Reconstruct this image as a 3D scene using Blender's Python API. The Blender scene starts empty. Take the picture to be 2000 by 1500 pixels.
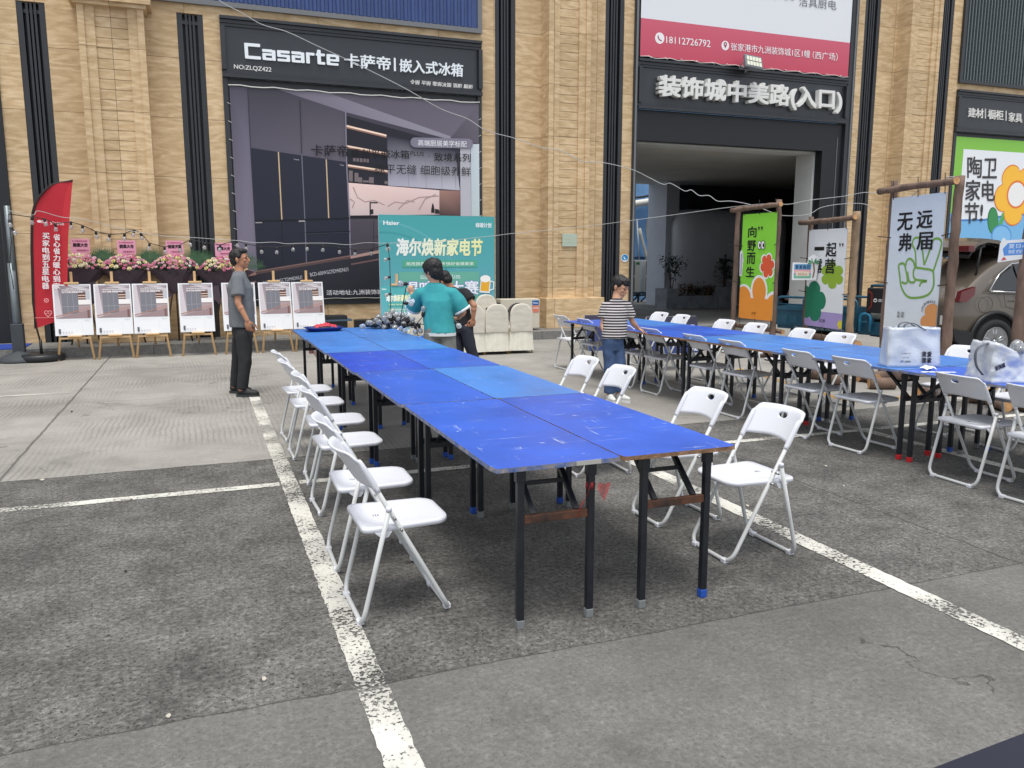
import bpy, bmesh, math, random
from mathutils import Vector, Matrix, noise
random.seed(7)
S = bpy.context.scene
COL = S.collection
R = math.radians

# ---------------------------------------------------------------- camera
F_PX, PITCH, CAM_H, YAW = 1577.0, 0.1548, 1.629, 0.3662
cp, sp, cy, sy = math.cos(PITCH), math.sin(PITCH), math.cos(YAW), math.sin(YAW)
RIGHT = Vector((cy, -sy, 0)); FWD = Vector((sy*cp, cy*cp, -sp)); DOWN = FWD.cross(RIGHT)
C0 = Vector((0, 0, CAM_H))
cam_data = bpy.data.cameras.new('camera'); cam = bpy.data.objects.new('camera', cam_data); COL.objects.link(cam)
cam_data.sensor_width = 36.0; cam_data.lens = F_PX/2000*36.0; cam_data.clip_start = 0.05; cam_data.clip_end = 800
m3 = Matrix((RIGHT, -DOWN, -FWD)).transposed()
cam.matrix_world = Matrix.Translation(C0) @ m3.to_4x4()
S.camera = cam

# ---------------------------------------------------------------- sky, sun, exposure
w = bpy.data.worlds.new('World'); S.world = w; w.use_nodes = True
nt = w.node_tree; bg = nt.nodes['Background']; sky = nt.nodes.new('ShaderNodeTexSky')
sky.sky_type = 'NISHITA'; sky.sun_disc = False
SUN_EL, SUN_AZ = R(74), R(200)
sky.sun_elevation = SUN_EL; sky.sun_rotation = SUN_AZ
sky.air_density = 1.0; sky.dust_density = 4.0; sky.ozone_density = 1.5
# cloud cover: the sky colour is pulled towards white-grey
mixn = nt.nodes.new('ShaderNodeMix'); mixn.data_type = 'RGBA'; mixn.inputs[0].default_value = 0.62
mixn.inputs[7].default_value = (9.2, 9.5, 10.0, 1)
nt.links.new(sky.outputs[0], mixn.inputs[6]); nt.links.new(mixn.outputs[2], bg.inputs[0])
bg.inputs[1].default_value = 0.082
sun_d = bpy.data.lights.new('sun', 'SUN'); sun = bpy.data.objects.new('sun', sun_d); COL.objects.link(sun)
sun_d.energy = 1.5; sun_d.angle = R(26); sun_d.color = (1.0, 0.97, 0.92)
dsun = Vector((math.sin(SUN_AZ)*math.cos(SUN_EL), math.cos(SUN_AZ)*math.cos(SUN_EL), math.sin(SUN_EL)))
sun.rotation_euler = dsun.to_track_quat('Z', 'Y').to_euler()
S.view_settings.view_transform = 'Standard'; S.view_settings.look = 'None'
S.view_settings.exposure = 0.8; S.view_settings.gamma = 1.0

# ---------------------------------------------------------------- survey helpers: a photo pixel (2000 x 1500) on a plane of the place
def ray(x, y): return FWD + RIGHT*((x-1000)/F_PX) + DOWN*((y-750)/F_PX)
def G(x, y, z=0.0):
    r = ray(x, y); return C0 + r*((z-CAM_H)/r.z)
def FV(x, y, v):
    r = ray(x, y); return C0 + r*(v/r.y)
def FU(x, y, u):
    r = ray(x, y); return C0 + r*(u/r.x)
def DP(x, y, d): return C0 + ray(x, y)*d

# ---------------------------------------------------------------- materials
def lin(c):
    return tuple((v/12.92 if v <= 0.04045 else ((v+0.055)/1.055)**2.4) for v in [q/255 for q in c])
MATS = {}
def mat(name, rgb, rough=0.5, metal=0.0, var=0.0, vs=6.0, bump=0.0, bs=40.0, spec=0.5, srgb=True, alpha=1.0, trans=0.0, coat=0.0, emit=None, rgb2=None, stretch=(1, 1, 1)):
    if name in MATS: return MATS[name]
    m = bpy.data.materials.new(name); m.use_nodes = True; n = m.node_tree; b = n.nodes['Principled BSDF']
    c = lin(rgb) if srgb else rgb
    b.inputs['Base Color'].default_value = (*c, 1); b.inputs['Roughness'].default_value = rough; b.inputs['Metallic'].default_value = metal
    b.inputs['Specular IOR Level'].default_value = spec
    b.inputs['Alpha'].default_value = alpha; b.inputs['Transmission Weight'].default_value = trans; b.inputs['Coat Weight'].default_value = coat
    if emit: b.inputs['Emission Color'].default_value = (*lin(emit[0]), 1); b.inputs['Emission Strength'].default_value = emit[1]
    if var or bump:
        tc = n.nodes.new('ShaderNodeTexCoord'); mp = n.nodes.new('ShaderNodeMapping'); n.links.new(tc.outputs['Object'], mp.inputs[0])
        mp.inputs['Scale'].default_value = stretch
    if var:
        nz = n.nodes.new('ShaderNodeTexNoise'); nz.inputs['Scale'].default_value = vs; nz.inputs['Detail'].default_value = 6; nz.inputs['Roughness'].default_value = 0.65
        n.links.new(mp.outputs[0], nz.inputs[0])
        rp = n.nodes.new('ShaderNodeValToRGB'); n.links.new(nz.outputs[0], rp.inputs[0])
        c2 = lin(rgb2) if rgb2 else tuple(min(1, q*(1+var)) for q in c)
        c1 = c if rgb2 else tuple(q*(1-var) for q in c)
        rp.color_ramp.elements[0].position = 0.32; rp.color_ramp.elements[0].color = (*c1, 1)
        rp.color_ramp.elements[1].position = 0.68; rp.color_ramp.elements[1].color = (*c2, 1)
        n.links.new(rp.outputs[0], b.inputs['Base Color'])
    if bump:
        nb = n.nodes.new('ShaderNodeTexNoise'); nb.inputs['Scale'].default_value = bs; nb.inputs['Detail'].default_value = 5
        n.links.new(mp.outputs[0], nb.inputs[0])
        bp = n.nodes.new('ShaderNodeBump'); bp.inputs['Strength'].default_value = min(1, bump); bp.inputs['Distance'].default_value = 0.01*max(1, bump)
        n.links.new(nb.outputs[0], bp.inputs['Height']); n.links.new(bp.outputs[0], b.inputs['Normal'])
    MATS[name] = m; return m

def print_mat(name='printed_ink', rough=0.45, bump=0.0, bs=5.0, spec=0.4):
    if name in MATS: return MATS[name]
    m = bpy.data.materials.new(name); m.use_nodes = True; n = m.node_tree; b = n.nodes['Principled BSDF']
    at = n.nodes.new('ShaderNodeAttribute'); at.attribute_name = 'ink'; n.links.new(at.outputs['Color'], b.inputs['Base Color'])
    b.inputs['Roughness'].default_value = rough; b.inputs['Specular IOR Level'].default_value = spec
    if bump:
        tc = n.nodes.new('ShaderNodeTexCoord'); nb = n.nodes.new('ShaderNodeTexNoise'); nb.inputs['Scale'].default_value = bs; nb.inputs['Detail'].default_value = 3
        n.links.new(tc.outputs['Object'], nb.inputs[0]); bp = n.nodes.new('ShaderNodeBump'); bp.inputs['Strength'].default_value = 0.6; bp.inputs['Distance'].default_value = bump
        n.links.new(nb.outputs[0], bp.inputs['Height']); n.links.new(bp.outputs[0], b.inputs['Normal'])
    MATS[name] = m; return m

# ---------------------------------------------------------------- object helpers
def thing(name, label, cat, loc=(0, 0, 0), rz=0.0, group=None):
    o = bpy.data.objects.new(name, None); COL.objects.link(o); o.empty_display_size = 0.1
    o.location = loc; o.rotation_euler = (0, 0, rz); o['label'] = label; o['category'] = cat
    if group: o['group'] = group
    return o
def tag(o, label, cat, group=None, kind=None):
    o['label'] = label; o['category'] = cat
    if group: o['group'] = group
    if kind: o['kind'] = kind
    return o
def obj(name, bm, m, parent=None, smooth=False, label=None):
    if isinstance(bm, bmesh.types.BMesh):
        me = bpy.data.meshes.new(name); bmesh.ops.recalc_face_normals(bm, faces=bm.faces[:]) if not getattr(bm, 'keep', False) else None
        bm.to_mesh(me); bm.free()
    else: me = bm
    if m is not None:
        if len(me.materials): me.materials.clear()
        for q in (m if isinstance(m, (list, tuple)) else [m]): me.materials.append(q)
    if smooth: me.polygons.foreach_set('use_smooth', [True]*len(me.polygons))
    o = bpy.data.objects.new(name, me); COL.objects.link(o)
    if parent: o.parent = parent
    if label: o['label'] = label
    return o
def struct(name, bm, m, **k):
    o = obj(name, bm, m, **k); o['kind'] = 'structure'; return o
def dup(root, loc, rz=0.0, label=None, group=None, scale=None):
    r = root.copy(); COL.objects.link(r); r.location = loc; r.rotation_euler = (0, 0, rz)
    if scale: r.scale = scale
    if label: r['label'] = label
    if group: r['group'] = group
    for ch in list(root.children):
        c = ch.copy(); COL.objects.link(c); c.parent = r
        for g in list(ch.children):
            d = g.copy(); COL.objects.link(d); d.parent = c
    return r
def BM(): return bmesh.new()
def box(bm, c, s, rz=0.0, mi=0, bev=0.0, rot=None):
    ret = bmesh.ops.create_cube(bm, size=1.0); vs = ret['verts']
    M = Matrix.Translation(c) @ (rot.to_4x4() if rot is not None else Matrix.Rotation(rz, 4, 'Z')) @ Matrix.Diagonal((*s, 1))
    bmesh.ops.transform(bm, matrix=M, verts=vs)
    fs = {f for v in vs for f in v.link_faces}
    for f in fs: f.material_index = mi
    if bev:
        es = list({e for v in vs for e in v.link_edges})
        r = bmesh.ops.bevel(bm, geom=es, offset=bev, segments=2, affect='EDGES', profile=0.5)
        for f in r['faces']: f.material_index = mi
def bx(bm, x0, x1, y0, y1, z0, z1, mi=0, bev=0.0):
    box(bm, ((x0+x1)/2, (y0+y1)/2, (z0+z1)/2), (abs(x1-x0), abs(y1-y0), abs(z1-z0)), mi=mi, bev=bev)
def frame_of(d):
    d = d.normalized(); a = Vector((0, 0, 1)) if abs(d.z) < 0.95 else Vector((1, 0, 0))
    x = d.cross(a).normalized(); return x, d.cross(x).normalized(), d
def tube(bm, pts, r, seg=10, caps=True, mi=0, closed=False, flat=1.0):
    """round bar through pts; r is a number or a list"""
    pts = [Vector(p) for p in pts]; n = len(pts); rr = r if isinstance(r, (list, tuple)) else [r]*n
    rings = []; px = None
    for i, p in enumerate(pts):
        if closed: d = (pts[(i+1) % n]-pts[i-1])
        else: d = pts[min(i+1, n-1)]-pts[max(i-1, 0)]
        if d.length < 1e-9: d = Vector((0, 0, 1))
        d.normalize()
        if px is None: px, _, _ = frame_of(d)
        x = (px-d*px.dot(d))
        if x.length < 1e-6: x, _, _ = frame_of(d)
        x.normalize(); y = d.cross(x); px = x
        rings.append([bm.verts.new(p+(x*math.cos(2*math.pi*k/seg)+y*math.sin(2*math.pi*k/seg)*flat)*rr[i]) for k in range(seg)])
    m = n if closed else n-1
    for i in range(m):
        a, b = rings[i], rings[(i+1) % n]
        for k in range(seg):
            f = bm.faces.new((a[k], a[(k+1) % seg], b[(k+1) % seg], b[k])); f.material_index = mi; f.smooth = True
    if caps and not closed:
        f = bm.faces.new(rings[0][::-1]); f.material_index = mi
        f = bm.faces.new(rings[-1]); f.material_index = mi
def bend(pts, r, n=5):
    """polyline with its inner corners rounded"""
    pts = [Vector(p) for p in pts]; out = [pts[0]]
    for i in range(1, len(pts)-1):
        a, b, c = pts[i-1], pts[i], pts[i+1]; d1 = (a-b); d2 = (c-b); q = min(r, d1.length*0.49, d2.length*0.49)
        p1 = b+d1.normalized()*q; p2 = b+d2.normalized()*q
        for k in range(n+1):
            t = k/n; out.append(p1*(1-t)**2+b*2*t*(1-t)+p2*t*t)
    out.append(pts[-1]); return out
def lathe(bm, prof, c=(0, 0, 0), seg=24, mi=0, M=None):
    c = Vector(c); rings = []
    for r, z in prof:
        rings.append([bm.verts.new((M @ Vector((r*math.cos(2*math.pi*k/seg), r*math.sin(2*math.pi*k/seg), z)) if M else Vector((r*math.cos(2*math.pi*k/seg), r*math.sin(2*math.pi*k/seg), z)))+c) for k in range(seg)])
    for a, b in zip(rings, rings[1:]):
        for k in range(seg):
            f = bm.faces.new((a[k], a[(k+1) % seg], b[(k+1) % seg], b[k])); f.material_index = mi; f.smooth = True
    if prof[0][0] > 1e-5: bm.faces.new(rings[0][::-1]).material_index = mi
    if prof[-1][0] > 1e-5: bm.faces.new(rings[-1]).material_index = mi
def ell(bm, c, r, seg=16, rings=10, rot=None, mi=0):
    ret = bmesh.ops.create_uvsphere(bm, u_segments=seg, v_segments=rings, radius=1.0)
    M = Matrix.Translation(c) @ (rot.to_4x4() if rot is not None else Matrix()) @ Matrix.Diagonal((*(r if hasattr(r, '__len__') else (r, r, r)), 1))
    bmesh.ops.transform(bm, matrix=M, verts=ret['verts'])
    for v in ret['verts']:
        for f in v.link_faces: f.smooth = True; f.material_index = mi
def prism(bm, poly, ex, ey, o, depth, mi=0):
    """outline poly (a,b) on axes ex,ey at o, given real thickness along ex x ey"""
    ex, ey, o = Vector(ex), Vector(ey), Vector(o); nn = ex.cross(ey).normalized()
    a = [bm.verts.new(o+ex*p[0]+ey*p[1]+nn*depth) for p in poly]; b = [bm.verts.new(o+ex*p[0]+ey*p[1]) for p in poly]
    fs = [bm.faces.new(a), bm.faces.new(b[::-1])]
    for i in range(len(poly)):
        j = (i+1) % len(poly); fs.append(bm.faces.new((b[i], b[j], a[j], a[i])))
    for f in fs: f.material_index = mi
def evaluated(o):
    bpy.context.view_layer.update()
    dg = bpy.context.evaluated_depsgraph_get()
    return bpy.data.meshes.new_from_object(o.evaluated_get(dg))
def remeshed(name, bm, voxel, smooth=4, m=None, parent=None, disp=None):
    me = bpy.data.meshes.new(name+'_src'); bmesh.ops.recalc_face_normals(bm, faces=bm.faces[:]); bm.to_mesh(me); bm.free()
    t = bpy.data.objects.new(name+'_src', me); COL.objects.link(t)
    md = t.modifiers.new('r', 'REMESH'); md.mode = 'VOXEL'; md.voxel_size = voxel; md.use_smooth_shade = True
    if smooth:
        ms = t.modifiers.new('s', 'SMOOTH'); ms.factor = 0.5; ms.iterations = smooth
    out = evaluated(t); bpy.data.objects.remove(t)
    if disp:
        nrm = [v.normal.copy() for v in out.vertices]
        for v, q in zip(out.vertices, nrm): v.co += q*disp(v.co)
    return obj(name, out, m, parent, smooth=True)

# ---------------------------------------------------------------- printed artwork: flat inks in thin layers on one mesh
class Art:
    def __init__(s, o, ex, ey, bulge=None):
        s.o, s.ex, s.ey = Vector(o), Vector(ex), Vector(ey); s.n = s.ex.cross(s.ey).normalized()
        s.V, s.Fc, s.C, s.k = [], [], [], 0; s.bulge = bulge; s.step = 0.0005; s.clip = None
    def P(s, a, b, h): 
        return s.o+s.ex*a+s.ey*b+s.n*(h+(s.bulge(a, b) if s.bulge else 0))
    def poly(s, pts, col, cols=None, layer=None):
        if layer is None: s.k += 1; layer = s.k
        if s.clip:
            x0, z0, x1, z1 = s.clip; q = [(p[0], p[1]) for p in pts]; out0 = len(q)
            for ax, lim, sg in ((0, x0, 1), (0, x1, -1), (1, z0, 1), (1, z1, -1)):
                r = []
                for i in range(len(q)):
                    a, b = q[i-1], q[i]; ia, ib = sg*(a[ax]-lim) >= 0, sg*(b[ax]-lim) >= 0
                    if ia != ib:
                        t = (lim-a[ax])/(b[ax]-a[ax]); r.append((a[0]+(b[0]-a[0])*t, a[1]+(b[1]-a[1])*t))
                    if ib: r.append(b)
                q = r
                if not q: return layer
            pts = q
            if cols and len(cols) != len(pts): cols = None; 
        i0 = len(s.V)
        for p in pts: s.V.append(s.P(p[0], p[1], layer*s.step))
        s.Fc.append(list(range(i0, len(s.V)))); cs = cols or [col]*len(pts)
        s.C.append([(*lin(c), 1) for c in cs]); return layer
    def rect(s, a0, b0, a1, b1, col, col2=None, n=1, layer=None):
        if layer is None: s.k += 1; layer = s.k
        nb = n; na = n
        for j in range(nb):
            for i in range(na):
                x0, x1 = a0+(a1-a0)*i/na, a0+(a1-a0)*(i+1)/na; y0, y1 = b0+(b1-b0)*j/nb, b0+(b1-b0)*(j+1)/nb
                if col2:
                    f = lambda t: tuple(col[q]*(1-t)+col2[q]*t for q in range(3))
                    cs = [f(j/nb), f(j/nb), f((j+1)/nb), f((j+1)/nb)]
                else: cs = [col]*4
                s.poly([(x0, y0), (x1, y0), (x1, y1), (x0, y1)], col, cs, layer)
        return layer
    def blob(s, c, rx, ry, col, seg=28, a0=0, a1=360, rot=0):
        pts = []
        full = (a1-a0) >= 360
        for k in range(seg if full else seg+1):
            t = R(a0+(a1-a0)*k/seg); x, y = rx*math.cos(t), ry*math.sin(t); q = R(rot)
            pts.append((c[0]+x*math.cos(q)-y*math.sin(q), c[1]+x*math.sin(q)+y*math.cos(q)))
        return s.poly(pts, col)
    def flower(s, c, r, n, col, lobe=0.33, rot=0, sy=1.0, seg=72, grow=0.0):
        pts = []
        for k in range(seg):
            t = 2*math.pi*k/seg; q = abs(math.cos(n*(t-R(rot))/2)); rad = r*(1-lobe+lobe*(q**0.55))+grow
            pts.append((c[0]+rad*math.cos(t), c[1]+rad*math.sin(t)*sy))
        return s.poly(pts, col)
    def line(s, pts, w, col, closed=False):
        s.k += 1; L = s.k; n = len(pts); off = []
        for i in range(n):
            a = Vector(pts[i-1] if (i > 0 or closed) else pts[i]); b = Vector(pts[(i+1) % n] if (i < n-1 or closed) else pts[i])
            d = (b-a); d = d.normalized() if d.length > 1e-9 else Vector((1, 0)); off.append(Vector((-d.y, d.x))*w/2)
        for i in range(n if closed else n-1):
            j = (i+1) % n; a, b = Vector(pts[i]), Vector(pts[j])
            s.poly([a-off[i], b-off[j], b+off[j], a+off[i]], col, layer=L)
    def text(s, body, quad, col, bold=0.0, col2=None, res=2):
        """text squeezed into the quad (bl, br, tr, tl) of (a, b) points"""
        if bold > 0.004:
            bl, br, tr, tl = [Vector(q) for q in quad]; n = max(1, sum(1 if ord(c) > 255 else 0.55 for c in body)); dx = (br-bl)/n*bold; dy = (tl-bl)*bold
            for a, b in ((-.5, -.5), (.5, -.5), (.5, .5), (-.5, .5)): s.text(body, [q+dx*a+dy*b for q in (bl, br, tr, tl)], col, 0.0, col2, res)
            return
        s.k += 1; L = s.k; V, Fs = glyphs(body, 0.0, res)
        xs = [v[0] for v in V]; ys = [v[1] for v in V]; x0, x1, y0, y1 = min(xs), max(xs), min(ys), max(ys); i0 = len(s.V)
        bl, br, tr, tl = [Vector(q) for q in quad]; st = []
        for v in V:
            p, q = (v[0]-x0)/(x1-x0), (v[1]-y0)/(max(1e-6, y1-y0)); st.append((p, q))
            c = bl*(1-p)*(1-q)+br*p*(1-q)+tr*p*q+tl*(1-p)*q; s.V.append(s.P(c.x, c.y, L*s.step))
        for f in Fs:
            s.Fc.append([i0+i for i in f])
            if col2: s.C.append([(*lin(tuple(col[k]*(1-st[i][0])+col2[k]*st[i][0] for k in range(3))), 1) for i in f])
            else: s.C.append([(*lin(col), 1)]*len(f))
    def trect(s, body, a0, b0, a1, b1, col, bold=0.0, **k): s.text(body, [(a0, b0), (a1, b0), (a1, b1), (a0, b1)], col, bold, **k)
    def build(s, name, parent=None, m=None):
        me = bpy.data.meshes.new(name); me.from_pydata([tuple(v) for v in s.V], [], s.Fc)
        ca = me.color_attributes.new('ink', 'FLOAT_COLOR', 'CORNER'); i = 0
        for f, cs in zip(me.polygons, s.C):
            for k in range(f.loop_total): ca.data[f.loop_start+k].color = cs[k]
        return obj(name, me, m or print_mat(), parent)
_G = {}
def glyphs(body, bold=0.0, res=2):
    key = (body, bold, res)
    if key in _G: return _G[key]
    cu = bpy.data.curves.new('glyphs', 'FONT'); cu.body = body; cu.resolution_u = res; cu.offset = bold
    o = bpy.data.objects.new('glyphs', cu); COL.objects.link(o); me = evaluated(o)
    r = ([tuple(v.co) for v in me.vertices], [list(p.vertices) for p in me.polygons])
    bpy.data.objects.remove(o); bpy.data.meshes.remove(me); bpy.data.curves.remove(cu); _G[key] = r; return r
def raised_text(name, body, o, ex, ey, quad, depth, m, parent, bold=0.0):
    """solid letters standing off a board: quad in (a, b) on ex, ey"""
    V, Fs = glyphs(body, 0.0, 3); ex, ey, o = Vector(ex), Vector(ey), Vector(o); nn = ex.cross(ey).normalized()
    xs = [v[0] for v in V]; ys = [v[1] for v in V]; x0, x1, y0, y1 = min(xs), max(xs), min(ys), max(ys)
    B = [Vector(q) for q in quad]; n = max(1, sum(1 if ord(c) > 255 else 0.55 for c in body)); dx = (B[1]-B[0])/n*bold; dy = (B[3]-B[0])*bold; bm = BM()
    for k, (sa, sb) in enumerate(((-.5, -.5), (.5, -.5), (.5, .5), (-.5, .5)) if bold else ((0, 0),)):
        bl, br, tr, tl = [q+dx*sa+dy*sb for q in B]; vs = []; fs = []
        for v in V:
            p, q = (v[0]-x0)/(x1-x0), (v[1]-y0)/(y1-y0); c = bl*(1-p)*(1-q)+br*p*(1-q)+tr*p*q+tl*(1-p)*q
            vs.append(bm.verts.new(o+ex*c.x+ey*c.y))
        for f in Fs:
            try: fs.append(bm.faces.new([vs[i] for i in f]))
            except ValueError: pass
        r = bmesh.ops.extrude_face_region(bm, geom=fs)
        bmesh.ops.translate(bm, vec=nn*(depth+0.0006*k), verts=[e for e in r['geom'] if isinstance(e, bmesh.types.BMVert)])
    return obj(name, bm, m, parent)
def pblob(A, h, cx, cy, rx, ry, col, n=32): A.poly([h(cx+rx*math.cos(2*math.pi*k/n), cy+ry*math.sin(2*math.pi*k/n)) for k in range(n)], col)
def pflower(A, h, cx, cy, rx, ry, nl, col, rot=0, lobe=0.33, seg=90):
    pts = []
    for k in range(seg):
        t = 2*math.pi*k/seg; q = abs(math.cos(nl*(t-R(rot))/2)); r = 1-lobe+lobe*q**0.5; pts.append(h(cx+rx*r*math.cos(t), cy-ry*r*math.sin(t)))
    A.poly(pts, col)
def Q(a0, b0, a1, b1): return [(a0, b0), (a1, b0), (a1, b1), (a0, b1)]
# ================================================================ setting
VF = 16.0            # the facade plane
# ---- ground: worn concrete slabs; zones and joints in metres of the yard
def ground_mat():
    m = bpy.data.materials.new('yard_concrete'); m.use_nodes = True; n = m.node_tree; b = n.nodes['Principled BSDF']; L = n.links
    tc = n.nodes.new('ShaderNodeTexCoord'); P = tc.outputs['Object']
    sep = n.nodes.new('ShaderNodeSeparateXYZ'); L.new(P, sep.inputs[0])
    def N(scale, det=6, rough=0.6, src=P, dist=0.0):
        q = n.nodes.new('ShaderNodeTexNoise'); q.inputs['Scale'].default_value = scale; q.inputs['Detail'].default_value = det; q.inputs['Roughness'].default_value = rough; q.inputs['Distortion'].default_value = dist
        L.new(src, q.inputs[0]); return q.outputs[0]
    def Mth(op, a, b_=None, c=None, clamp=False):
        q = n.nodes.new('ShaderNodeMath'); q.operation = op; q.use_clamp = clamp
        for i, v in enumerate((a, b_, c)):
            if v is None: continue
            if isinstance(v, (int, float)): q.inputs[i].default_value = v
            else: L.new(v, q.inputs[i])
        return q.outputs[0]
    def ramp(src, stops):
        q = n.nodes.new('ShaderNodeValToRGB'); L.new(src, q.inputs[0]); e = q.color_ramp.elements
        for i, (p, c) in enumerate(stops):
            el = e[i] if i < 2 else e.new(p)
            el.position = p; el.color = (c, c, c, 1) if isinstance(c, (int, float)) else (*c, 1)
        return q.outputs[0]
    def mix(f, a, b_, mode='MIX'):
        q = n.nodes.new('ShaderNodeMix'); q.data_type = 'RGBA'; q.blend_type = mode
        for s, v in ((0, f), (6, a), (7, b_)):
            if isinstance(v, (int, float)): q.inputs[s].default_value = v
            elif isinstance(v, tuple): q.inputs[s].default_value = (*v, 1)
            else: L.new(v, q.inputs[s])
        return q.outputs[2]
    wob = Mth('MULTIPLY_ADD', N(3.0, 4), 0.10, -0.05)
    x = Mth('ADD', sep.outputs[0], Mth('MULTIPLY', wob, 0.35)); y = Mth('ADD', sep.outputs[1], Mth('MULTIPLY', wob, 0.5))
    big = N(0.45, 5, 0.6); mid = N(2.6, 7, 0.7); fine = N(38, 6, 0.75); grit = N(120, 3, 0.7)
    # two looks: worn, pitted aggregate (near) and smoother broom-finished slabs (far)
    v1 = n.nodes.new('ShaderNodeTexVoronoi'); v1.inputs['Scale'].default_value = 62; v1.feature = 'F1'; L.new(P, v1.inputs[0])
    agg = ramp(v1.outputs['Color'], [(0.0, 0.62), (0.55, 1.0), (1.0, 1.34)])
    rough_c = mix(ramp(mid, [(0.32, 0.0), (0.68, 1.0)]), (0.082, 0.079, 0.073), (0.190, 0.184, 0.170))
    rough_c = mix(0.85, rough_c, ramp(fine, [(0.30, 0.30), (0.5, 0.92), (0.72, 1.95)]), 'MULTIPLY')
    rough_c = mix(0.65, rough_c, agg, 'MULTIPLY')
    pits = ramp(N(75, 3, 0.6, dist=0.6), [(0.36, 0.25), (0.43, 1.0)]); rough_c = mix(1.0, rough_c, pits, 'MULTIPLY')
    smooth_c = mix(ramp(mid, [(0.30, 0.0), (0.70, 1.0)]), (0.262, 0.250, 0.226), (0.335, 0.322, 0.292))
    smooth_c = mix(0.55, smooth_c, ramp(fine, [(0.3, 0.75), (0.7, 1.25)]), 'MULTIPLY')
    # tined grooves in the middle slabs
    gr = Mth('SINE', Mth('MULTIPLY', Mth('ADD', sep.outputs[0], Mth('MULTIPLY', big, 0.25)), 125.0))
    grm = Mth('MULTIPLY', ramp(gr, [(0.0, 0.0), (0.9, 1.0)]), ramp(N(0.8, 2), [(0.44, 0.0), (0.60, 1.0)]))
    smooth_c = mix(Mth('MULTIPLY', grm, 0.32), smooth_c, (0.10, 0.10, 0.095))
    # near zone is mid-toned and pitted again
    near_c = mix(0.5, rough_c, (0.185, 0.180, 0.166))
    zf = Mth('GREATER_THAN', y, 6.72); zn = Mth('LESS_THAN', y, 2.90)
    right = Mth('GREATER_THAN', x, 4.9)
    zone = Mth('MAXIMUM', zf, 0.0)
    c = mix(zone, rough_c, mix(Mth('MULTIPLY', right, 0.25), smooth_c, (0.22, 0.215, 0.20)))
    c = mix(zn, c, near_c)
    # passages where the far slabs are dirtier, large stains everywhere
    c = mix(0.8, c, ramp(big, [(0.36, 0.74), (0.5, 0.98), (0.66, 1.16)]), 'MULTIPLY')
    st = ramp(N(1.35, 5, 0.65, dist=0.5), [(0.60, 1.0), (0.72, 0.62)]); c = mix(0.75, c, st, 'MULTIPLY')
    scuff = ramp(N(5.5, 7, 0.75, dist=0.8), [(0.56, 0.0), (0.72, 1.0)]); c = mix(Mth('MULTIPLY', scuff, 0.28), c, (0.185, 0.180, 0.166))
    # joints
    js = None
    for ax, at, wd in ((y, 6.72, 0.010), (y, 2.90, 0.004), (y, 13.05, 0.010), (x, -1.47, 0.012), (x, 4.05, 0.007), (y, 10.2, 0.005)):
        q = Mth('LESS_THAN', Mth('ABSOLUTE', Mth('SUBTRACT', ax, at)), wd)
        js = q if js is None else Mth('MAXIMUM', js, q)
    # hairline cracks
    vc = n.nodes.new('ShaderNodeTexVoronoi'); vc.feature = 'DISTANCE_TO_EDGE'; vc.inputs['Scale'].default_value = 0.42
    dv = n.nodes.new('ShaderNodeVectorMath'); dv.operation = 'ADD'; L.new(P, dv.inputs[0])
    nz = n.nodes.new('ShaderNodeTexNoise'); nz.inputs['Scale'].default_value = 1.7; nz.inputs['Detail'].default_value = 8; L.new(P, nz.inputs[0]); 
    sc = n.nodes.new('ShaderNodeVectorMath'); sc.operation = 'SCALE'; sc.inputs['Scale'].default_value = 1.5; L.new(nz.outputs['Color'], sc.inputs[0]); L.new(sc.outputs[0], dv.inputs[1])
    L.new(dv.outputs[0], vc.inputs[0])
    crack = Mth('MULTIPLY', Mth('LESS_THAN', vc.outputs['Distance'], 0.0022), Mth('GREATER_THAN', N(0.7, 2), 0.56))
    js = Mth('MAXIMUM', js, crack)
    c = mix(Mth('MULTIPLY', js, 0.62), c, (0.035, 0.034, 0.032))
    L.new(c, b.inputs['Base Color'])
    L.new(ramp(mid, [(0.3, 0.72), (0.7, 0.95)]), b.inputs['Roughness']); b.inputs['Specular IOR Level'].default_value = 0.3
    h = Mth('ADD', Mth('MULTIPLY', fine, 0.6), Mth('MULTIPLY', grit, 0.25)); h = Mth('ADD', h, Mth('MULTIPLY', v1.outputs['Distance'], 0.35)); h = Mth('SUBTRACT', h, Mth('MULTIPLY', js, 0.8))
    hz = Mth('MULTIPLY', h, mix(zone, (1.0, 1.0, 1.0), (0.35, 0.35, 0.35)))
    bp = n.nodes.new('ShaderNodeBump'); bp.inputs['Strength'].default_value = 0.8; bp.inputs['Distance'].default_value = 0.012
    L.new(hz, bp.inputs['Height']); L.new(bp.outputs[0], b.inputs['Normal'])
    return m
bm = BM(); bmesh.ops.create_grid(bm, x_segments=2, y_segments=2, size=400); struct('ground', bm, ground_mat())

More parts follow.
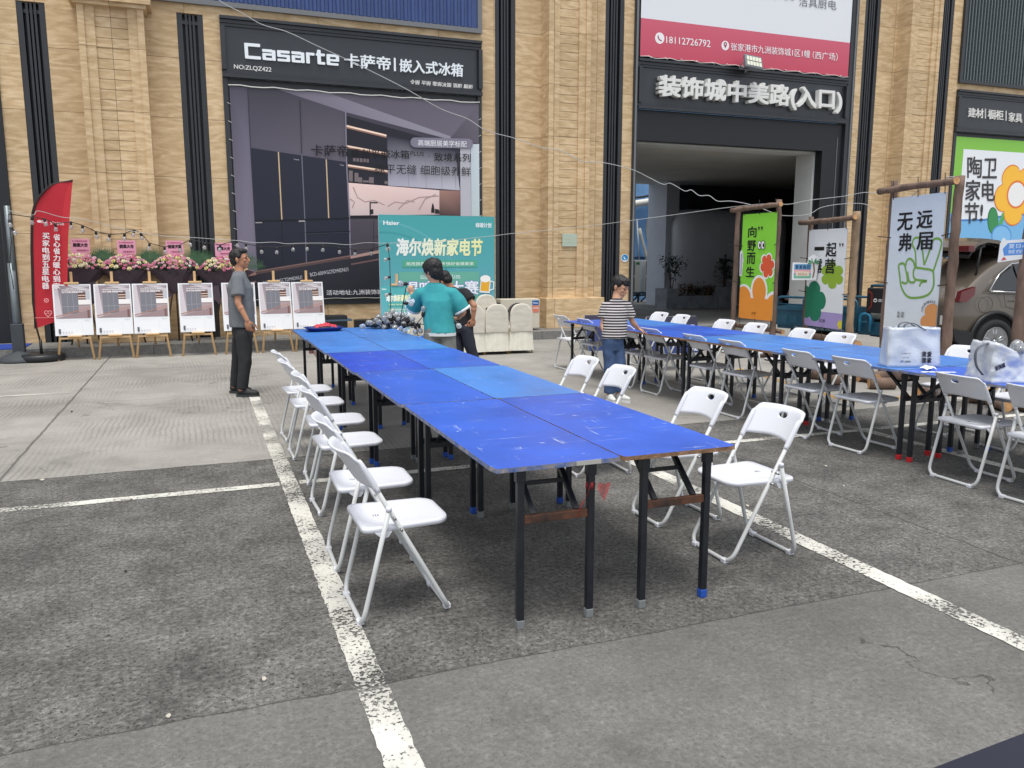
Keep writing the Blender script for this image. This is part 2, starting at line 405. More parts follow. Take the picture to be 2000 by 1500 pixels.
def worn_paint(name, rgb, wear=0.5, scale=55):
    m = bpy.data.materials.new(name); m.use_nodes = True; n = m.node_tree; b = n.nodes['Principled BSDF']; L = n.links
    tc = n.nodes.new('ShaderNodeTexCoord'); a = n.nodes.new('ShaderNodeTexNoise'); a.inputs['Scale'].default_value = scale; a.inputs['Detail'].default_value = 5; a.inputs['Roughness'].default_value = 0.7
    L.new(tc.outputs['Object'], a.inputs[0])
    a2 = n.nodes.new('ShaderNodeTexNoise'); a2.inputs['Scale'].default_value = 2.2; a2.inputs['Detail'].default_value = 5; L.new(tc.outputs['Object'], a2.inputs[0])
    ad = n.nodes.new('ShaderNodeMath'); ad.operation = 'MULTIPLY_ADD'; ad.inputs[1].default_value = 0.55; L.new(a2.outputs[0], ad.inputs[0]); L.new(a.outputs[0], ad.inputs[2])
    r = n.nodes.new('ShaderNodeValToRGB'); r.color_ramp.elements[0].position = wear+0.10; r.color_ramp.elements[1].position = wear+0.14
    L.new(ad.outputs[0], r.inputs[0]); L.new(r.outputs[0], b.inputs['Alpha'])
    c = lin(rgb); r2 = n.nodes.new('ShaderNodeValToRGB'); r2.color_ramp.elements[0].color = (*[q*0.62 for q in c], 1); r2.color_ramp.elements[1].color = (*c, 1)
    r2.color_ramp.elements[0].position = 0.35; r2.color_ramp.elements[1].position = 0.6; L.new(a2.outputs[0], r2.inputs[0]); L.new(r2.outputs[0], b.inputs['Base Color'])
    b.inputs['Roughness'].default_value = 0.8; return m
def strip_mesh(pts, wd, jag=0.004, z=0.004):
    """painted line on the ground through pts with a slightly ragged edge"""
    bm = BM(); a = Vector(pts[0]); b = Vector(pts[1]); d = (b-a); n = max(2, int(d.length/0.035)); t = d.normalized(); s = Vector((-t.y, t.x)); prev = None
    for i in range(n+1):
        p = a+d*i/n; l = p+s*(wd/2+random.uniform(-jag, jag)); r = p-s*(wd/2+random.uniform(-jag, jag))
        cur = (bm.verts.new((l.x, l.y, z)), bm.verts.new((r.x, r.y, z)))
        if prev: bm.faces.new((prev[0], prev[1], cur[1], cur[0]))
        prev = cur
    return bm
WP = worn_paint('worn_white_line_paint', (206, 204, 194), 0.60); YP = worn_paint('worn_yellow_line_paint', (205, 150, 50), 0.63, 30)
for nm, pts, wd, mt in (
    ('road_marking', ((0.535, -1.5), (0.525, 9.95)), 0.118, WP), ('road_marking', ((3.20, -1.5), (3.19, 12.4)), 0.125, WP),
    ('road_marking', ((-9.0, 5.97), (0.46, 5.92)), 0.10, WP), ('road_marking', ((0.60, 5.92), (3.12, 5.90)), 0.10, WP),
    ('road_marking', ((3.27, 5.90), (5.95, 5.87)), 0.09, WP), ('road_marking', ((-9.0, 11.05), (-1.52, 11.02)), 0.06, WP),
    ('road_marking', ((5.86, 2.0), (5.85, 5.82)), 0.11, WP), ('road_marking', ((5.85, 5.93), (5.85, 9.8)), 0.10, WP),
    ('road_marking', ((6.02, 5.87), (9.6, 5.85)), 0.10, WP), ('road_marking', ((6.9, 7.1), (11.2, 7.3)), 0.09, YP), ('road_marking', ((6.9, 7.2), (7.4, 9.9)), 0.09, YP), ('road_marking', ((8.2, 6.0), (8.3, 9.6)), 0.10, WP)):
    struct(nm, strip_mesh(pts, wd), mt)

# ---- stepped platform along the shops
step_m = mat('step_granite', (122, 121, 118), 0.8, var=0.22, vs=18, bump=0.6, bs=60)
bm = BM(); SV = 14.97
for i in range(-11, 15):
    bx(bm, i*0.8-0.003+0.006, i*0.8+0.797, SV, SV+0.32, 0.0, 0.166)
bx(bm, -9, 8.95, SV+0.323, VF-0.002, 0.0, 0.170); bx(bm, 11.2, 12, SV, SV+0.3, 0, 0.012)
bx(bm, 15.0, 40, SV+0.323, VF-0.002, 0.0, 0.170)
for i in range(19, 45): bx(bm, i*0.8+0.003, i*0.8+0.797, SV, SV+0.32, 0.0, 0.166)
struct('pavement_step', bm, step_m)
# blue entrance mat on the platform
bm = BM(); bx(bm, -4.6, -2.75, 15.02, 15.85, 0.171, 0.183); tag(obj('door_mat', bm, mat('blue_mat', (30, 62, 150), 0.9, bump=0.6, bs=120)), 'blue mat lying on the step at the dark doorway on the far left', 'mat')

# ---- facade
def stone_mat():
    m = bpy.data.materials.new('wavy_sandstone'); m.use_nodes = True; n = m.node_tree; b = n.nodes['Principled BSDF']; L = n.links
    tc = n.nodes.new('ShaderNodeTexCoord'); 
    # shift the figure panel by panel so that it breaks at the joints
    br = n.nodes.new('ShaderNodeTexBrick'); sw = n.nodes.new('ShaderNodeMapping'); L.new(tc.outputs['Object'], sw.inputs[0]); sw.inputs['Rotation'].default_value = (R(90), 0, 0)
    L.new(sw.outputs[0], br.inputs[0]); br.inputs['Scale'].default_value = 1.0; br.inputs['Brick Width'].default_value = 1.15; br.inputs['Row Height'].default_value = 1.02; br.inputs['Mortar Size'].default_value = 0.004; br.offset = 0.0
    br.inputs['Color1'].default_value = (0, 0, 0, 1); br.inputs['Color2'].default_value = (1, 1, 1, 1); br.inputs['Mortar'].default_value = (0.5, 0.5, 0.5, 1); br.inputs['Bias'].default_value = 0
    add = n.nodes.new('ShaderNodeVectorMath'); add.operation = 'MULTIPLY_ADD'; L.new(br.outputs['Color'], add.inputs[0]); add.inputs[1].default_value = (3.7, 2.1, 5.3); L.new(tc.outputs['Object'], add.inputs[2])
    mp = n.nodes.new('ShaderNodeMapping'); mp.inputs['Scale'].default_value = (0.55, 0.55, 2.3); L.new(add.outputs[0], mp.inputs[0])
    w = n.nodes.new('ShaderNodeTexNoise'); w.inputs['Scale'].default_value = 1.5; w.inputs['Detail'].default_value = 2.5; w.inputs['Roughness'].default_value = 0.55; L.new(mp.outputs[0], w.inputs[0])
    mm = n.nodes.new('ShaderNodeMath'); mm.operation = 'MULTIPLY'; mm.inputs[1].default_value = 40; L.new(w.outputs[0], mm.inputs[0])
    si = n.nodes.new('ShaderNodeMath'); si.operation = 'SINE'; L.new(mm.outputs[0], si.inputs[0])
    f = n.nodes.new('ShaderNodeTexNoise'); f.inputs['Scale'].default_value = 9; f.inputs['Detail'].default_value = 8; f.inputs['Roughness'].default_value = 0.7; L.new(mp.outputs[0], f.inputs[0])
    mx = n.nodes.new('ShaderNodeMath'); mx.operation = 'MULTIPLY_ADD'; mx.inputs[1].default_value = 0.13; L.new(si.outputs[0], mx.inputs[0]); L.new(f.outputs[0], mx.inputs[2])
    r = n.nodes.new('ShaderNodeValToRGB'); L.new(mx.outputs[0], r.inputs[0]); e = r.color_ramp.elements
    e[0].position = 0.22; e[0].color = (*lin((190, 162, 122)), 1); e[1].position = 0.88; e[1].color = (*lin((236, 214, 178)), 1)
    q = e.new(0.5); q.color = (*lin((210, 182, 142)), 1); q = e.new(0.64); q.color = (*lin((219, 192, 153)), 1)
    tone = n.nodes.new('ShaderNodeMix'); tone.data_type = 'RGBA'; tone.blend_type = 'MULTIPLY'; tone.inputs[0].default_value = 0.16; L.new(r.outputs[0], tone.inputs[6]); L.new(br.outputs['Color'], tone.inputs[7])
    jt = n.nodes.new('ShaderNodeMix'); jt.data_type = 'RGBA'; L.new(br.outputs['Fac'], jt.inputs[0]); L.new(tone.outputs[2], jt.inputs[6]); jt.inputs[7].default_value = (*lin((120, 98, 70)), 1)
    L.new(jt.outputs[2], b.inputs['Base Color']); b.inputs['Roughness'].default_value = 0.72; b.inputs['Specular IOR Level'].default_value = 0.3
    bp = n.nodes.new('ShaderNodeBump'); bp.inputs['Strength'].default_value = 0.4; bp.inputs['Distance'].default_value = 0.012; L.new(mx.outputs[0], bp.inputs['Height']); L.new(bp.outputs[0], b.inputs['Normal'])
    return m
STONE = stone_mat()
BLK = mat('black_aluminium', (44, 47, 51), 0.38, var=0.12, vs=3); BLK2 = mat('black_aluminium_deep', (26, 28, 32), 0.45)
GRYM = mat('grey_aluminium_edge', (112, 114, 116), 0.4)
bld = thing('commercial_building', 'long two-storey sandstone-clad shop building with black fluted recesses behind everything', 'building', (0, VF, 0))
def W(p): return Vector(p)-Vector((0, VF, 0))
bm = BM(); TOP = 10.0; T = 0.34
for a, b in ((-2.9, -2.57), (-2.15, -0.13), (0.30, 0.575), (5.475, 5.77), (6.21, 8.235), (8.68, 8.92), (14.92, 15.15), (15.62, 17.56), (17.98, 18.27)):
    bx(bm, a, b, 0, T, 0, TOP)
for a, b, z0, z1 in ((0.575, 5.475, 0, 0.735), (0.575, 5.475, 5.872, TOP), (-2.57, -2.15, 5.80, TOP), (-0.13, 0.30, 5.86, TOP), (18.27, 27, 0, 0.735), (18.27, 27, 5.875, TOP), (8.92, 14.92, 8.2, TOP), (-9, -2.9, 5.87, TOP), (27, 40, 0, TOP), (-16, -9, 0, TOP), (5.77, 6.21, 9.6, TOP), (8.235, 8.68, 9.6, TOP), (15.15, 15.62, 9.6, TOP), (17.56, 17.98, 9.6, TOP)):
    bx(bm, a, b, 0.001, T, z0, z1)
obj('wall', bm, STONE, bld)
def pilaster(c, wd, cap=None):
    bm = BM(); h = wd/2; pr = -0.42
    bx(bm, c-h, c-h+0.10, pr, -0.001, 0.80, 9.9); bx(bm, c+h-0.10, c+h, pr, -0.001, 0.80, 9.9)
    bx(bm, c-h+0.10, c-h+0.25, pr+0.035, -0.002, 0.80, 9.89); bx(bm, c+h-0.25, c+h-0.10, pr+0.035, -0.002, 0.80, 9.89)
    z = 0.80; 
    while z < 9.7:
        bx(bm, c-h+0.25, c+h-0.25, pr+0.075, -0.003, z, z+0.157); z += 0.165
    bx(bm, c-h+0.25, c+h-0.25, pr+0.10, -0.004, 0.80, 9.85)
    pl = obj('pilaster', bm, STONE, bld)
    bm = BM(); bx(bm, c-h-0.06, c+h+0.36 if c > 2 and c < 10 else c+h+0.06, pr-0.09, -0.006, 0.172, 0.798, bev=0.006); obj('plinth', bm, STONE, pl)
    if cap:
        bm = BM(); bx(bm, c-h-0.12, c+h+0.12, pr-0.10, -0.006, 5.80, 6.9); bx(bm, c-h-0.05, c+h+0.05, pr-0.04, -0.007, 5.74, 5.799); obj('capital', bm, STONE, pl)
pilaster(-1.14, 1.0, True); pilaster(7.235, 0.93); pilaster(16.67, 0.97)
def fluted(a, b, z1):
    bm = BM(); bx(bm, a, b, 0.16, 0.33, 0, z1); bx(bm, a, a+0.09, 0.012, 0.158, 0.17, z1, 1); bx(bm, b-0.09, b, 0.012, 0.158, 0.17, z1, 1)
    w_ = b-a
    for t in (0.36, 0.50, 0.64): bx(bm, a+w_*t-0.018, a+w_*t+0.018, 0.03, 0.158, 0.17, z1-0.002, 1)
    if z1 < 7: bx(bm, a+0.09, b-0.09, 0.10, 0.158, z1-0.16, z1-0.10, 2)
    obj('fluted_recess', bm, [BLK2, BLK, GRYM], bld)
fluted(-2.57, -2.15, 5.80); fluted(-0.13, 0.30, 5.86); fluted(5.77, 6.21, 9.6); fluted(8.235, 8.68, 9.6); fluted(15.15, 15.62, 9.6); fluted(17.56, 17.98, 9.6)
# upper screens
bm = BM(); bx(bm, -0.52, 5.475, -0.07, -0.002, 6.015, 6.10, 1); bx(bm, 5.39, 5.475, -0.07, -0.002, 6.101, 9.4, 1); bx(bm, -0.52, 5.39, -0.035, -0.003, 6.101, 9.4, 0)
u = -0.5
while u < 5.33: prism(bm, [(0, 0), (0.085, 0), (0.065, 0.028), (0.02, 0.028)], (1, 0, 0), (0, -1, 0), (u, -0.036, 9.38), -0.0, 0) if False else None; u += 0.14
def ribs(bm, a, b, z0, z1, pitch, wd, dp, y0, mi=0):
    u = a
    while u+wd < b:
        vs = [(u, y0), (u+wd*0.22, y0-dp), (u+wd*0.78, y0-dp), (u+wd, y0)]
        lo = [bm.verts.new((p[0], p[1], z0)) for p in vs]; hi = [bm.verts.new((p[0], p[1], z1)) for p in vs]
        for i in range(3):
            f = bm.faces.new((lo[i], lo[i+1], hi[i+1], hi[i])); f.material_index = mi
        bm.faces.new(lo[::-1]).material_index = mi; bm.faces.new(hi).material_index = mi; u += pitch
ribs(bm, -0.5, 5.38, 6.11, 9.39, 0.142, 0.09, 0.03, -0.036)
sc = obj('louvre_screen', bm, [mat('blue_corrugated_steel', (54, 74, 122), 0.45, var=0.12, vs=2), GRYM], bld, label='blue corrugated steel screen above the first shop sign')
bm = BM(); bx(bm, 18.27, 27, -0.07, -0.002, 6.03, 6.11, 1); bx(bm, 18.27, 18.37, -0.07, -0.002, 6.111, 9.4, 1); bx(bm, 18.37, 27, -0.01, -0.003, 6.111, 9.4, 0)
u = 18.42
while u < 27: bx(bm, u, u+0.035, -0.065, -0.012, 6.112, 9.39, 2); u += 0.105
obj('louvre_screen', bm, [BLK2, BLK, mat('grey_green_louvre', (92, 102, 104), 0.45)], bld, label='dark vertical louvres above the last shop sign')
# shop window surrounds that carry the big prints, and the closed doorway on the far left
for a, b in ((0.575, 5.475), (18.27, 27.0)):
    bm = BM(); bx(bm, a, a+0.085, -0.03, 0.20, 0.736, 4.835); bx(bm, b-0.085, b, -0.03, 0.20, 0.736, 4.835); bx(bm, a+0.085, b-0.085, -0.03, 0.20, 0.736, 0.86); bx(bm, a+0.085, b-0.085, 0.03, 0.20, 0.861, 4.835)
    obj('window_surround', bm, BLK, bld)
bm = BM(); bx(bm, -3.06, -2.901, -0.04, 0.2, 0.17, 5.86, 0); bx(bm, -3.40, -3.10, 0.10, 0.25, 0.17, 5.86, 0); bx(bm, -9, -3.06, 0.30, 0.42, 0.17, 5.86, 1); bx(bm, -4.3, -3.41, 0.28, 0.299, 0.45, 0.80, 3); bx(bm, -4.3, -3.41, 0.27, 0.299, 0.81, 1.5, 2)
obj('doorway', bm, [BLK2, mat('dark_glass', (16, 20, 28), 0.08), mat('interior_blue', (22, 40, 96), 0.6), mat('interior_white', (120, 150, 185), 0.6)], bld)
# portal of the passage
bm = BM(); bx(bm, 8.92, 9.02, -0.05, 0.25, 0.0, 8.2, 0); bx(bm, 8.945, 8.985, -0.075, -0.052, 0.0, 8.2, 1)
bx(bm, 14.72, 14.92, -0.05, 0.25, 0.0, 8.2, 0); bx(bm, 14.84, 14.88, -0.075, -0.052, 0.0, 8.2, 1)
bx(bm, 9.02, 14.72, 0.02, 0.25, 4.17, 4.82, 2); bx(bm, 14.12, 14.72, 0.02, 0.25, 0.0, 4.169, 2)
bx(bm, 9.02, 14.72, 0.02, 0.25, 5.85, 8.2, 0)
bx(bm, 14.55, 14.565, 0.012, 0.019, 0.0, 4.5, 1)
obj('portal', bm, [BLK, GRYM, mat('polished_black_panel', (16, 18, 24), 0.45)], bld)
# passage interior: white reveal, pale soffit, dark enclosure, rounded grey lobby wall, pier
bm = BM(); WR = mat('off_white_render', (200, 201, 198), 0.85, var=0.06, vs=2)
bx(bm, 14.06, 14.115, 0.252, 0.86, 0.0, 4.13, 0); bx(bm, 9.02, 14.115, 0.252, 0.75, 4.131, 4.30, 0)
obj('passage_reveal', bm, WR, bld)
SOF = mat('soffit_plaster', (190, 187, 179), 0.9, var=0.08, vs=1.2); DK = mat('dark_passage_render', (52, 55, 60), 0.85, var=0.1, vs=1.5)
bm = BM(); bx(bm, 8.9, 24.5, 0.76, 9.2, 4.16, 4.5, 0); obj('passage_ceiling', bm, SOF, bld)
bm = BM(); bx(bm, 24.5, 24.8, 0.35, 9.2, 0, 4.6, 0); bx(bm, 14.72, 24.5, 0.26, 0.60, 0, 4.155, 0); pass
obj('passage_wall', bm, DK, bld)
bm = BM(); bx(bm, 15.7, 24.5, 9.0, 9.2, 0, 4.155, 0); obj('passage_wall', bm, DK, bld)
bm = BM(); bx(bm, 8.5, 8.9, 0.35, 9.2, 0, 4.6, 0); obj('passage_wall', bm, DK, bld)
p0 = FV(1299, 500, 24.0); p1 = FV(1322, 500, 24.0)
bm = BM(); bx(bm, p0.x, p1.x+0.03, 24.0-VF, 25.2-VF, 0.0, 4.158); obj('pier', bm, mat('pier_render', (176, 181, 190), 0.85, var=0.06, vs=2), bld)
# ---- rounded grey lobby wall in the passage
a = FV(1330, 500, 23.3); b = FV(1548, 500, 23.3); ztop = FV(1440, 409, 23.3).z
bm = BM(); box(bm, ((a.x+b.x)/2, 24.4, ztop/2-0.5), (b.x-a.x, 2.2, ztop+1.0), bev=0.0)
es = [e for e in bm.edges if e.verts[0].co.z > 0 or e.verts[1].co.z > 0]
bmesh.ops.bevel(bm, geom=es, offset=0.62, segments=10, affect='EDGES', profile=0.5)
tag(obj('lobby_wall', bm, mat('lobby_grey_render', (180, 184, 192), 0.55, var=0.08, vs=1.2), smooth=True), 'grey wall with rounded top standing inside the passage behind the planters', 'wall')
# ---- blue house seen through the passage
VB = 27.6
hb = thing('blue_house', 'blue rendered house with an oval window seen at the end of the passage', 'building', (0, VB, 0))
a = FV(1190, 500, VB); b = FV(1420, 500, VB)
blue = mat('blue_render', (112, 158, 206), 0.8, var=0.18, vs=1.3, bump=0.3, bs=12)
bm = BM(); bx(bm, a.x-2, b.x+6, 0, 0.4, 0.0, 7.5, 0); bx(bm, a.x-2, b.x+6, -0.03, -0.001, FV(1250, 503, VB).z-0.03, FV(1250, 503, VB).z+0.03, 1)
obj('wall', bm, [blue, mat('dark_blue_band', (42, 60, 92), 0.7)], hb)
bm = BM(); p = FV(1282, 447, VB); q = FV(1262, 447, VB); rx = (p.x-q.x)*1.05; rz = FV(1282, 404, VB).z-p.z
pts = []
for k in range(32):
    t = 2*math.pi*k/32; pts.append((p.x+rx*math.cos(t), p.z+rz*math.sin(t)))
prism(bm, pts, (1, 0, 0), (0, 0, 1), (0, -0.002, 0), 0.03, 0)
w_ = obj('window', bm, mat('window_reveal_white', (168, 166, 158), 0.8), hb)
bm = BM(); prism(bm, [(x_, z_) for x_, z_ in pts if z_ > p.z-0.05], (1, 0, 0), (0, 0, 1), (0.12, -0.036, 0.02), 0.01, 0)
obj('pane', bm, mat('dim_pane', (70, 78, 84), 0.15), w_)
bm = BM(); e1, e2 = FV(1236, 401, VB-0.3), FV(1310, 384, VB-0.3); tube(bm, [(e1.x-1, -0.3, e1.z-0.12), (e2.x+1, -0.3, e2.z+0.1)], 0.13, 12)
obj('pipe', bm, mat('white_plastic_pipe', (206, 206, 198), 0.5), hb)
bm = BM(); e1, e2 = FV(1236, 386, VB-0.2), FV(1300, 372, VB-0.2); tube(bm, bend([(e1.x-1, -0.2, e1.z), (e1.x+0.4, -0.2, e1.z), (e2.x, -0.2, e2.z), (e2.x+1, -0.2, e2.z+0.2)], 0.5), 0.04, 8)
obj('cable', bm, mat('black_rubber', (24, 24, 26), 0.6), hb)
bm = BM(); e = [FV(1249, 446, VB-0.2), FV(1252, 460, VB-0.2), FV(1262, 500, VB-0.2), FV(1266, 512, VB-0.2)]; tube(bm, [(k.x, -0.2, k.z) for k in e], 0.06, 8)
obj('insulated_pipe', bm, mat('grey_lagging', (186, 184, 172), 0.8), hb)
bm = BM(); e = [FV(1244, 428, VB-0.2), FV(1249, 512, VB-0.2)]; tube(bm, [(k.x, -0.2, k.z) for k in e], 0.025, 8); obj('conduit', bm, mat('white_plastic_pipe', (206, 206, 198), 0.5), hb)
# ---- outdoor air-conditioning units on brackets
acw = mat('ac_white_paint', (196, 197, 190), 0.45, var=0.05, vs=3); acd = mat('ac_grille_grey', (92, 94, 92), 0.6)
def fan_unit(nm, label, x0, x1, z0, z1, y0, dep, fans):
    t = thing(nm, label, 'air conditioner', ((x0+x1)/2, y0, z0), group='condensers in the passage'); W_ = x1-x0; H = z1-z0
    bm = BM(); bx(bm, -W_/2, W_/2, 0, dep, 0, H, 0, bev=0.012); obj('casing', bm, acw, t)
    for k in range(fans):
        zc = H*(k+0.5)/fans; s = W_*0.68; bm = BM(); bx(bm, -W_/2+0.02, -W_/2+s, -0.012, -0.001, zc-H/fans*0.42, zc+H/fans*0.42, 0)
        g = obj('fan_grille', bm, acd, t); bm = BM(); ell(bm, (-W_/2+s/2, -0.02, zc), (0.035, 0.01, 0.05), 10, 8); obj('hub', bm, acw, g)
    bm = BM(); bx(bm, W_/2-0.19, W_/2-0.05, -0.006, -0.001, H-0.16, H-0.08); obj('badge', bm, mat('green_label', (40, 120, 80), 0.5), t)
    return t
for nm, lb, xa, xb in (('condenser_unit', 'tall white twin-fan condenser, left of the two below the oval window', 1216, 1251.5), ('condenser_unit', 'tall white twin-fan condenser, right of the two beside the grey pier', 1261, 1282.5)):
    A_ = FV(xa, 508, 26.3); B_ = FV(xb, 508, 26.3); zb = FV(xb, 570, 26.3).z; fan_unit(nm, lb, A_.x, B_.x, zb, A_.z, 26.3, 0.36, 2)
A_ = FV(1222, 574, 26.3); B_ = FV(1292, 576, 26.3); bm = BM()
bx(bm, A_.x, B_.x, 26.35, 26.42, A_.z-0.09, A_.z-0.03)
for k in range(4):
    x_ = A_.x+0.2+k*(B_.x-A_.x-0.4)/3; bx(bm, x_-0.03, x_+0.03, 26.3, 27.58, A_.z-0.03, A_.z+0.02); tube(bm, [(x_, 26.35, A_.z-0.05), (x_, 27.55, A_.z-0.75)], 0.03, 6); bx(bm, x_-0.03, x_+0.03, 26.36, 26.41, 0.0, A_.z-0.09)
tag(obj('condenser_bracket', bm, mat('dark_steel', (40, 44, 50), 0.5, 0.3)), 'dark steel bracket frame carrying the two condensers in the passage', 'bracket')
# ---- planters and plants
pm = mat('grey_slate_planter', (126, 131, 138), 0.7, var=0.3, vs=3.5, bump=0.3, bs=20)
def planter(x0, x1, y0, y1, z1, label):
    bm = BM(); n = max(1, round((x1-x0)/0.62))
    for k in range(n):
        a_ = x0+(x1-x0)*k/n; b_ = x0+(x1-x0)*(k+1)/n; bx(bm, a_+0.003, b_-0.003, y0, y0+0.04, 0, z1)
    bx(bm, x0, x0+0.04, y0+0.041, y1-0.041, 0, z1); bx(bm, x1-0.04, x1, y0+0.041, y1-0.041, 0, z1); bx(bm, x0, x1, y1-0.04, y1, 0, z1); bx(bm, x0+0.041, x1-0.041, y0+0.041, y1-0.041, 0, z1-0.06)
    return tag(obj('planter_box', bm, pm), label, 'planter', 'slate planters in the passage')
VP_ = 22.5
c = [FV(x_, 590, VP_).x for x_ in (1299, 1312, 1400, 1427)]
z1 = FV(1305, 564, VP_).z; z2 = FV(1350, 578, VP_).z
planter(c[0], c[1]+0.15, VP_-0.1, VP_+0.62, z1, 'tall slate planter block at the left end, holding the fuller dark shrub')
planter(c[1]+0.16, c[2]-0.01, VP_, VP_+0.6, z2, 'long low slate trough with reddish shrubs between two taller blocks')
planter(c[2], c[3]+0.1, VP_-0.1, VP_+0.62, z1+0.03, 'tall slate planter block at the right end, behind the green banner frame post')
def leafy(nm, label, base, h, spread, n, cols, trunk=True, cat='plant', seed=1, low=0.3, size=0.07):
    rnd = random.Random(seed); t = thing(nm, label, cat, base)
    if trunk:
        bm = BM()
        for k in range(4):
            a_ = rnd.uniform(0, 6.28); tip = Vector((math.cos(a_)*spread*0.6, math.sin(a_)*spread*0.6, h*rnd.uniform(0.7, 1.0)))
            tube(bm, [(rnd.uniform(-.03, .03), rnd.uniform(-.03, .03), -0.12), tip*0.4+Vector((0, 0, 0.05)), tip], [0.016, 0.011, 0.004], 6)
        obj('stem', bm, mat('twig_brown', (78, 62, 44), 0.8), t)
    bm = BM(); cl = [Vector((rnd.gauss(0, spread*0.42), rnd.gauss(0, spread*0.42), rnd.uniform(low, 1.0)*h)) for _ in range(max(5, n//22))]
    for k in range(n):
        cc = rnd.choice(cl)+Vector((rnd.gauss(0, 1), rnd.gauss(0, 1), rnd.gauss(0, 1)))*spread*0.20
        d = Vector((rnd.gauss(0, 1), rnd.gauss(0, 1), rnd.gauss(0, .6)+0.3)).normalized(); x_, y_, _ = frame_of(d); s = size*rnd.uniform(0.6, 1.3)
        vs = [bm.verts.new(cc+q_) for q_ in (Vector(), x_*s*0.35+d*s*0.45, d*s, -x_*s*0.35+d*s*0.45)]
        f = bm.faces.new(vs); f.material_index = rnd.randrange(len(cols))
    obj('foliage', bm, [mat('leaf_%02d%02d%02d' % c_, c_, 0.55, spec=0.3) for c_ in cols], t); return t
GR = [(38, 58, 40), (52, 74, 48), (30, 46, 34)]
q = FV(1311, 560, VP_+0.25); leafy('shrub', 'dark leafy shrub growing from the left slate planter beside the grey pier', (q.x, VP_+0.25, z1-0.05), 1.05, 0.36, 420, GR, seed=3, size=0.10)
q = FV(1415, 560, VP_+0.25); leafy('shrub', 'thinner dark shrub growing from the right slate planter behind the green banner frame', (q.x, VP_+0.25, z1-0.05), 0.98, 0.34, 360, GR, seed=8, size=0.10)
RD = [(96, 62, 40), (60, 56, 42), (120, 82, 46), (40, 46, 36)]
for k, (x_, lb) in enumerate(((1330, 'low reddish shrub nearest the left block in the long trough'), (1352, 'second low reddish shrub from the left block in the long trough'), (1376, 'low orange-tipped shrub third along the long trough'), (1394, 'low orange-tipped shrub nearest the right block in the long trough'))):
    q = FV(x_, 570, VP_+0.25); leafy('low_shrub', lb, (q.x, VP_+0.28, z2-0.06), 0.34, 0.34, 260, RD, trunk=False, seed=20+k, low=0.1, size=0.09).__setitem__('group', 'low shrubs in the trough')
# ---- mannequin in the shop doorway
q = FV(1558, 560, 18.4); man = thing('mannequin', 'headless shop mannequin in cream cardigan and dusty pink tulle skirt by the dark doorway', 'mannequin', (q.x, q.y, 0.0), R(-40))
bm = BM(); tube(bm, [(0, 0, 0.02), (0, 0, 0.75)], 0.018, 8); lathe(bm, [(0.19, 0), (0.19, 0.012), (0.03, 0.02)], seg=20); tube(bm, [(0.02, 0.06, 0.1), (0.02, 0.06, 0.7)], [0.03, 0.05], 8); tube(bm, [(0.02, -0.06, 0.1), (0.02, -0.06, 0.7)], [0.03, 0.05], 8); lathe(bm, [(0.035, 1.30), (0.04, 1.38), (0.035, 1.42)], seg=12); obj('stand', bm, mat('mannequin_cream', (205, 196, 180), 0.5), man)
bm = BM(); pr = []
for i in range(9):
    t = i/8; ring = []
    for k in range(40):
        a_ = 2*math.pi*k/40; r_ = (0.12+0.20*t**0.8)*(1+0.07*math.sin(a_*9)*t); ring.append(bm.verts.new((r_*math.cos(a_), r_*math.sin(a_), 0.98-0.52*t)))
    pr.append(ring)
for A_, B_ in zip(pr, pr[1:]):
    for k in range(40): bm.faces.new((A_[k], A_[(k+1) % 40], B_[(k+1) % 40], B_[k])).smooth = True
obj('skirt', bm, mat('dusty_pink_tulle', (158, 138, 138), 0.9), man)
bm = BM(); lathe(bm, [(0.13, 0.96), (0.12, 1.05), (0.145, 1.2), (0.17, 1.32), (0.10, 1.38), (0.05, 1.39)], seg=20)
for s in (-1, 1): tube(bm, [(0, 0.14*s, 1.33), (0.02, 0.24*s, 1.2), (0.06, 0.27*s, 1.04)], [0.06, 0.055, 0.045], 10)
remeshed('cardigan', bm, 0.016, 4, mat('cream_knit', (206, 202, 190), 0.95, bump=0.6, bs=60), man)
# ================================================================ signs and prints on the facade
def fz(x, y, v=VF): p = FV(x, y, v); return (p.x, p.z)
WH = mat('lit_white_acrylic', (236, 242, 246), 0.35); WH2 = mat('white_letter_steel', (226, 226, 222), 0.5)
EX, EZ = Vector((1, 0, 0)), Vector((0, 0, 1))
def shop_sign(label, a, b, z0, z1, m=BLK):
    t = thing('shop_sign', label, 'shop sign', (0, VF, 0), group='black shop signs above the openings')
    bm = BM(); bx(bm, a, b, 0.005, 0.02, z0, z1); bx(bm, a+0.08, b-0.08, -0.012, 0.004, z0+0.12, z1-0.17); obj('board', bm, mat('sign_board_black', (50, 53, 58), 0.34, var=0.07, vs=1.5), t)
    bm = BM()
    bx(bm, a, b, -0.09, 0.004, z1-0.05, z1+0.0); bx(bm, a, b, -0.05, 0.004, z1-0.115, z1-0.055); bx(bm, a, b, -0.035, 0.003, z1-0.165, z1-0.120)
    bx(bm, a, b, -0.05, 0.004, z0+0.065, z0+0.115); bx(bm, a, b, -0.09, 0.004, z0-0.01, z0+0.055)
    bx(bm, a, a+0.078, -0.10, 0.003, z0+0.118, z1-0.17); bx(bm, b-0.078, b, -0.10, 0.003, z0+0.118, z1-0.17)
    obj('moulding', bm, BLK, t)
    for zz in (z1-0.052, z1-0.117, z0+0.112):
        pass
    return t
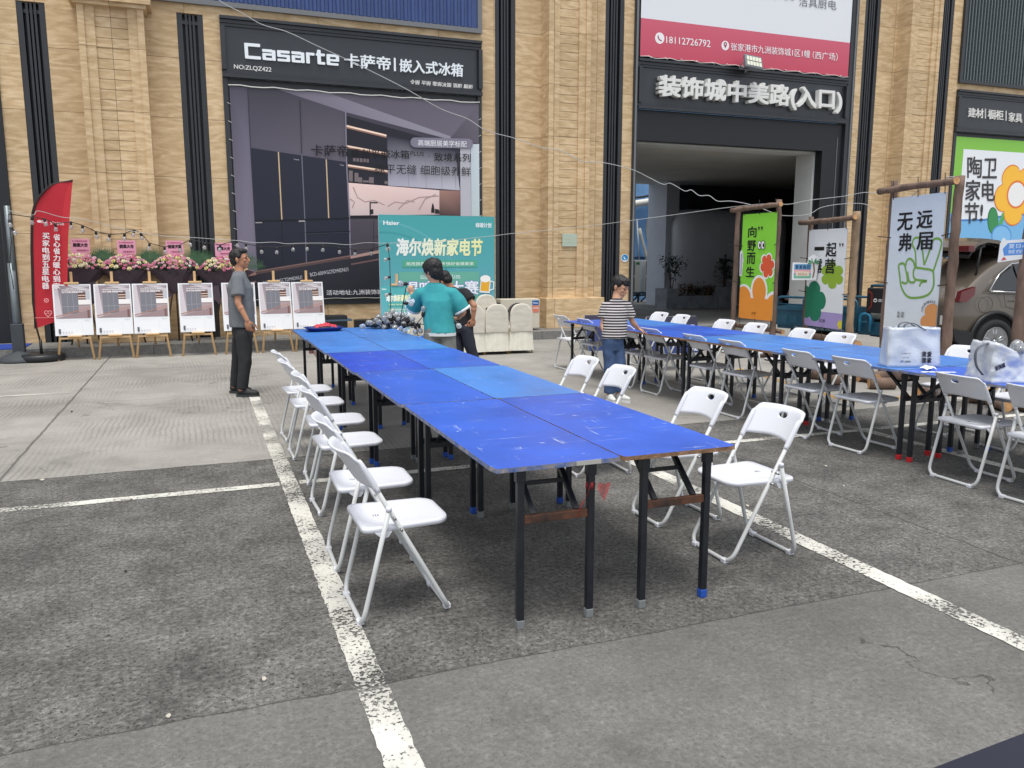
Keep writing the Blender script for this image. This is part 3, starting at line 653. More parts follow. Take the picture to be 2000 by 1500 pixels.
# 1 ---- fridge shop
s1 = shop_sign('black shop sign with white lettering above the large kitchen print', 0.575, 5.475, 4.84, 5.87)
YO = VF-0.0
def letters(sign, body, px, depth, m, bold=0.0, name='lettering', v=None):
    """px: four photo corners (bl, br, tr, tl) of the word on the sign's face"""
    vv = VF-0.014; pts = [fz(*p, vv) for p in px]
    o = raised_text(name, body, (0, -0.0135, 0), EX, EZ, pts, depth, m, sign, bold); return o
def zp(ox, oy, s, pts): return [(ox+x/s, oy+y/s) for x, y in pts]
# the squared wordmark drawn stroke by stroke (cells 0..1 wide, x-height 0.68)
def wordmark(px, depth, m, sign):
    W_, st = {}, 0.17
    H = 0.70
    def strokes(ch):
        t = 0.20
        if ch == 'C': return [(0, 0, 1.1, t), (0, 0, 0.24, 1), (0, 1-t, 1.1, 1)], 1.22
        if ch == 'a': return [(0.0, H-t*0.9, 0.72, H), (0.66, 0, 0.92, H-0.03), (0, 0, 0.66, t*0.8), (0, 0.30, 0.66, 0.30+t*0.75), (0, 0, 0.24, 0.42)], 1.04
        if ch == 's': return [(0, H-t*0.85, 0.9, H), (0, 0.30, 0.25, H), (0, 0.28, 0.9, 0.28+t*0.8), (0.66, 0, 0.9, 0.44), (0, 0, 0.9, t*0.8)], 1.02
        if ch == 'r': return [(0, 0, 0.26, H), (0, H-t*0.85, 0.62, H)], 0.72
        if ch == 't': return [(0.1, 0, 0.36, 0.92), (0, H-t*0.8, 0.66, H), (0.1, 0, 0.66, t*0.8)], 0.78
        if ch == 'e': return [(0, 0, 0.25, H), (0, H-t*0.8, 0.92, H), (0.68, 0.26, 0.92, H), (0, 0.26, 0.92, 0.26+t*0.7), (0, 0, 0.86, t*0.75)], 0.98
    boxes, x = [], 0
    for ch in 'Casarte':
        b, adv = strokes(ch)
        boxes += [(x+q[0], q[1], x+q[2], q[3]) for q in b]; x += adv
    tot = x-0.08; bl, br, tr, tl = [Vector(q) for q in px]; bm = BM(); k = 0
    for a0, b0, a1, b1 in boxes:
        c = 0.04; k += 1; vs = []
        for p, q in ((a0+c, b0), (a1-c, b0), (a1, b0+c), (a1, b1-c), (a1-c, b1), (a0+c, b1), (a0, b1-c), (a0, b0+c)):
            p /= tot; z = bl*(1-p)*(1-q)+br*p*(1-q)+tr*p*q+tl*(1-p)*q; vs.append((z.x, z.y))
        prism(bm, vs, (1, 0, 0), (0, 0, 1), (0, -0.0135, 0), depth+0.0004*k)
    return obj('lettering', bm, m, sign)
wordmark([fz(*p, VF-0.014) for p in zp(400, 0, 3.333, [(262, 383), (872, 432), (868, 330), (255, 281)])], 0.035, WH, s1)
letters(s1, '卡萨帝', zp(400, 0, 3.333, [(908, 438), (1208, 462), (1204, 375), (908, 350)]), 0.035, WH, 0.035)
letters(s1, '|', zp(400, 0, 3.333, [(1230, 464), (1242, 465), (1240, 380), (1229, 378)]), 0.03, WH)
letters(s1, '嵌入式冰箱', zp(400, 0, 3.333, [(1265, 468), (1675, 503), (1678, 420), (1268, 385)]), 0.035, WH, 0.035)
letters(s1, 'NO:ZLQZ422', zp(400, 0, 3.333, [(190, 452), (432, 474), (433, 440), (190, 420)]), 0.012, WH2, 0.03)
letters(s1, '全嵌 平嵌 零嵌冰箱 酒柜 橱柜', zp(400, 0, 3.333, [(1336, 552), (1742, 587), (1744, 553), (1337, 518)]), 0.012, WH2, 0.03)
# 2 ---- passage entrance
s2 = shop_sign('black entrance sign with thick white block letters above the dark passage', 9.02, 14.72, 4.83, 5.85)
letters(s2, '装饰城中美路(入口)', zp(950, 0, 3.333, [(1100, 648), (2286, 742), (2290, 590), (1108, 496)]), 0.13, WH2, 0.055)
# 3 ---- building materials shop
s3 = shop_sign('black shop sign reading building materials above the green flower print, cut by the right edge', 18.27, 27.0, 4.84, 5.87)
letters(s3, '建材', zp(1400, 0, 3.333, [(1632, 762), (1731, 771), (1731, 710), (1633, 702)]), 0.03, WH2, 0.02)
letters(s3, '|', zp(1400, 0, 3.333, [(1742, 772), (1746, 772), (1746, 708), (1742, 708)]), 0.03, WH2)
letters(s3, '橱柜', zp(1400, 0, 3.333, [(1762, 775), (1860, 784), (1860, 722), (1762, 713)]), 0.03, WH2, 0.02)
letters(s3, '|', zp(1400, 0, 3.333, [(1876, 786), (1880, 786), (1880, 722), (1876, 722)]), 0.03, WH2)
letters(s3, '家具', zp(1400, 0, 3.333, [(1895, 792), (1982, 800), (1982, 740), (1895, 732)]), 0.03, WH2, 0.02)
# ---- kitchen print
VK = VF+0.028-0.03
A = Art((0, VF-0.035, 0), EX, EZ); z8 = lambda pts: [fz(440+x/3.41, 160+y/3.41, VF-0.035) for x, y in pts]
TL, TR, BRp, BLp = fz(446.5, 165.5), fz(934, 204), (5.40, 0.875), (0.71, 0.875)
T_, B_ = (TL[1]+TR[1])/2-0.01, 0.875; X0, X1 = 0.685, 5.405
def clampx(pts): return [(min(max(p[0], X0), X1), min(max(p[1], B_), T_)) for p in pts]
def K(pts, col, cols=None): A.poly(clampx(z8(pts)), col, cols)
A.rect(X0, B_, X1, T_, (66, 62, 74), n=1)
K([(0, 0), (145, 20), (165, 440), (215, 1262), (100, 1300), (60, 1400)], 0, [(78, 75, 88), (78, 75, 88), (112, 108, 126), (128, 120, 138), (128, 120, 138), (112, 108, 126)])
K([(145, 20), (350, 40), (798, 198), (806, 535), (168, 442)], 0, [(64, 62, 72), (64, 62, 72), (80, 76, 88), (104, 98, 110), (88, 84, 98)])
K([(350, 40), (690, 60), (1500, 362), (1500, 385), (798, 200)], 0, [(112, 106, 120), (128, 122, 136), (150, 146, 160), (150, 146, 160), (128, 122, 138)])
K([(690, 40), (1720, 140), (1720, 412), (1500, 385), (1500, 362)], 0, [(92, 86, 98), (104, 98, 110), (98, 92, 104), (84, 80, 92), (108, 102, 116)])
K([(804, 225), (1200, 335), (1530, 432), (1560, 722), (820, 672)], 0, [(28, 28, 38), (30, 30, 42), (44, 44, 56), (40, 40, 50), (34, 34, 44)])
K([(1078, 360), (1530, 450), (1562, 722), (1085, 690)], 0, [(40, 40, 54), (60, 60, 76), (196, 194, 206), (176, 174, 190)])
for xa, xb in ((1215, 1222), (1330, 1338), (1436, 1442), (1525, 1535)): K([(xa, 470), (xa+2, 470), (xb+2, 715), (xb, 715)], (120, 118, 134))
for (xa, ya, xb, yb, hh) in ((805, 285, 1073, 350, 13), (808, 420, 1078, 470, 12), (815, 548, 1082, 588, 12)):
    K([(xa, ya), (xb, yb), (xb, yb+hh*1.8), (xa, ya+hh*1.8)], (150, 112, 96)); K([(xa, ya+2), (xb, yb+2), (xb, yb+hh), (xa, ya+hh)], (255, 226, 204))
for x_, y_, ww, hh in ((850, 505, 18, 26), (872, 507, 18, 26), (895, 508, 18, 28), (918, 510, 18, 26), (940, 512, 16, 26), (822, 590, 26, 74), (860, 605, 26, 62), (885, 635, 26, 36), (915, 655, 40, 16), (956, 634, 32, 42), (1060, 660, 22, 22)):
    K([(x_, y_), (x_+ww, y_+2), (x_+ww, y_+hh), (x_, y_+hh-2)], (122, 110, 112))
K([(820, 672), (1425, 722), (1425, 884), (826, 890)], 0, [(244, 214, 206), (236, 210, 206), (206, 182, 180), (214, 196, 194)])
for pl in ([(850, 700), (880, 770), (930, 800), (990, 790), (1060, 820)], [(1080, 830), (1130, 800), (1200, 810), (1290, 770), (1420, 760)], [(1150, 850), (1210, 790), (1260, 800)], [(830, 780), (860, 800), (845, 840)], [(1290, 850), (1330, 780), (1400, 750)]):
    A.line(clampx(z8(pl)), 0.022, (176, 150, 148))
K([(960, 800), (1012, 800), (1012, 808), (968, 808), (968, 888), (960, 888)], (30, 30, 34)); K([(966, 850), (985, 848), (985, 880), (966, 882)], (34, 34, 38))
K([(1370, 850), (1378, 810), (1384, 810), (1392, 850), (1392, 872), (1370, 872)], (24, 24, 28)); K([(1395, 845), (1420, 850), (1430, 878), (1395, 878)], (36, 34, 38))
K([(1425, 722), (1562, 725), (1562, 895), (1425, 890)], 0, [(166, 128, 116), (150, 112, 104), (82, 62, 62), (70, 54, 56)])
K([(1562, 412), (1630, 415), (1636, 895), (1565, 895)], (186, 186, 194)); K([(1632, 415), (1720, 416), (1720, 895), (1637, 895)], 0, [(196, 206, 214), (204, 214, 220), (196, 210, 212), (188, 202, 204)])
K([(826, 890), (1720, 895), (1720, 910), (828, 912)], (24, 24, 30))
K([(828, 912), (1720, 912), (1720, 1330), (832, 1330)], 0, [(78, 72, 82), (90, 84, 94), (80, 74, 84), (66, 60, 70)])
for pl in ([(985, 925), (988, 1130)], [(988, 1030), (1100, 1032)], [(1100, 920), (1104, 1120)]): A.line(clampx(z8(pl)), 0.012, (36, 34, 42))
K([(170, 440), (806, 535), (826, 905), (832, 1165), (214, 1262)], 0, [(34, 37, 52), (36, 39, 56), (32, 36, 52), (30, 34, 50), (30, 33, 48)])
for pl, wd, cl in (([(353, 468), (376, 918)], 0.022, (204, 178, 142)), ([(671, 517), (688, 908)], 0.022, (204, 178, 142)), ([(508, 480), (530, 935), (540, 1212)], 0.02, (104, 104, 120)), ([(800, 200), (806, 535), (826, 905), (832, 1165)], 0.024, (132, 128, 144)), ([(496, 120), (508, 480)], 0.012, (40, 38, 48)), ([(148, 42), (168, 440)], 0.01, (52, 50, 60)),
    ([(198, 928), (826, 908)], 0.03, (16, 18, 28)), ([(200, 938), (245, 937)], 0.022, (150, 146, 150)), ([(488, 928), (528, 927)], 0.03, (160, 154, 154)), ([(374, 935), (380, 1215)], 0.01, (18, 20, 30)), ([(534, 1004), (828, 996)], 0.02, (14, 16, 26)), ([(536, 1012), (828, 1002)], 0.008, (70, 72, 88))):
    A.line(clampx(z8(pl)), wd, cl)
A.text('Casarte', clampx(z8([(455, 519), (490, 524), (490, 516), (455, 512)])), (220, 220, 225)); A.text('Casarte', clampx(z8([(762, 556), (789, 560), (789, 553), (762, 549)])), (220, 220, 225))
K([(60, 1345), (215, 1262), (832, 1165), (1720, 1010), (1720, 1500), (0, 1500)], 0, [(44, 40, 48), (46, 44, 54), (46, 46, 56), (60, 56, 64), (34, 36, 46), (34, 36, 46)])
A.line(clampx(z8([(90, 1296), (205, 1276)])), 0.05, (158, 124, 116)); A.line(clampx(z8([(205, 1270), (832, 1165)])), 0.065, (92, 72, 72)); A.line(clampx(z8([(205, 1262), (832, 1158)])), 0.02, (132, 104, 98)); A.line(clampx(z8([(832, 1168), (1720, 1000)])), 0.055, (180, 146, 138)); A.line(clampx(z8([(836, 1215), (1720, 1060)])), 0.03, (118, 92, 92)); A.line(clampx(z8([(110, 1350), (205, 1330)])), 0.035, (128, 98, 94))
A.text('BCD-601WGCTDM4DNU1', clampx(z8([(252, 1352), (510, 1312), (508, 1288), (250, 1328)])), (206, 206, 214)); A.text('BCD-600WGCFDM4DNU1', clampx(z8([(566, 1296), (818, 1260), (815, 1234), (562, 1272)])), (206, 206, 214))
A.text('活动地址:九洲装饰城1区1幢', clampx(z8([(672, 1420), (1165, 1412), (1165, 1378), (672, 1386)])), (236, 236, 240), 0.006)
# pill and headline
pl = []; c0, c1 = z8([(1262, 405)])[0], z8([(1616, 412)])[0]; hh = (z8([(1400, 372)])[0][1]-z8([(1400, 438)])[0][1])/2; zc = z8([(1440, 408)])[0][1]
tilt = lambda x_: (0)
for k in range(13): t = R(90+180*k/12); pl.append((c0[0]+hh*math.cos(t), c0[1]+hh*math.sin(t)))
for k in range(13): t = R(-90+180*k/12); pl.append((c1[0]+hh*math.cos(t), c1[1]+hh*math.sin(t)))
A.poly(pl, (128, 124, 140)); A.text('高端厨居美学标配', z8([(1280, 426), (1604, 436), (1604, 396), (1280, 386)]), (238, 238, 242))
A.text('卡萨帝', z8([(570, 490), (820, 500), (814, 425), (570, 420)]), (22, 22, 30), 0.02); A.text('原创平嵌冰箱', z8([(835, 500), (1222, 514), (1222, 458), (835, 446)]), (24, 22, 28), 0.018)
A.text('PLUS', z8([(1230, 492), (1320, 497), (1320, 468), (1230, 462)]), (24, 22, 28)); A.text('·', z8([(1348, 500), (1356, 500), (1356, 492), (1348, 492)]), (24, 22, 28)); A.text('致境系列', z8([(1388, 528), (1630, 534), (1630, 480), (1388, 472)]), (24, 22, 28), 0.018)
A.text('纯平无缝 细胞级养鲜', z8([(992, 610), (1630, 630), (1630, 568), (992, 544)]), (26, 24, 30))
kp = A.build('printed_banner', m=print_mat('banner_vinyl', 0.5, 0.004, 1.6)); tag(kp, 'big printed banner of a dark kitchen with navy fridges stretched over the shop window', 'banner')
bm = BM(); bx(bm, X0, X1, VF-0.034, VF-0.031, B_, T_); fr = obj('backing', bm, mat('pvc_back', (120, 120, 125), 0.7), kp)
bm = BM(); cordm = mat('white_cord', (222, 222, 216), 0.7)
tp = [(X0-0.02+(X1-X0+0.04)*k/24, VF-0.05, T_+0.015+0.012*math.sin(k*1.9)) for k in range(25)]; tube(bm, tp, 0.011, 6); bp_ = [(X0+(X1-X0)*k/24, VF-0.05, B_-0.02+0.008*math.sin(k*2.3)) for k in range(25)]; tube(bm, bp_, 0.009, 6)
for k in range(1, 12): z_ = B_+(T_-B_)*k/12; tube(bm, [(X0+0.01, VF-0.05, z_), (X0-0.05, VF-0.04, z_+0.03)], 0.004, 5); tube(bm, [(X1-0.01, VF-0.05, z_), (X1+0.05, VF-0.04, z_+0.03)], 0.004, 5)
obj('lacing_cord', bm, cordm, kp)
# ---- red and white print above the passage
A = Art((0, VF-0.045, 0), EX, EZ); v_ = VF-0.045
zr = lambda pts: [fz(950+x/3.333, y/3.333, v_) for x, y in pts]
xa, xb = 9.05, 14.70; zt = fz(1450, 60, v_)[1]-0.0; z_mid = (fz(1252, 36, v_)[1]+fz(1659.5, 82.5, v_)[1])/2; z_bot = 5.90
A.rect(xa, z_mid, xb, 8.0, (226, 229, 233)); A.rect(xa, z_bot, xb, z_mid, (196, 78, 98), (206, 96, 116), n=1)
def circ(px, r, col): c_ = fz(*px, v_); A.blob(c_, r, r, col, 30)
circ((1288.5, 74.5), 0.115, (240, 236, 238)); c_ = fz(1288.5, 74.5, v_); A.line([(c_[0]-0.045, c_[1]+0.05), (c_[0]-0.035, c_[1]), (c_[0]+0.0, c_[1]-0.038), (c_[0]+0.05, c_[1]-0.05)], 0.028, (150, 60, 82))
circ((1416.5, 89), 0.10, (240, 236, 238)); c_ = fz(1416.5, 88, v_); A.poly([(c_[0]-0.045, c_[1]+0.01), (c_[0], c_[1]-0.075), (c_[0]+0.045, c_[1]+0.01)], (150, 60, 82)); A.blob((c_[0], c_[1]+0.02), 0.045, 0.045, (150, 60, 82)); A.blob((c_[0], c_[1]+0.02), 0.018, 0.018, (240, 236, 238))
A.text('18112726792', zr([(1170, 280), (1457, 308), (1458, 262), (1170, 236)]), (244, 238, 240), 0.012)
z4 = lambda pts: [fz(1400+x/3.333, y/3.333, v_) for x, y in pts]
A.text('张家港市九洲装饰城1区1幢', z4([(92, 328), (604, 378), (606, 328), (92, 278)]), (244, 238, 240), 0.01); A.text('（西广场）', z4([(622, 382), (785, 398), (785, 346), (622, 334)]), (244, 238, 240), 0.01)
A.text('洁具厨电', [fz(1560, 12, v_), fz(1633, 20, v_), fz(1633, 1, v_), fz(1560, -7, v_)], (120, 120, 126)); A.text('装饰城品质家装', [fz(1380, -16, v_), fz(1550, 2, v_), fz(1550, -22, v_), fz(1380, -40, v_)], (120, 120, 126))
rp = A.build('printed_banner', m=print_mat('banner_vinyl', 0.5, 0.004, 1.6)); tag(rp, 'large white print with a crimson phone and address band above the entrance sign', 'banner')
bm = BM(); bx(bm, xa, xb, VF-0.0445, VF-0.041, z_bot, 8.0); obj('backing', bm, MATS['pvc_back'], rp)
bm = BM(); tube(bm, [(xa+(xb-xa)*k/30, VF-0.06, z_bot-0.01+0.02*math.sin(k*2.1)) for k in range(31)], 0.007, 6)
for k in range(14): x_ = xa+0.2+k*0.4; tube(bm, [(x_, VF-0.06, z_bot+0.02), (x_+0.07, VF-0.07, z_bot-0.03)], 0.006, 5)
obj('lacing_cord', bm, MATS['white_cord'], rp)
# ---- floodlight
q = FV(1471, 122, VF-0.35); fl = thing('floodlight', 'grey LED floodlight with ten square cells above the entrance letters', 'floodlight', (q.x, q.y, q.z))
rot = Matrix.Rotation(R(-22), 3, 'X') @ Matrix.Rotation(R(6), 3, 'Y')
bm = BM(); box(bm, (0, 0.0, 0), (0.46, 0.07, 0.32), bev=0.02, rot=rot); obj('housing', bm, mat('floodlight_grey', (104, 110, 116), 0.5), fl)
bm = BM()
for i in range(5):
    for j in range(2): box(bm, rot @ Vector((-0.156+i*0.078, -0.040, -0.062+j*0.124)), (0.064, 0.012, 0.10), rot=rot)
obj('lens', bm, mat('led_lens', (214, 216, 196), 0.25), fl)
bm = BM(); tube(bm, bend([(-0.25, 0, 0.0), (-0.26, 0.16, -0.12), (0.26, 0.16, -0.12), (0.25, 0, 0)], 0.03), 0.012, 8); tube(bm, [(0, 0.16, -0.12), (0, 0.34, -0.16)], 0.02, 8); obj('bracket', bm, mat('floodlight_grey', (104, 110, 116), 0.5), fl)
# ---- green flower print at the right
A = Art((0, VF-0.035, 0), EX, EZ); v_ = VF-0.035; zg = lambda pts: [fz(1860+x/3.264, 180+y/3.261, v_) for x, y in pts]
A.rect(18.36, 0.88, 26.9, 4.72, (132, 194, 76))
A.rect(18.36, 1.30, 26.9, 2.78, (96, 160, 212)); x0_, z0_ = zg([(72, 362)])[0]; A.rect(x0_, 1.42, 26.9, z0_-0.0, (232, 236, 240)) 
A.poly([(18.37, 2.62), (19.6, 2.66), (20.6, 2.82), (22.5, 2.84), (26.9, 2.7), (26.9, 1.62), (18.37, 1.62)], (70, 130, 196)); A.poly([(18.37, 2.57), (19.6, 2.60), (20.6, 2.77), (22.5, 2.79), (26.9, 2.65), (26.9, 1.66), (18.37, 1.66)], (120, 182, 226))
A.rect(18.37, 1.42, 26.9, 1.62, (172, 150, 138)); A.rect(18.37, 0.885, 26.9, 1.42, (132, 194, 76))
cx_, cz_ = zg([(408, 652)])[0]; RF = (cx_-zg([(262, 652)])[0][0]+zg([(408, 465)])[0][1]-cz_)/2*1.03; stem = zg([(262, 880), (330, 800)])
A.poly(zg([(228, 960), (258, 960), (258, 1175), (228, 1175)]), (66, 150, 84))
pblob(A, lambda x, y: zg([(x, y)])[0], 258, 818, 35, 86, (36, 110, 66)); pblob(A, lambda x, y: zg([(x, y)])[0], 260, 820, 31, 80, (60, 142, 84)); A.poly(zg([(286, 860), (300, 880), (344, 775), (318, 768)]), (84, 170, 92))
pblob(A, lambda x, y: zg([(x, y)])[0], 312, 915, 64, 72, (84, 146, 204)); pblob(A, lambda x, y: zg([(x, y)])[0], 312, 919, 58, 66, (130, 188, 232))
A.flower((cx_, cz_), RF, 5, (226, 120, 50), 0.32, rot=48); A.flower((cx_, cz_), RF-0.035, 5, (248, 190, 62), 0.32, rot=48)
rw = cx_-zg([(345, 652)])[0][0]; rh = cz_-zg([(408, 742)])[0][1]; A.blob((cx_, cz_), rw, rh, (228, 124, 56), 40); A.blob((cx_, cz_), rw*0.85, rh*0.85, (238, 238, 236), 40)
for k, (ch, q4) in enumerate((('陶', [(95, 545), (186, 545), (186, 412), (95, 412)]), ('卫', [(190, 548), (280, 548), (285, 424), (200, 424)]), ('家', [(80, 690), (172, 690), (180, 560), (86, 560)]), ('电', [(188, 692), (268, 692), (268, 565), (188, 565)]), ('节', [(74, 835), (160, 835), (168, 705), (78, 705)]), ('!', [(172, 822), (190, 822), (193, 716), (178, 716)]))):
    A.text(ch, zg(q4), (62, 60, 62), 0.03)
gp = A.build('printed_banner', m=print_mat('banner_vinyl', 0.5, 0.004, 1.6)); tag(gp, 'printed banner with an orange-petalled flower on white and green beside the right edge', 'banner')
bm = BM(); bx(bm, 18.355, 26.95, VF-0.034, VF-0.031, 0.88, 4.72); obj('backing', bm, MATS['pvc_back'], gp)
# ---- plaque and round sticker
q = FV(1112, 469, VF-0.36); bm = BM(); box(bm, (0, 0, 0), (0.34, 0.02, 0.265), bev=0.004); pq = obj('wall_plaque', bm, mat('pale_green_enamel', (176, 190, 174), 0.3)); pq.location = (q.x, VF-0.375, q.z); tag(pq, 'pale green plaque fixed to the sandstone pilaster left of the passage', 'plaque')
A = Art((0, -0.0115, 0), EX, EZ); A.trect('文明单位', -0.10, 0.0, 0.11, 0.05, (206, 206, 176)); A.trect('JZ', -0.15, -0.04, -0.115, 0.04, (206, 206, 176)); A.trect('示范市场', -0.08, -0.07, 0.09, -0.03, (198, 200, 170)); A.build('engraving', pq)
q = FV(1220, 504, VF); A = Art((0, -0.006, 0), EX, EZ); A.blob((0, 0), 0.088, 0.088, (232, 236, 238)); A.blob((0, 0.005), 0.078, 0.074, (26, 132, 190)); A.poly([(-0.03, 0.035), (-0.012, 0.035), (-0.008, 0.0), (0.03, -0.012), (0.03, -0.028), (-0.022, -0.022)], (236, 240, 242)); A.rect(-0.06, -0.062, 0.06, -0.048, (232, 236, 238))
bm = BM(); lathe(bm, [(0.088, 0), (0.088, 0.003)], M=Matrix.Rotation(R(90), 3, 'X')); st = obj('round_sticker', bm, mat('sticker_white', (230, 232, 234), 0.4)); st.location = (q.x, VF-0.003, q.z); tag(st, 'small round blue and white sticker on the stone strip beside the passage', 'sticker'); A.build('print', st)
# ================================================================ tables
BLUE_A = (28, 78, 196); BLUE_B = (54, 118, 205)
def top_mat(nm, rgb, wear=0.0):
    if nm in MATS: return MATS[nm]
    m = bpy.data.materials.new(nm); m.use_nodes = True; n = m.node_tree; b = n.nodes['Principled BSDF']; L = n.links
    tc = n.nodes.new('ShaderNodeTexCoord'); gi = n.nodes.new('ShaderNodeObjectInfo'); of = n.nodes.new('ShaderNodeVectorMath'); of.operation = 'ADD'
    cmb = n.nodes.new('ShaderNodeCombineXYZ'); sc = n.nodes.new('ShaderNodeMath'); sc.operation = 'MULTIPLY'; sc.inputs[1].default_value = 37; L.new(gi.outputs['Random'], sc.inputs[0]); L.new(sc.outputs[0], cmb.inputs[0]); L.new(sc.outputs[0], cmb.inputs[1])
    L.new(tc.outputs['Object'], of.inputs[0]); L.new(cmb.outputs[0], of.inputs[1])
    a = n.nodes.new('ShaderNodeTexNoise'); a.inputs['Scale'].default_value = 2.2; a.inputs['Detail'].default_value = 6; a.inputs['Roughness'].default_value = 0.65; L.new(of.outputs[0], a.inputs[0])
    r = n.nodes.new('ShaderNodeValToRGB'); c = lin(rgb); r.color_ramp.elements[0].position = 0.3; r.color_ramp.elements[1].position = 0.75
    r.color_ramp.elements[0].color = (*[q*0.84 for q in c], 1); r.color_ramp.elements[1].color = (*[min(1, q*1.14+0.004) for q in c], 1); L.new(a.outputs[0], r.inputs[0])
    # scratches: stretched thresholded noise in two directions
    prev = r.outputs[0]
    for k, (sx, sy_, rot, th) in enumerate(((3.0, 60.0, 24, 0.70), (50.0, 4.0, 12, 0.715), (16.0, 22.0, 0, 0.725))):
        mp = n.nodes.new('ShaderNodeMapping'); mp.inputs['Scale'].default_value = (sx, sy_, 1); mp.inputs['Rotation'].default_value = (0, 0, R(rot)); L.new(of.outputs[0], mp.inputs[0])
        q = n.nodes.new('ShaderNodeTexNoise'); q.inputs['Scale'].default_value = 1.0; q.inputs['Detail'].default_value = 3; q.inputs['Roughness'].default_value = 0.65; L.new(mp.outputs[0], q.inputs[0])
        rr = n.nodes.new('ShaderNodeValToRGB'); rr.color_ramp.elements[0].position = th-0.04; rr.color_ramp.elements[1].position = th; rr.color_ramp.elements[1].color = (0.75, 0.75, 0.75, 1); L.new(q.outputs[0], rr.inputs[0])
        mx = n.nodes.new('ShaderNodeMix'); mx.data_type = 'RGBA'; L.new(rr.outputs[0], mx.inputs[0]); L.new(prev, mx.inputs[6]); mx.inputs[7].default_value = (0.42, 0.5, 0.68, 1); prev = mx.outputs[2]
    L.new(prev, b.inputs['Base Color']); b.inputs['Roughness'].default_value = 0.36; b.inputs['Specular IOR Level'].default_value = 0.45
    r2 = n.nodes.new('ShaderNodeMath'); r2.operation = 'MULTIPLY_ADD'; r2.inputs[1].default_value = 0.3; r2.inputs[2].default_value = 0.22; L.new(a.outputs[0], r2.inputs[0]); L.new(r2.outputs[0], b.inputs['Roughness'])
    bp = n.nodes.new('ShaderNodeBump'); bp.inputs['Strength'].default_value = 0.12; bp.inputs['Distance'].default_value = 0.01; L.new(a.outputs[0], bp.inputs['Height']); L.new(bp.outputs[0], b.inputs['Normal'])
    MATS[nm] = m; return m
TM = [top_mat('royal_blue_laminate', (46, 90, 192)), top_mat('sky_blue_laminate', (66, 124, 200)), top_mat('deep_blue_laminate', (40, 76, 190))]
EDGE_BLUE = mat('blue_edge_band_chipped', (40, 84, 150), 0.6, var=0.5, vs=16, rgb2=(150, 140, 124), bump=0.4, bs=60)
EDGE_WOOD = mat('bare_chipboard_edge', (128, 98, 72), 0.8, var=0.35, vs=22, bump=0.6, bs=70)
EDGE_TAPE = mat('grey_tape', (170, 168, 160), 0.6)
LEG = mat('black_square_tube', (17, 21, 30), 0.34, var=0.35, vs=9, rgb2=(34, 36, 42)); LEG_R = mat('rusty_crossbar', (34, 28, 26), 0.6, var=0.5, vs=12, rgb2=(96, 58, 36), bump=0.4)
CAPS = {'grey': mat('grey_foot_tape', (118, 122, 122), 0.7), 'blue': mat('blue_foot_tape', (30, 78, 168), 0.5), 'red': mat('red_foot_cap', (190, 34, 40), 0.4)}
TT = 0.020
def make_table(wd, ln, top, edge, caps, label, loc, rz, group, legsp=0.34, inset=0.13, seed=0, rusty=True):
    rnd = random.Random(seed); t = thing('folding_table', label, 'table', loc, rz, group); hz = 0.75
    bm = BM(); g = 0.003; x0, x1, y0, y1 = -wd/2+g, wd/2-g, -ln/2+g, ln/2-g
    # top sheet with softly chipped outline
    ring = []; nn = 26
    def side(a, b, k):
        for i in range(k): ring.append(Vector(a)+(Vector(b)-Vector(a))*i/k)
    cr = 0.012
    side((x0+cr, y0, 0), (x1-cr, y0, 0), nn); side((x1, y0+cr, 0), (x1, y1-cr, 0), 40); side((x1-cr, y1, 0), (x0+cr, y1, 0), nn); side((x0, y1-cr, 0), (x0, y0+cr, 0), 40)
    up, lo = [], []
    for p in ring:
        j = abs(rnd.gauss(0, 0.0014)); q = p*1.0; ctr = Vector((0, 0, 0)); d = (ctr-q); d = Vector((math.copysign(1, d.x) if abs(q.x) > wd/2-0.02 else 0, math.copysign(1, d.y) if abs(q.y) > ln/2-0.02 else 0, 0))
        up.append(bm.verts.new((q.x+d.x*j, q.y+d.y*j, hz))); lo.append(bm.verts.new((q.x+d.x*j*0.3, q.y+d.y*j*0.3, hz-TT)))
    f = bm.faces.new(up); f.material_index = 0; f = bm.faces.new(lo[::-1]); f.material_index = 1
    m = len(up)
    for i in range(m):
        f = bm.faces.new((lo[i], lo[(i+1) % m], up[(i+1) % m], up[i])); f.material_index = 1
    obj('tabletop', bm, [top, edge], t)
    for s in (-1, 1):
        ye = s*(ln/2-0.045)
        for sx in (-1, 1):
            bm = BM(); X = sx*legsp/2; box(bm, (X, ye, 0.385), (0.032, 0.032, 0.688), bev=0.003); box(bm, (X, ye-s*0.0, 0.70), (0.044, 0.036, 0.056), bev=0.003)
            lg = obj('leg', bm, LEG, t); cp_ = caps[0] if (sx < 0) == (s < 0) else caps[-1]
            bm = BM(); box(bm, (X, ye, 0.021), (0.036, 0.036, 0.042), bev=0.004); obj('foot_cap', bm, CAPS[cp_], lg)
        bm = BM(); box(bm, (0, ye, 0.50), (legsp-0.034, 0.024, 0.036), bev=0.002); obj('crossbar', bm, LEG_R if (rusty and s < 0) else LEG, t)
        bm = BM()
        for sx in (-1, 1):
            a = Vector((sx*0.105, ye-s*0.008, 0.515)); b = Vector((sx*0.105, ye-s*0.24, hz-TT-0.012)); d = b-a; rot = d.to_track_quat('Z', 'Y').to_matrix(); box(bm, (a+b)/2, (0.024, 0.02, d.length), rot=rot)
        mid = Vector((0, ye-s*0.125, 0.625)); box(bm, mid, (0.19, 0.014, 0.018))
        obj('folding_brace', bm, LEG, t)
    for sx in (-1, 1):
        bm = BM(); box(bm, (sx*legsp/2, 0, hz-TT-0.009), (0.022, ln-0.1, 0.016)); obj('rail', bm, LEG, t)
    return t
g1 = 'blue folding tables joined in two long rows'
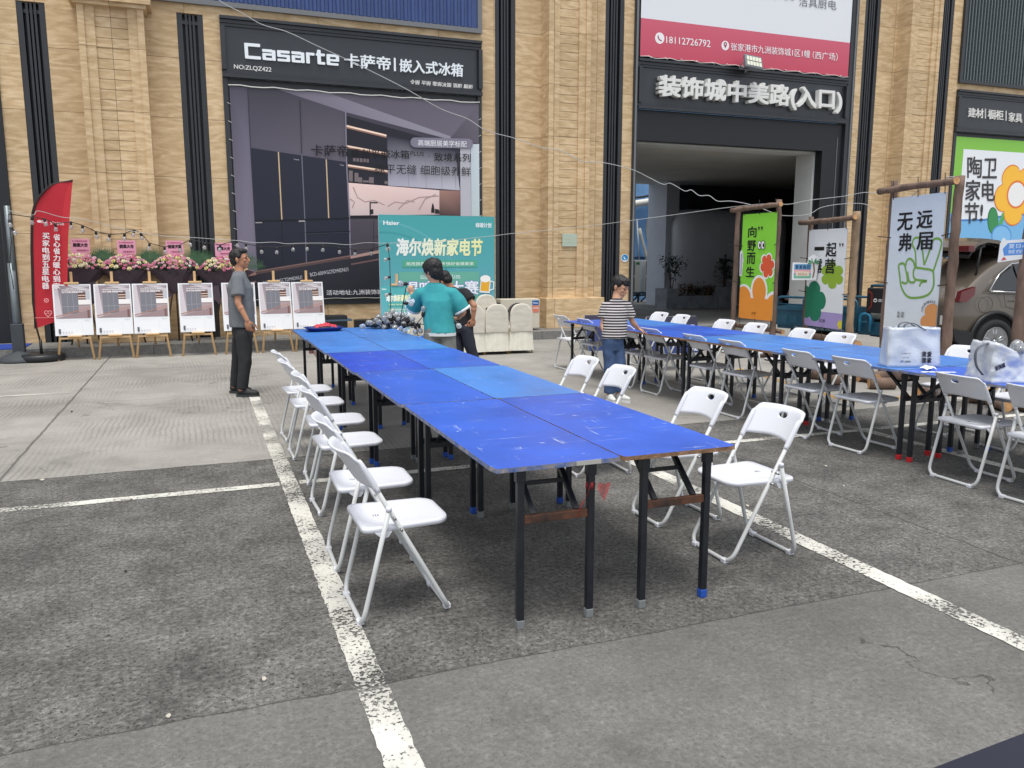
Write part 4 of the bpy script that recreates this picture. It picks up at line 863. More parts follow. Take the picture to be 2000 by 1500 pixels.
left = [(966.7, 918), (783.6, 790.7), (689, 727.6), (638, 689.6), (597.6, 663.2), (572.8, 643.2)]
vs_ = [G(x, y, 0.75).y for x, y in left]; U0, U1, U2_ = 1.108, 1.720, 2.335
ordn = ['nearest', 'second nearest', 'third', 'fourth', 'farthest']
desc = [('royal blue', 'royal blue'), ('royal blue', 'lighter sky blue'), ('deep blue', 'royal blue'), ('sky blue', 'sky blue'), ('dull sky blue', 'sky blue')]
tops = [(0, 0), (0, 1), (2, 0), (1, 1), (1, 1)]
for r_ in range(5):
    for c_ in range(2):
        ua, ub = (U0, U1) if c_ == 0 else (U1, U2_); va, vb = vs_[r_]+0.004, vs_[r_+1]-0.004
        sk = -0.006*r_; lab = '%s %s-topped table on the %s side of the near table row' % (ordn[r_], desc[r_][c_], 'left' if c_ == 0 else 'right')
        if r_ == 0: lab += (', chipped blue edge' if c_ == 0 else ', bare brown edge')
        make_table(ub-ua, vb-va, TM[tops[r_][c_]], EDGE_BLUE if (c_ == 0 or r_ > 0) else EDGE_WOOD, ('grey', 'grey') if r_ == 0 and c_ == 0 else (('grey', 'blue') if r_ < 2 else ('blue', 'grey')), lab, ((ua+ub)/2+sk*3, (va+vb)/2, 0), 0, g1, seed=r_*2+c_, rusty=(r_ == 0))
# second row, slightly turned
A2 = math.atan(0.066); jv = [2.95, 4.82, 6.28, 7.72, 9.12, 10.42]
uf = lambda v: 5.135-0.066*(v-4.82)
tops2 = [(0, 1), (1, 1), (1, 1), (0, 0), (0, 1)]
nm2 = ['nearest', 'second nearest', 'third', 'fourth', 'farthest']
for r_ in range(5):
    for c_ in range(2):
        v0, v1 = jv[r_]+0.004, jv[r_+1]-0.004; vc = (v0+v1)/2; off = 0.30 if c_ == 0 else 0.91
        uc = uf(vc)+off*math.cos(A2); yc = vc+off*math.sin(A2)
        lab = '%s %s table on the %s side of the far table row' % (nm2[r_], ['royal blue', 'sky blue'][tops2[r_][c_]], 'chair-backed left' if c_ == 0 else 'banner-facing right')
        make_table(0.605, (v1-v0)/math.cos(A2)-0.002, TM[tops2[r_][c_]], EDGE_WOOD if r_ in (2, 3) else EDGE_BLUE, ('red', 'red') if r_ in (0, 1) and c_ == 0 else ('blue', 'grey'), lab, (uc, yc, 0), A2, g1, seed=30+r_*2+c_, rusty=False)
# loose grey tape and bare corner on the nearest table's front edge
bm = BM(); bx(bm, 1.49, 1.61, vs_[0]-0.0015, vs_[0]+0.001, 0.733, 0.7525); tag(obj('tape_strip', bm, EDGE_TAPE), 'torn strip of grey tape on the front edge of the nearest left table', 'tape')

# ================================================================ white folding chairs
PW = mat('white_plastic', (212, 214, 220), 0.38, bump=0.15, bs=220, spec=0.45); PT = mat('white_painted_tube', (196, 198, 197), 0.34, spec=0.5); RV = mat('rivet_steel', (150, 150, 150), 0.3, 0.8)
def xtube(z): return 0.425-0.425*z/0.785          # front frame leans back: x of its tube at height z (rear floor bar is x=0)
def chair(label, loc, rz, group):
    t = thing('folding_chair', label, 'chair', loc, rz, group); HW = 0.190; HB = 0.213
    # seat
    bm = BM(); ring = []
    X0, X1, Y = 0.02, 0.432, 0.198
    def arc(cx, cy_, r, a0, a1, n=6):
        for k in range(n+1):
            a = R(a0+(a1-a0)*k/n); ring.append((cx+r*math.cos(a), cy_+r*math.sin(a)))
    arc(X1-0.09, Y-0.09-0.012, 0.09, 0, 70); arc(X0+0.035, Y-0.035, 0.035, 90, 180); arc(X0+0.035, -Y+0.035, 0.035, 180, 270); arc(X1-0.09, -(Y-0.09-0.012), 0.09, -70, 0)
    zt = 0.452
    def rg(s, z): 
        cx = (X0+X1)/2; return [bm.verts.new((cx+(p[0]-cx)*s, p[1]*s, z)) for p in ring]
    rs = [rg(0.95, zt-0.026), rg(1.0, zt-0.022), rg(1.003, zt-0.008), rg(0.985, zt), rg(0.90, zt-0.001), rg(0.72, zt-0.005), rg(0.42, zt-0.008)]
    n = len(ring)
    for a, b in zip(rs, rs[1:]):
        for k in range(n): bm.faces.new((a[k], a[(k+1) % n], b[(k+1) % n], b[k]))
    bm.faces.new(rs[0][::-1]); bm.faces.new(rs[-1]); seat = obj('seat', bm, PW, t, smooth=True)
    bm = BM()
    for k in range(4):
        box(bm, (0.105+k*0.011-0.006, 0.0, zt-0.0075), (0.0035, 0.034-abs(k-1.5)*0.008, 0.002))
    obj('vent_slots', bm, mat('slot_dark', (50, 52, 58), 0.8), seat)
    for s in (-1, 1):
        bm = BM(); prism(bm, [(0.075, 0.428), (0.15, 0.428), (0.135, 0.405), (0.105, 0.40)], (1, 0, 0), (0, 0, 1), (0, s*0.197+0.004, 0), 0.008); obj('hinge_bracket', bm, PW, seat)
    # backrest: bowed panel with a hand hole
    bm = BM(); NU, NV = 30, 12; grid = []
    for j in range(NV+1):
        row = []; tv = j/NV
        for i in range(NU+1):
            s = -1+2*i/NU; a = abs(s)
            ztop = 0.797-0.034*max(0, (a-0.84)/0.16)**2.4+0.004*(1-a*a); zbot = 0.640+0.010*math.cos(s*math.pi)*0.6 - (0.012*max(0, (a-0.88)/0.12))
            z = zbot+(ztop-zbot)*tv; bow = 0.058*(1-a**2.2)*(0.80+0.20*tv); lip = -0.012*max(0, (tv-0.86)/0.14)**2
            row.append(bm.verts.new((xtube(z)-bow+lip-0.002, s*(HW+0.013), z)))
        grid.append(row)
    for j in range(NV):
        for i in range(NU): bm.faces.new((grid[j][i], grid[j][i+1], grid[j+1][i+1], grid[j+1][i]))
    me = bpy.data.meshes.new('backrest'); bmesh.ops.recalc_face_normals(bm, faces=bm.faces[:]); bm.to_mesh(me); bm.free()
    o = bpy.data.objects.new('tmp', me); COL.objects.link(o); md = o.modifiers.new('s', 'SOLIDIFY'); md.thickness = 0.010; md.offset = 0
    bm = BM(); ell(bm, (-0.035, 0, 0.755), (0.12, 0.036, 0.0155), 24, 12); mc = bpy.data.meshes.new('cut'); bm.to_mesh(mc); bm.free(); oc = bpy.data.objects.new('cut', mc); COL.objects.link(oc)
    mb = o.modifiers.new('b', 'BOOLEAN'); mb.operation = 'DIFFERENCE'; mb.object = oc; mb.solver = 'EXACT'
    me2 = evaluated(o); bpy.data.objects.remove(o); bpy.data.objects.remove(oc)
    back = obj('backrest', me2, PW, t, smooth=True)
    for s in (-1, 1):
        bm = BM(); tube(bm, [(xtube(z), s*HW, z) for z in (0.612, 0.625, 0.66, 0.72, 0.752, 0.764)], [0.0135, 0.0142, 0.0150, 0.0145, 0.0120, 0.006], 12); obj('sleeve', bm, PW, back)
    # frames
    r_ = 0.0112
    bm = BM(); zf = 0.013
    tube(bm, bend([(xtube(0.76), -HW, 0.76), (xtube(0.16), -HW, 0.16), (xtube(zf), -HW+0.0, zf), (xtube(zf), HW, zf), (xtube(0.16), HW, 0.16), (xtube(0.76), HW, 0.76)], 0.075, 6), r_, 12); fr = obj('front_frame', bm, PT, t)
    xb = lambda z: 0.135*z/0.53
    bm = BM(); tube(bm, bend([(xb(0.535), -HB, 0.535), (xb(0.16), -HB, 0.16), (xb(zf), -HB, zf), (xb(zf), HB, zf), (xb(0.16), HB, 0.16), (xb(0.535), HB, 0.535)], 0.075, 6), r_, 12); rf = obj('rear_frame', bm, PT, t)
    for s in (-1, 1):
        bm = BM(); tube(bm, [(xb(0.53), s*HB, 0.525), (xb(0.53), s*HB, 0.541), (xb(0.53), s*HB, 0.546)], [0.0135, 0.0135, 0.009], 10); obj('tube_cap', bm, PW, rf)
    for par, X, HH in ((fr, xtube(zf), HW), (rf, 0.003, HB)):
        for s in (-1, 1):
            bm = BM(); box(bm, (X, s*(HH-0.052), 0.0125), (0.032, 0.038, 0.025), bev=0.005); obj('rubber_foot', bm, PW, par)
    for s in (-1, 1):
        for (xx, zz, yy) in ((xtube(0.49), 0.49, HW), (xtube(0.435), 0.435, HW)):
            bm = BM(); tube(bm, [(xx, s*(yy-0.018), zz), (xx, s*(HB+0.014), zz)], 0.0065, 8); obj('rivet', bm, RV, fr)
    return t
g2 = 'white folding chairs along the two table rows'
c0 = chair('nearest white folding chair left of the near table row, whole chair in view', (0.582, 3.605, 0), R(1), g2)
for (u_, v_, a_, lb) in ((0.588, 4.27, -1, 'second nearest white folding chair left of the near table row'), (0.630, 5.25, 2, 'third nearest white folding chair left of the near table row'),
    (0.660, 5.99, -2, 'fourth nearest white folding chair left of the near table row'), (0.635, 6.79, 1, 'second farthest white folding chair left of the near table row'), (0.640, 7.49, 3, 'farthest white folding chair left of the near table row')):
    dup(c0, (u_, v_, 0), R(a_), lb, g2)
for (u_, v_, a_, lb) in ((2.985, 3.62, 180, 'nearest white folding chair between the rows, facing the bare brown table corner'), (2.955, 4.27, 181, 'second nearest white folding chair in the gap right of the near table row'),
    (2.99, 5.45, 178, 'third nearest chair in the gap right of the near row, only its back showing'), (3.00, 6.10, 182, 'farthest chair in the gap right of the near row, only its back showing')):
    dup(c0, (u_, v_, 0), R(a_), lb, g2)
row2 = [(5.065, 3.64, 'chair cut by the right edge, nearest on the left side of the far table row'), (5.078, 4.225, 'chair below the slumped bag of bulbs, second nearest left of the far row'), (5.095, 5.295, 'chair below the printed tote bag, third nearest left of the far row'),
    (5.07, 5.92, 'fourth nearest chair on the left side of the far table row'), (5.06, 6.90, 'fifth nearest chair on the left side of the far table row'), (5.05, 7.56, 'sixth nearest chair on the left side of the far row'),
    (5.02, 8.44, 'chair just right of the striped-shirt boy, under his outstretched hand'), (5.00, 9.02, 'chair half hidden behind the striped-shirt boy'), (4.96, 10.12, 'chair just left of the striped-shirt boy, second farthest'), (4.93, 10.84, 'farthest chair on the left side of the far row, by its end')]
for k, (u_, v_, lb) in enumerate(row2): dup(c0, (u_, v_, 0), R([1, -2, 2, -1, 1, 0, 2, -2, 1, 3][k]), lb, g2)
far = [(1672, 1610, 665, 'nearest'), (1590, 1545, 652, 'second nearest'), (1502, 1452, 643, 'third nearest'), (1438, 1397, 637, 'fourth nearest'), (1355, 1313, 629, 'second farthest'), (1308, 1277, 624, 'farthest')]
for k, (xr, xl, yt, w_) in enumerate(far):
    vr, vl = FU(xr, yt, 6.62).y, FU(xl, yt, 6.62).y
    dup(c0, (6.64-0.01*k, (vr+vl)/2, 0), R(180+[2, -3, 1, 0, -2, 2][k]), '%s of the white chairs whose backs rise behind the far table row' % w_, g2)
dup(c0, (6.75, 5.55, 0), R(184), 'chair behind the far row hidden by the printed tote bag, seat seen under the table', g2)
dup(c0, (6.72, 4.85, 0), R(177), 'chair behind the far row beside the slumped bag of bulbs', g2)
# ================================================================ log frames with hanging fabric banners
BARK = mat('peeled_fir_log', (112, 92, 80), 0.85, var=0.4, vs=7, bump=1.2, bs=18, stretch=(1, 1, 0.35)); BARK2 = mat('weathered_fir_log', (152, 128, 102), 0.85, var=0.35, vs=6, bump=1.0, bs=16, stretch=(1, 1, 0.3)); CUT = mat('cut_log_end', (196, 150, 102), 0.8, var=0.25, vs=30)
TWINE = mat('black_twine', (28, 26, 26), 0.8)
def log(bm, a, b, r, seed=0, seg=14):
    a, b = Vector(a), Vector(b); n = max(4, int((b-a).length/0.12)); rnd = random.Random(seed); pts, rr = [], []
    for i in range(n+1):
        t = i/n; pts.append(a.lerp(b, t)+Vector((rnd.gauss(0, 1), rnd.gauss(0, 1), rnd.gauss(0, 1)))*0.0035); rr.append(r*(1+rnd.uniform(-.07, .07)-0.06*t))
    x, y, _ = frame_of(b-a); i0 = len(bm.faces); tube(bm, pts, rr, seg); bm.faces.ensure_lookup_table()
    for f in bm.faces[i0:]:
        if len(f.verts) == seg: f.material_index = 1
class Plane:
    """vertical plane through two standing points; photo pixel -> (distance along, height)"""
    def __init__(s, a, b):
        s.o = Vector((a.x, a.y, 0)); d = Vector((b.x-a.x, b.y-a.y, 0)); s.off = 0.0; s.w = d.length; s.ex = d.normalized(); s.n = s.ex.cross(Vector((0, 0, 1)))
    def hit(s, x, y):
        r = ray(x, y); t = (s.o+s.n*s.off-C0).dot(s.n)/r.dot(s.n); p = C0+r*t; return ((p-s.o).dot(s.ex), p.z)
    def pt(s, a, z, off=0.0): return s.o+s.ex*a+Vector((0, 0, z))+s.n*off
def log_frame(label, L, Rr, topz, toplog, botz, r, rb, seed, bark=BARK, ext=(0.12, 0.2), feet=True, botr=None, toptilt=0.0):
    t = thing('log_frame', label, 'banner frame', (0, 0, 0), group='rough log frames holding fabric banners')
    P = Plane(L, Rr)
    for k, (s_, rad, m_) in enumerate(((0, r, BARK), (P.w, rb, bark))):
        bm = BM(); log(bm, P.pt(s_, -0.02), P.pt(s_+0.01, topz[k]), rad, seed+k); obj('post', bm, [m_, CUT], t)
    bm = BM(); log(bm, P.pt(-ext[0], toplog[0], r+rb*0.9), P.pt(P.w+ext[1], toplog[1], r+rb*0.9), r*0.95, seed+5); obj('top_rail', bm, [BARK, CUT], t)
    bm = BM(); log(bm, P.pt(-0.05, botz, -r-rb), P.pt(P.w+ext[1]*0.9, botz-0.02, -r-rb), botr or r*0.95, seed+6); obj('bottom_rail', bm, [BARK, CUT], t)
    if feet:
        for k, s_ in enumerate((0.0, P.w)):
            bm = BM(); log(bm, P.pt(s_+rb*2.2, 0.07, -0.42), P.pt(s_+rb*2.2, 0.07, 0.42), 0.07, seed+8+k); obj('foot_log', bm, [BARK, CUT], t)
    return P
def hang(P, name, label, x0, x1, z0, z1, artfn, off):
    A = Art(P.pt(0, 0, off), P.ex, Vector((0, 0, 1))); A.step = 0.0004; A.clip = (x0, z0, x1, z1)
    artfn(A, P, x0, x1, z0, z1)
    b = A.build(name, m=print_mat('banner_fabric', 0.75, 0.02, 3.5)); tag(b, label, 'banner')
    bm = BM(); c_ = [P.pt(x0, z0, off-0.002), P.pt(x1, z0, off-0.002), P.pt(x1, z1, off-0.002), P.pt(x0, z1, off-0.002)]
    vs = [bm.verts.new(q) for q in c_]; f = bm.faces.new(vs); r = bmesh.ops.extrude_face_region(bm, geom=[f]); bmesh.ops.translate(bm, vec=-P.n*0.002, verts=[e for e in r['geom'] if isinstance(e, bmesh.types.BMVert)])
    obj('back_face', bm, mat('fabric_back', (150, 158, 166), 0.85), b)
    bm = BM()
    for zz in (z0+0.35*(z1-z0), z0+0.7*(z1-z0)):
        tube(bm, [P.pt(x0+0.03, zz, off+0.004), P.pt(-0.09, zz+0.02, off+0.02)], 0.006, 5); tube(bm, [P.pt(x1-0.03, zz, off+0.004), P.pt(P.w+0.09, zz+0.02, off+0.02)], 0.006, 5)
    for xx in (x0+0.03, (x0+x1)/2, x1-0.03):
        tube(bm, [P.pt(xx, z1-0.02, off+0.004), P.pt(xx+0.01, z1+0.22, off+0.03)], 0.005, 5); tube(bm, [P.pt(xx, z0+0.02, off+0.004), P.pt(xx-0.01, z0-0.16, off)], 0.005, 5)
    obj('tie_twine', bm, TWINE, b)
def hb_(P, x, y): return P.hit(x, y)
# frame 1: lime green
P1 = log_frame('log frame nearest the passage, holding the lime green and orange banner', DP(1437, 500, 14.3), DP(1516, 500, 13.35), (DP(1446, 404, 14.3).z, DP(1525, 391, 13.35).z), (DP(1446, 411, 14.2).z, DP(1525, 401, 13.3).z), DP(1440, 638, 14.2).z, 0.044, 0.050, 11, ext=(0.05, 0.16))
P1.off = 0.075
def art1(A, P, x0, x1, z0, z1):
    h = lambda x, y: P.hit(1400+x/4.166, 340+y/4.166)
    A.rect(x0, z0, x1, z1, (126, 206, 60), (138, 216, 66))
    pflower(A, h, 412, 748, 66, 112, 6, (232, 236, 236), 10); pflower(A, h, 412, 748, 56, 98, 6, (222, 92, 56), 10)
    for cx, cy_, rx, ry in ((345, 945, 68, 124), (222, 1010, 68, 116), (462, 1065, 72, 110)): pblob(A, h, cx, cy_, rx, ry, (234, 236, 236))
    for cx, cy_, rx, ry in ((345, 950, 55, 108), (218, 1016, 60, 104), (464, 1080, 62, 100)): pblob(A, h, cx, cy_, rx, ry, (230, 146, 56))
    zb = h(300, 1010)[1]; A.rect(x0, z0, x1, zb, (230, 146, 56))
    for ch, q in (('向', (256, 515, 326, 425)), ('野', (250, 625, 320, 540)), ('而', (246, 730, 316, 640)), ('生', (240, 836, 310, 755))):
        a, b = h(q[0], q[1]), h(q[2], q[3]); A.trect(ch, a[0], a[1], b[0], b[1], (26, 26, 26), 0.045)
    a, b = h(338, 456), h(378, 426); A.trect('”', a[0], a[1], b[0], b[1], (26, 26, 26), 0.03)
    for xx in (352, 381):
        pblob(A, h, xx, 577, 16, 36, (20, 20, 20)); pblob(A, h, xx, 577, 13, 32, (240, 240, 240)); pblob(A, h, xx+4, 580, 7, 17, (16, 16, 16))
    a, b = h(288, 1143), h(320, 1122); A.trect('JZ 九洲', a[0], a[1], b[0], b[1], (70, 44, 24), 0.02)
a, b = P1.hit(1453, 419), P1.hit(1517, 414); z0 = (P1.hit(1443, 620)[1]+P1.hit(1500, 627)[1])/2
def fit(A, P, x0, x1): pass
class Clip(Art): pass
hang(P1, 'fabric_banner', 'lime green and orange fabric banner hanging in the log frame nearest the passage', a[0]-0.02, b[0]+0.02, z0, (a[1]+b[1])/2, art1, 0.075)
# frame 2: white with flowers
P2 = log_frame('middle log frame with pale right post, holding the white banner with green flowers', DP(1580, 500, 13.7), DP(1668, 500, 12.55), (DP(1586, 424, 13.7).z, DP(1676, 413, 12.55).z), (DP(1580, 435, 13.6).z, DP(1676, 426, 12.5).z), DP(1600, 668, 13.0).z, 0.046, 0.060, 31, bark=BARK2, ext=(0.14, 0.10), botr=0.075)
P2.off = 0.085
def art2(A, P, x0, x1, z0, z1):
    h = lambda x, y: P.hit(1400+x/4.166, 340+y/4.166)
    A.rect(x0, z0, x1, z1, (228, 233, 237), (234, 238, 242)); zl = h(950, 1130)[1]; A.rect(x0, z0, x1, zl, (170, 154, 208))
    pflower(A, h, 940, 822, 96, 112, 6, (148, 182, 58), 30); pflower(A, h, 778, 1035, 110, 168, 5, (34, 126, 96), 75); pflower(A, h, 1006, 1226, 26, 38, 6, (222, 208, 60))
    for ch, q, bb in (('一', (797, 622, 874, 592), 0.05), ('起', (888, 672, 978, 556), 0.04), ('露', (797, 802, 862, 692), 0.03), ('营', (880, 806, 968, 690), 0.035), ('”', (998, 590, 1035, 562), 0.03)):
        a, b = h(q[0], q[1]), h(q[2], q[3]); A.trect(ch, a[0], a[1], b[0], b[1], (26, 26, 28), bb)
    a, b = h(836, 1206), h(882, 1180); A.trect('JZ 九洲', a[0], a[1], b[0], b[1], (40, 40, 52), 0.02)
a, b = P2.hit(1583, 449), P2.hit(1656, 445); z0 = (P2.hit(1576, 635)[1]+P2.hit(1645, 645)[1])/2
hang(P2, 'fabric_banner', 'white fabric banner with two green flowers and a lilac foot in the middle log frame', a[0]-0.03, b[0], z0, (a[1]+b[1])/2, art2, 0.085)
# frame 3: peace sign
P3 = log_frame('tall log frame beside the open car, holding the pale banner with a hand sign', DP(1736, 500, 10.7), DP(1861, 500, 9.5), (DP(1745, 355, 10.7).z, DP(1863, 346, 9.5).z), (DP(1722, 372, 10.6).z, DP(1870, 355, 9.4).z), DP(1835, 689, 9.5).z, 0.046, 0.058, 51, ext=(0.16, 0.09), botr=0.085)
P3.off = 0.095
def art3(A, P, x0, x1, z0, z1):
    h = lambda x, y: P.hit(1660+x/5.882, 340+y/5.882); g = lambda x, y: P.hit(1650+x/3.489, 330+y/3.488)
    A.rect(x0, z0, x1, z1, (226, 234, 240), (212, 224, 238))
    gr = (124, 172, 82); k = lambda pts: [g(*p) for p in pts]
    def ln(pts, n=6):
        pp = [Vector(q) for q in k(pts)]; out = []
        for i in range(len(pp)-1):
            p0 = pp[max(i-1, 0)]; p1, p2 = pp[i], pp[i+1]; p3 = pp[min(i+2, len(pp)-1)]
            for j in range(n):
                t = j/n; out.append(0.5*((2*p1)+(p2-p0)*t+(2*p0-5*p1+4*p2-p3)*t*t+(3*p1-p0-3*p2+p3)*t**3))
        out.append(pp[-1]); A.line(out, 0.030, gr)
    ln([(486, 668), (480, 560), (462, 520), (470, 478), (500, 468), (520, 490), (530, 560), (541, 655)]); ln([(541, 655), (570, 580), (596, 500), (615, 476), (645, 478), (660, 505), (645, 570), (604, 695)])
    ln([(486, 668), (470, 690), (470, 735), (490, 755), (550, 762), (555, 766), (525, 772), (508, 800)]); ln([(486, 672), (540, 680), (595, 692), (606, 730), (604, 800), (570, 855), (500, 877), (430, 870), (388, 810), (375, 730), (368, 660), (385, 645), (405, 648), (415, 680), (428, 760), (412, 780), (388, 770)])
    ln([(415, 660), (424, 625), (445, 612), (468, 630), (478, 665)]); ln([(428, 700), (440, 765), (470, 772), (482, 758)])
    for ch, q, bb in (('无', (545, 650, 728, 440), 0.045), ('远', (768, 625, 958, 415), 0.04), ('弗', (560, 884, 718, 680), 0.04), ('届', (772, 868, 962, 664), 0.035)):
        a, b = h(q[0], q[1]), h(q[2], q[3]); A.trect(ch, a[0], a[1], b[0], b[1], (32, 32, 38), bb)
    for cx, cy_, rx, ry in ((602, 972, 54, 54), (562, 1042, 43, 48), (618, 1075, 44, 56), (666, 1012, 44, 58)): pblob(A, g, cx, cy_, rx, ry, (222, 156, 98))
    for i, (s_, xx) in enumerate((('无', 360), ('边', 388), ('总', 360), ('在', 388))):
        yy = 990 if i < 2 else 1010; a, b = g(xx, yy), g(xx+22, yy-16); A.trect(s_, a[0], a[1], b[0], b[1], (40, 40, 44), 0.02)
    for i, ch in enumerate('九洲沉浸式露营社区'):
        t = R(175-13.5*i); cc = g(602+68*math.cos(t), 972-68*math.sin(t)); q = t-math.pi/2; e1 = Vector((math.cos(q), math.sin(q)))*0.015; e2 = Vector((-math.sin(q), math.cos(q)))*0.016; c2 = Vector(cc)
        A.text(ch, [c2-e1-e2, c2+e1-e2, c2+e1+e2, c2-e1+e2], (50, 50, 54), 0.02)
    a, b = g(468, 1078), g(490, 1066); A.trect('JZ', a[0], a[1], b[0], b[1], (50, 60, 130), 0.03); a, b = g(455, 1094), g(504, 1085); A.trect('九洲装饰城', a[0], a[1], b[0], b[1], (40, 40, 46), 0.01)
a, b = P3.hit(1743, 388), P3.hit(1850, 374); z0 = P3.hit(1835, 655)[1]
hang(P3, 'fabric_banner', 'pale blue-white fabric banner with a green outlined hand making a V sign', a[0], b[0], z0, (a[1]+b[1])/2, art3, 0.095)
# frame 4: only its post shows
q = DP(1993, 600, 8.6); t4 = thing('log_frame', 'log post at the right edge of the photo in front of the car', 'banner frame', (q.x, q.y, 0), group='rough log frames holding fabric banners')
bm = BM(); log(bm, (0, 0, -0.02), (0.03, 0.0, 2.35), 0.07, 71); obj('post', bm, [BARK, CUT], t4); bm = BM(); log(bm, (0.05, -0.4, 0.07), (0.05, 0.4, 0.07), 0.07, 72); obj('foot_log', bm, [BARK, CUT], t4)
bm = BM(); log(bm, (-0.1, -0.1, 2.2), (1.1, -0.55, 2.25), 0.05, 73); obj('top_rail', bm, [BARK, CUT], t4)
bm = BM(); log(bm, (0.95, -0.5, -0.02), (0.95, -0.48, 2.3), 0.06, 74); obj('post', bm, [BARK, CUT], t4)
# loose chopped firewood under and beyond the far row
lr = random.Random(5)
for k, (x, y) in enumerate(((1608, 742), (1632, 752), (1665, 722), (1700, 748), (1722, 760), (1800, 735), (1840, 770), (1925, 790), (1950, 800))):
    p = G(x, y); bm = BM(); a_ = lr.uniform(-0.8, 0.8)-1.2; d = Vector((math.cos(a_), math.sin(a_), 0))*0.16; r_ = lr.uniform(0.055, 0.085); log(bm, Vector((p.x, p.y, r_))-d, Vector((p.x, p.y, r_))+d, r_, 90+k)
    tag(obj('firewood_log', bm, [BARK, CUT]), 'short chopped log on the ground behind the far table row', 'log', 'chopped logs beyond the far table row')
# ---- die-cut holiday signs tied to the posts
def diecut(label, px, d, outline, artfn, yaw=0.0):
    c = DP(*px, d); ex = (RIGHT if yaw == 0 else Matrix.Rotation(R(yaw), 3, 'Z') @ RIGHT); t = thing('shaped_sign', label, 'sign', (c.x, c.y, c.z), group='cut-out signs tied to the log posts')
    bm = BM(); prism(bm, outline, ex, (0, 0, 1), (0, 0, 0), 0.006); obj('board', bm, mat('foam_board_white', (222, 224, 228), 0.5), t)
    A = Art(ex.cross(Vector((0, 0, 1)))*0.006, ex, (0, 0, 1)); artfn(A); A.build('print', t)
def pa(A):
    A.rect(-0.18, -0.12, 0.10, 0.11, (96, 150, 190)); A.rect(-0.18, -0.04, 0.10, 0.02, (222, 164, 170)); A.rect(-0.18, -0.12, 0.10, -0.06, (110, 176, 150)); A.rect(-0.15, -0.085, 0.07, -0.01, (226, 208, 190))
    for i, ch in enumerate('夏夏假日'): A.trect(ch, -0.16+i*0.062, 0.035, -0.112+i*0.062, 0.092, (40, 60, 96), 0.01)
    A.trect('2025.6', -0.12, -0.07, 0.03, -0.03, (150, 110, 90)); A.line([(0.13, -0.11), (0.15, 0.0), (0.13, 0.13)], 0.02, (120, 84, 60))
    for a_ in (20, 60, 110, 150, 195, 340): A.poly([(0.13, 0.13), (0.13+0.09*math.cos(R(a_))-0.012*math.sin(R(a_)), 0.15+0.07*math.sin(R(a_))), (0.13+0.10*math.cos(R(a_)), 0.12+0.05*math.sin(R(a_)))], (48, 130, 84))
diecut('cut-out holiday sign with a palm tree tied to the middle log frame', (1572, 529), 13.3, [(-0.21, -0.15), (0.19, -0.15), (0.21, 0.05), (0.24, 0.20), (0.13, 0.27), (0.05, 0.22), (0.03, 0.13), (-0.21, 0.14)], pa)
diecut('pale lilac cut-out sign seen edge-on beside the lime green banner', (1447, 516), 13.9, [(-0.02, -0.2), (0.03, -0.2), (0.04, 0.03), (0.06, 0.06), (0.04, 0.1), (0.03, 0.2), (0, 0.24), (-0.03, 0.2)], lambda A: A.rect(-0.012, -0.18, 0.02, 0.18, (180, 160, 214)), 25)
def pb(A):
    A.poly([(-0.13, -0.04), (0.2, -0.02), (0.2, 0.11), (-0.10, 0.09), (-0.15, 0.03)], (84, 140, 210)); A.text('夏日心动', [(-0.09, 0.035), (0.18, 0.045), (0.18, 0.09), (-0.09, 0.08)], (222, 232, 244)); A.text('就在这', [(-0.09, -0.02), (0.14, -0.008), (0.14, 0.03), (-0.09, 0.02)], (222, 232, 244)); A.poly([(-0.16, -0.09), (-0.13, -0.05), (-0.10, -0.08)], (196, 80, 80))
diecut('blue cut-out arrow sign tied to the log post at the right edge', (1985, 492), 8.5, [(-0.19, -0.11), (0.22, -0.05), (0.22, 0.14), (-0.12, 0.12), (-0.15, 0.15), (-0.18, 0.08)], pb)

# ================================================================ car with its tailgate up
CAR = mat('metallic_taupe_paint', (98, 90, 80), 0.24, 0.35, coat=0.6, var=0.05, vs=2); TRIMB = mat('car_black_trim', (24, 25, 27), 0.5); CGL = mat('tinted_car_glass', (20, 24, 26), 0.05, spec=0.8); CHR = mat('chrome_trim', (200, 202, 204), 0.15, 0.9); TYRE = mat('tyre_rubber', (26, 27, 29), 0.8); RIM = mat('alloy_rim', (168, 170, 172), 0.25, 0.85)
wc = DP(1948, 670, 12.45); car = thing('parked_car', 'taupe metallic crossover parked behind the log frames with its tailgate raised', 'car', (wc.x, wc.y+0.93*1.0, 0), R(-6))
st = [(-0.78, 0.55, 0.92, 0.80), (-0.75, 0.42, 1.01, 0.86), (-0.66, 0.33, 1.10, 0.92), (-0.45, 0.30, 1.24, 0.93), (-0.20, 0.29, 1.40, 0.93), (0.08, 0.29, 1.56, 0.93), (0.40, 0.29, 1.67, 0.93), (1.1, 0.29, 1.70, 0.93), (1.7, 0.29, 1.65, 0.93), (2.15, 0.29, 1.42, 0.93), (2.55, 0.29, 1.12, 0.93), (3.1, 0.29, 1.03, 0.92), (3.5, 0.30, 0.92, 0.88), (3.68, 0.35, 0.80, 0.80), (3.75, 0.42, 0.66, 0.70)]
def sect(x, zb, zt, hw):
    belt = min(1.06, zt-0.04); tw = hw-0.025-(max(0, zt-1.06)*0.36); mid = zb+(belt-zb)*0.5
    return [(x, hw-0.09, zb), (x, hw-0.015, zb+0.14), (x, hw, mid), (x, hw-0.004, mid+0.12), (x, hw-0.03, belt), (x, (hw-0.03+tw)/2+0.015, (belt+zt)/2), (x, tw, zt-0.05), (x, tw-0.09, zt-0.012), (x, 0, zt)]
bm = BM(); prev = None
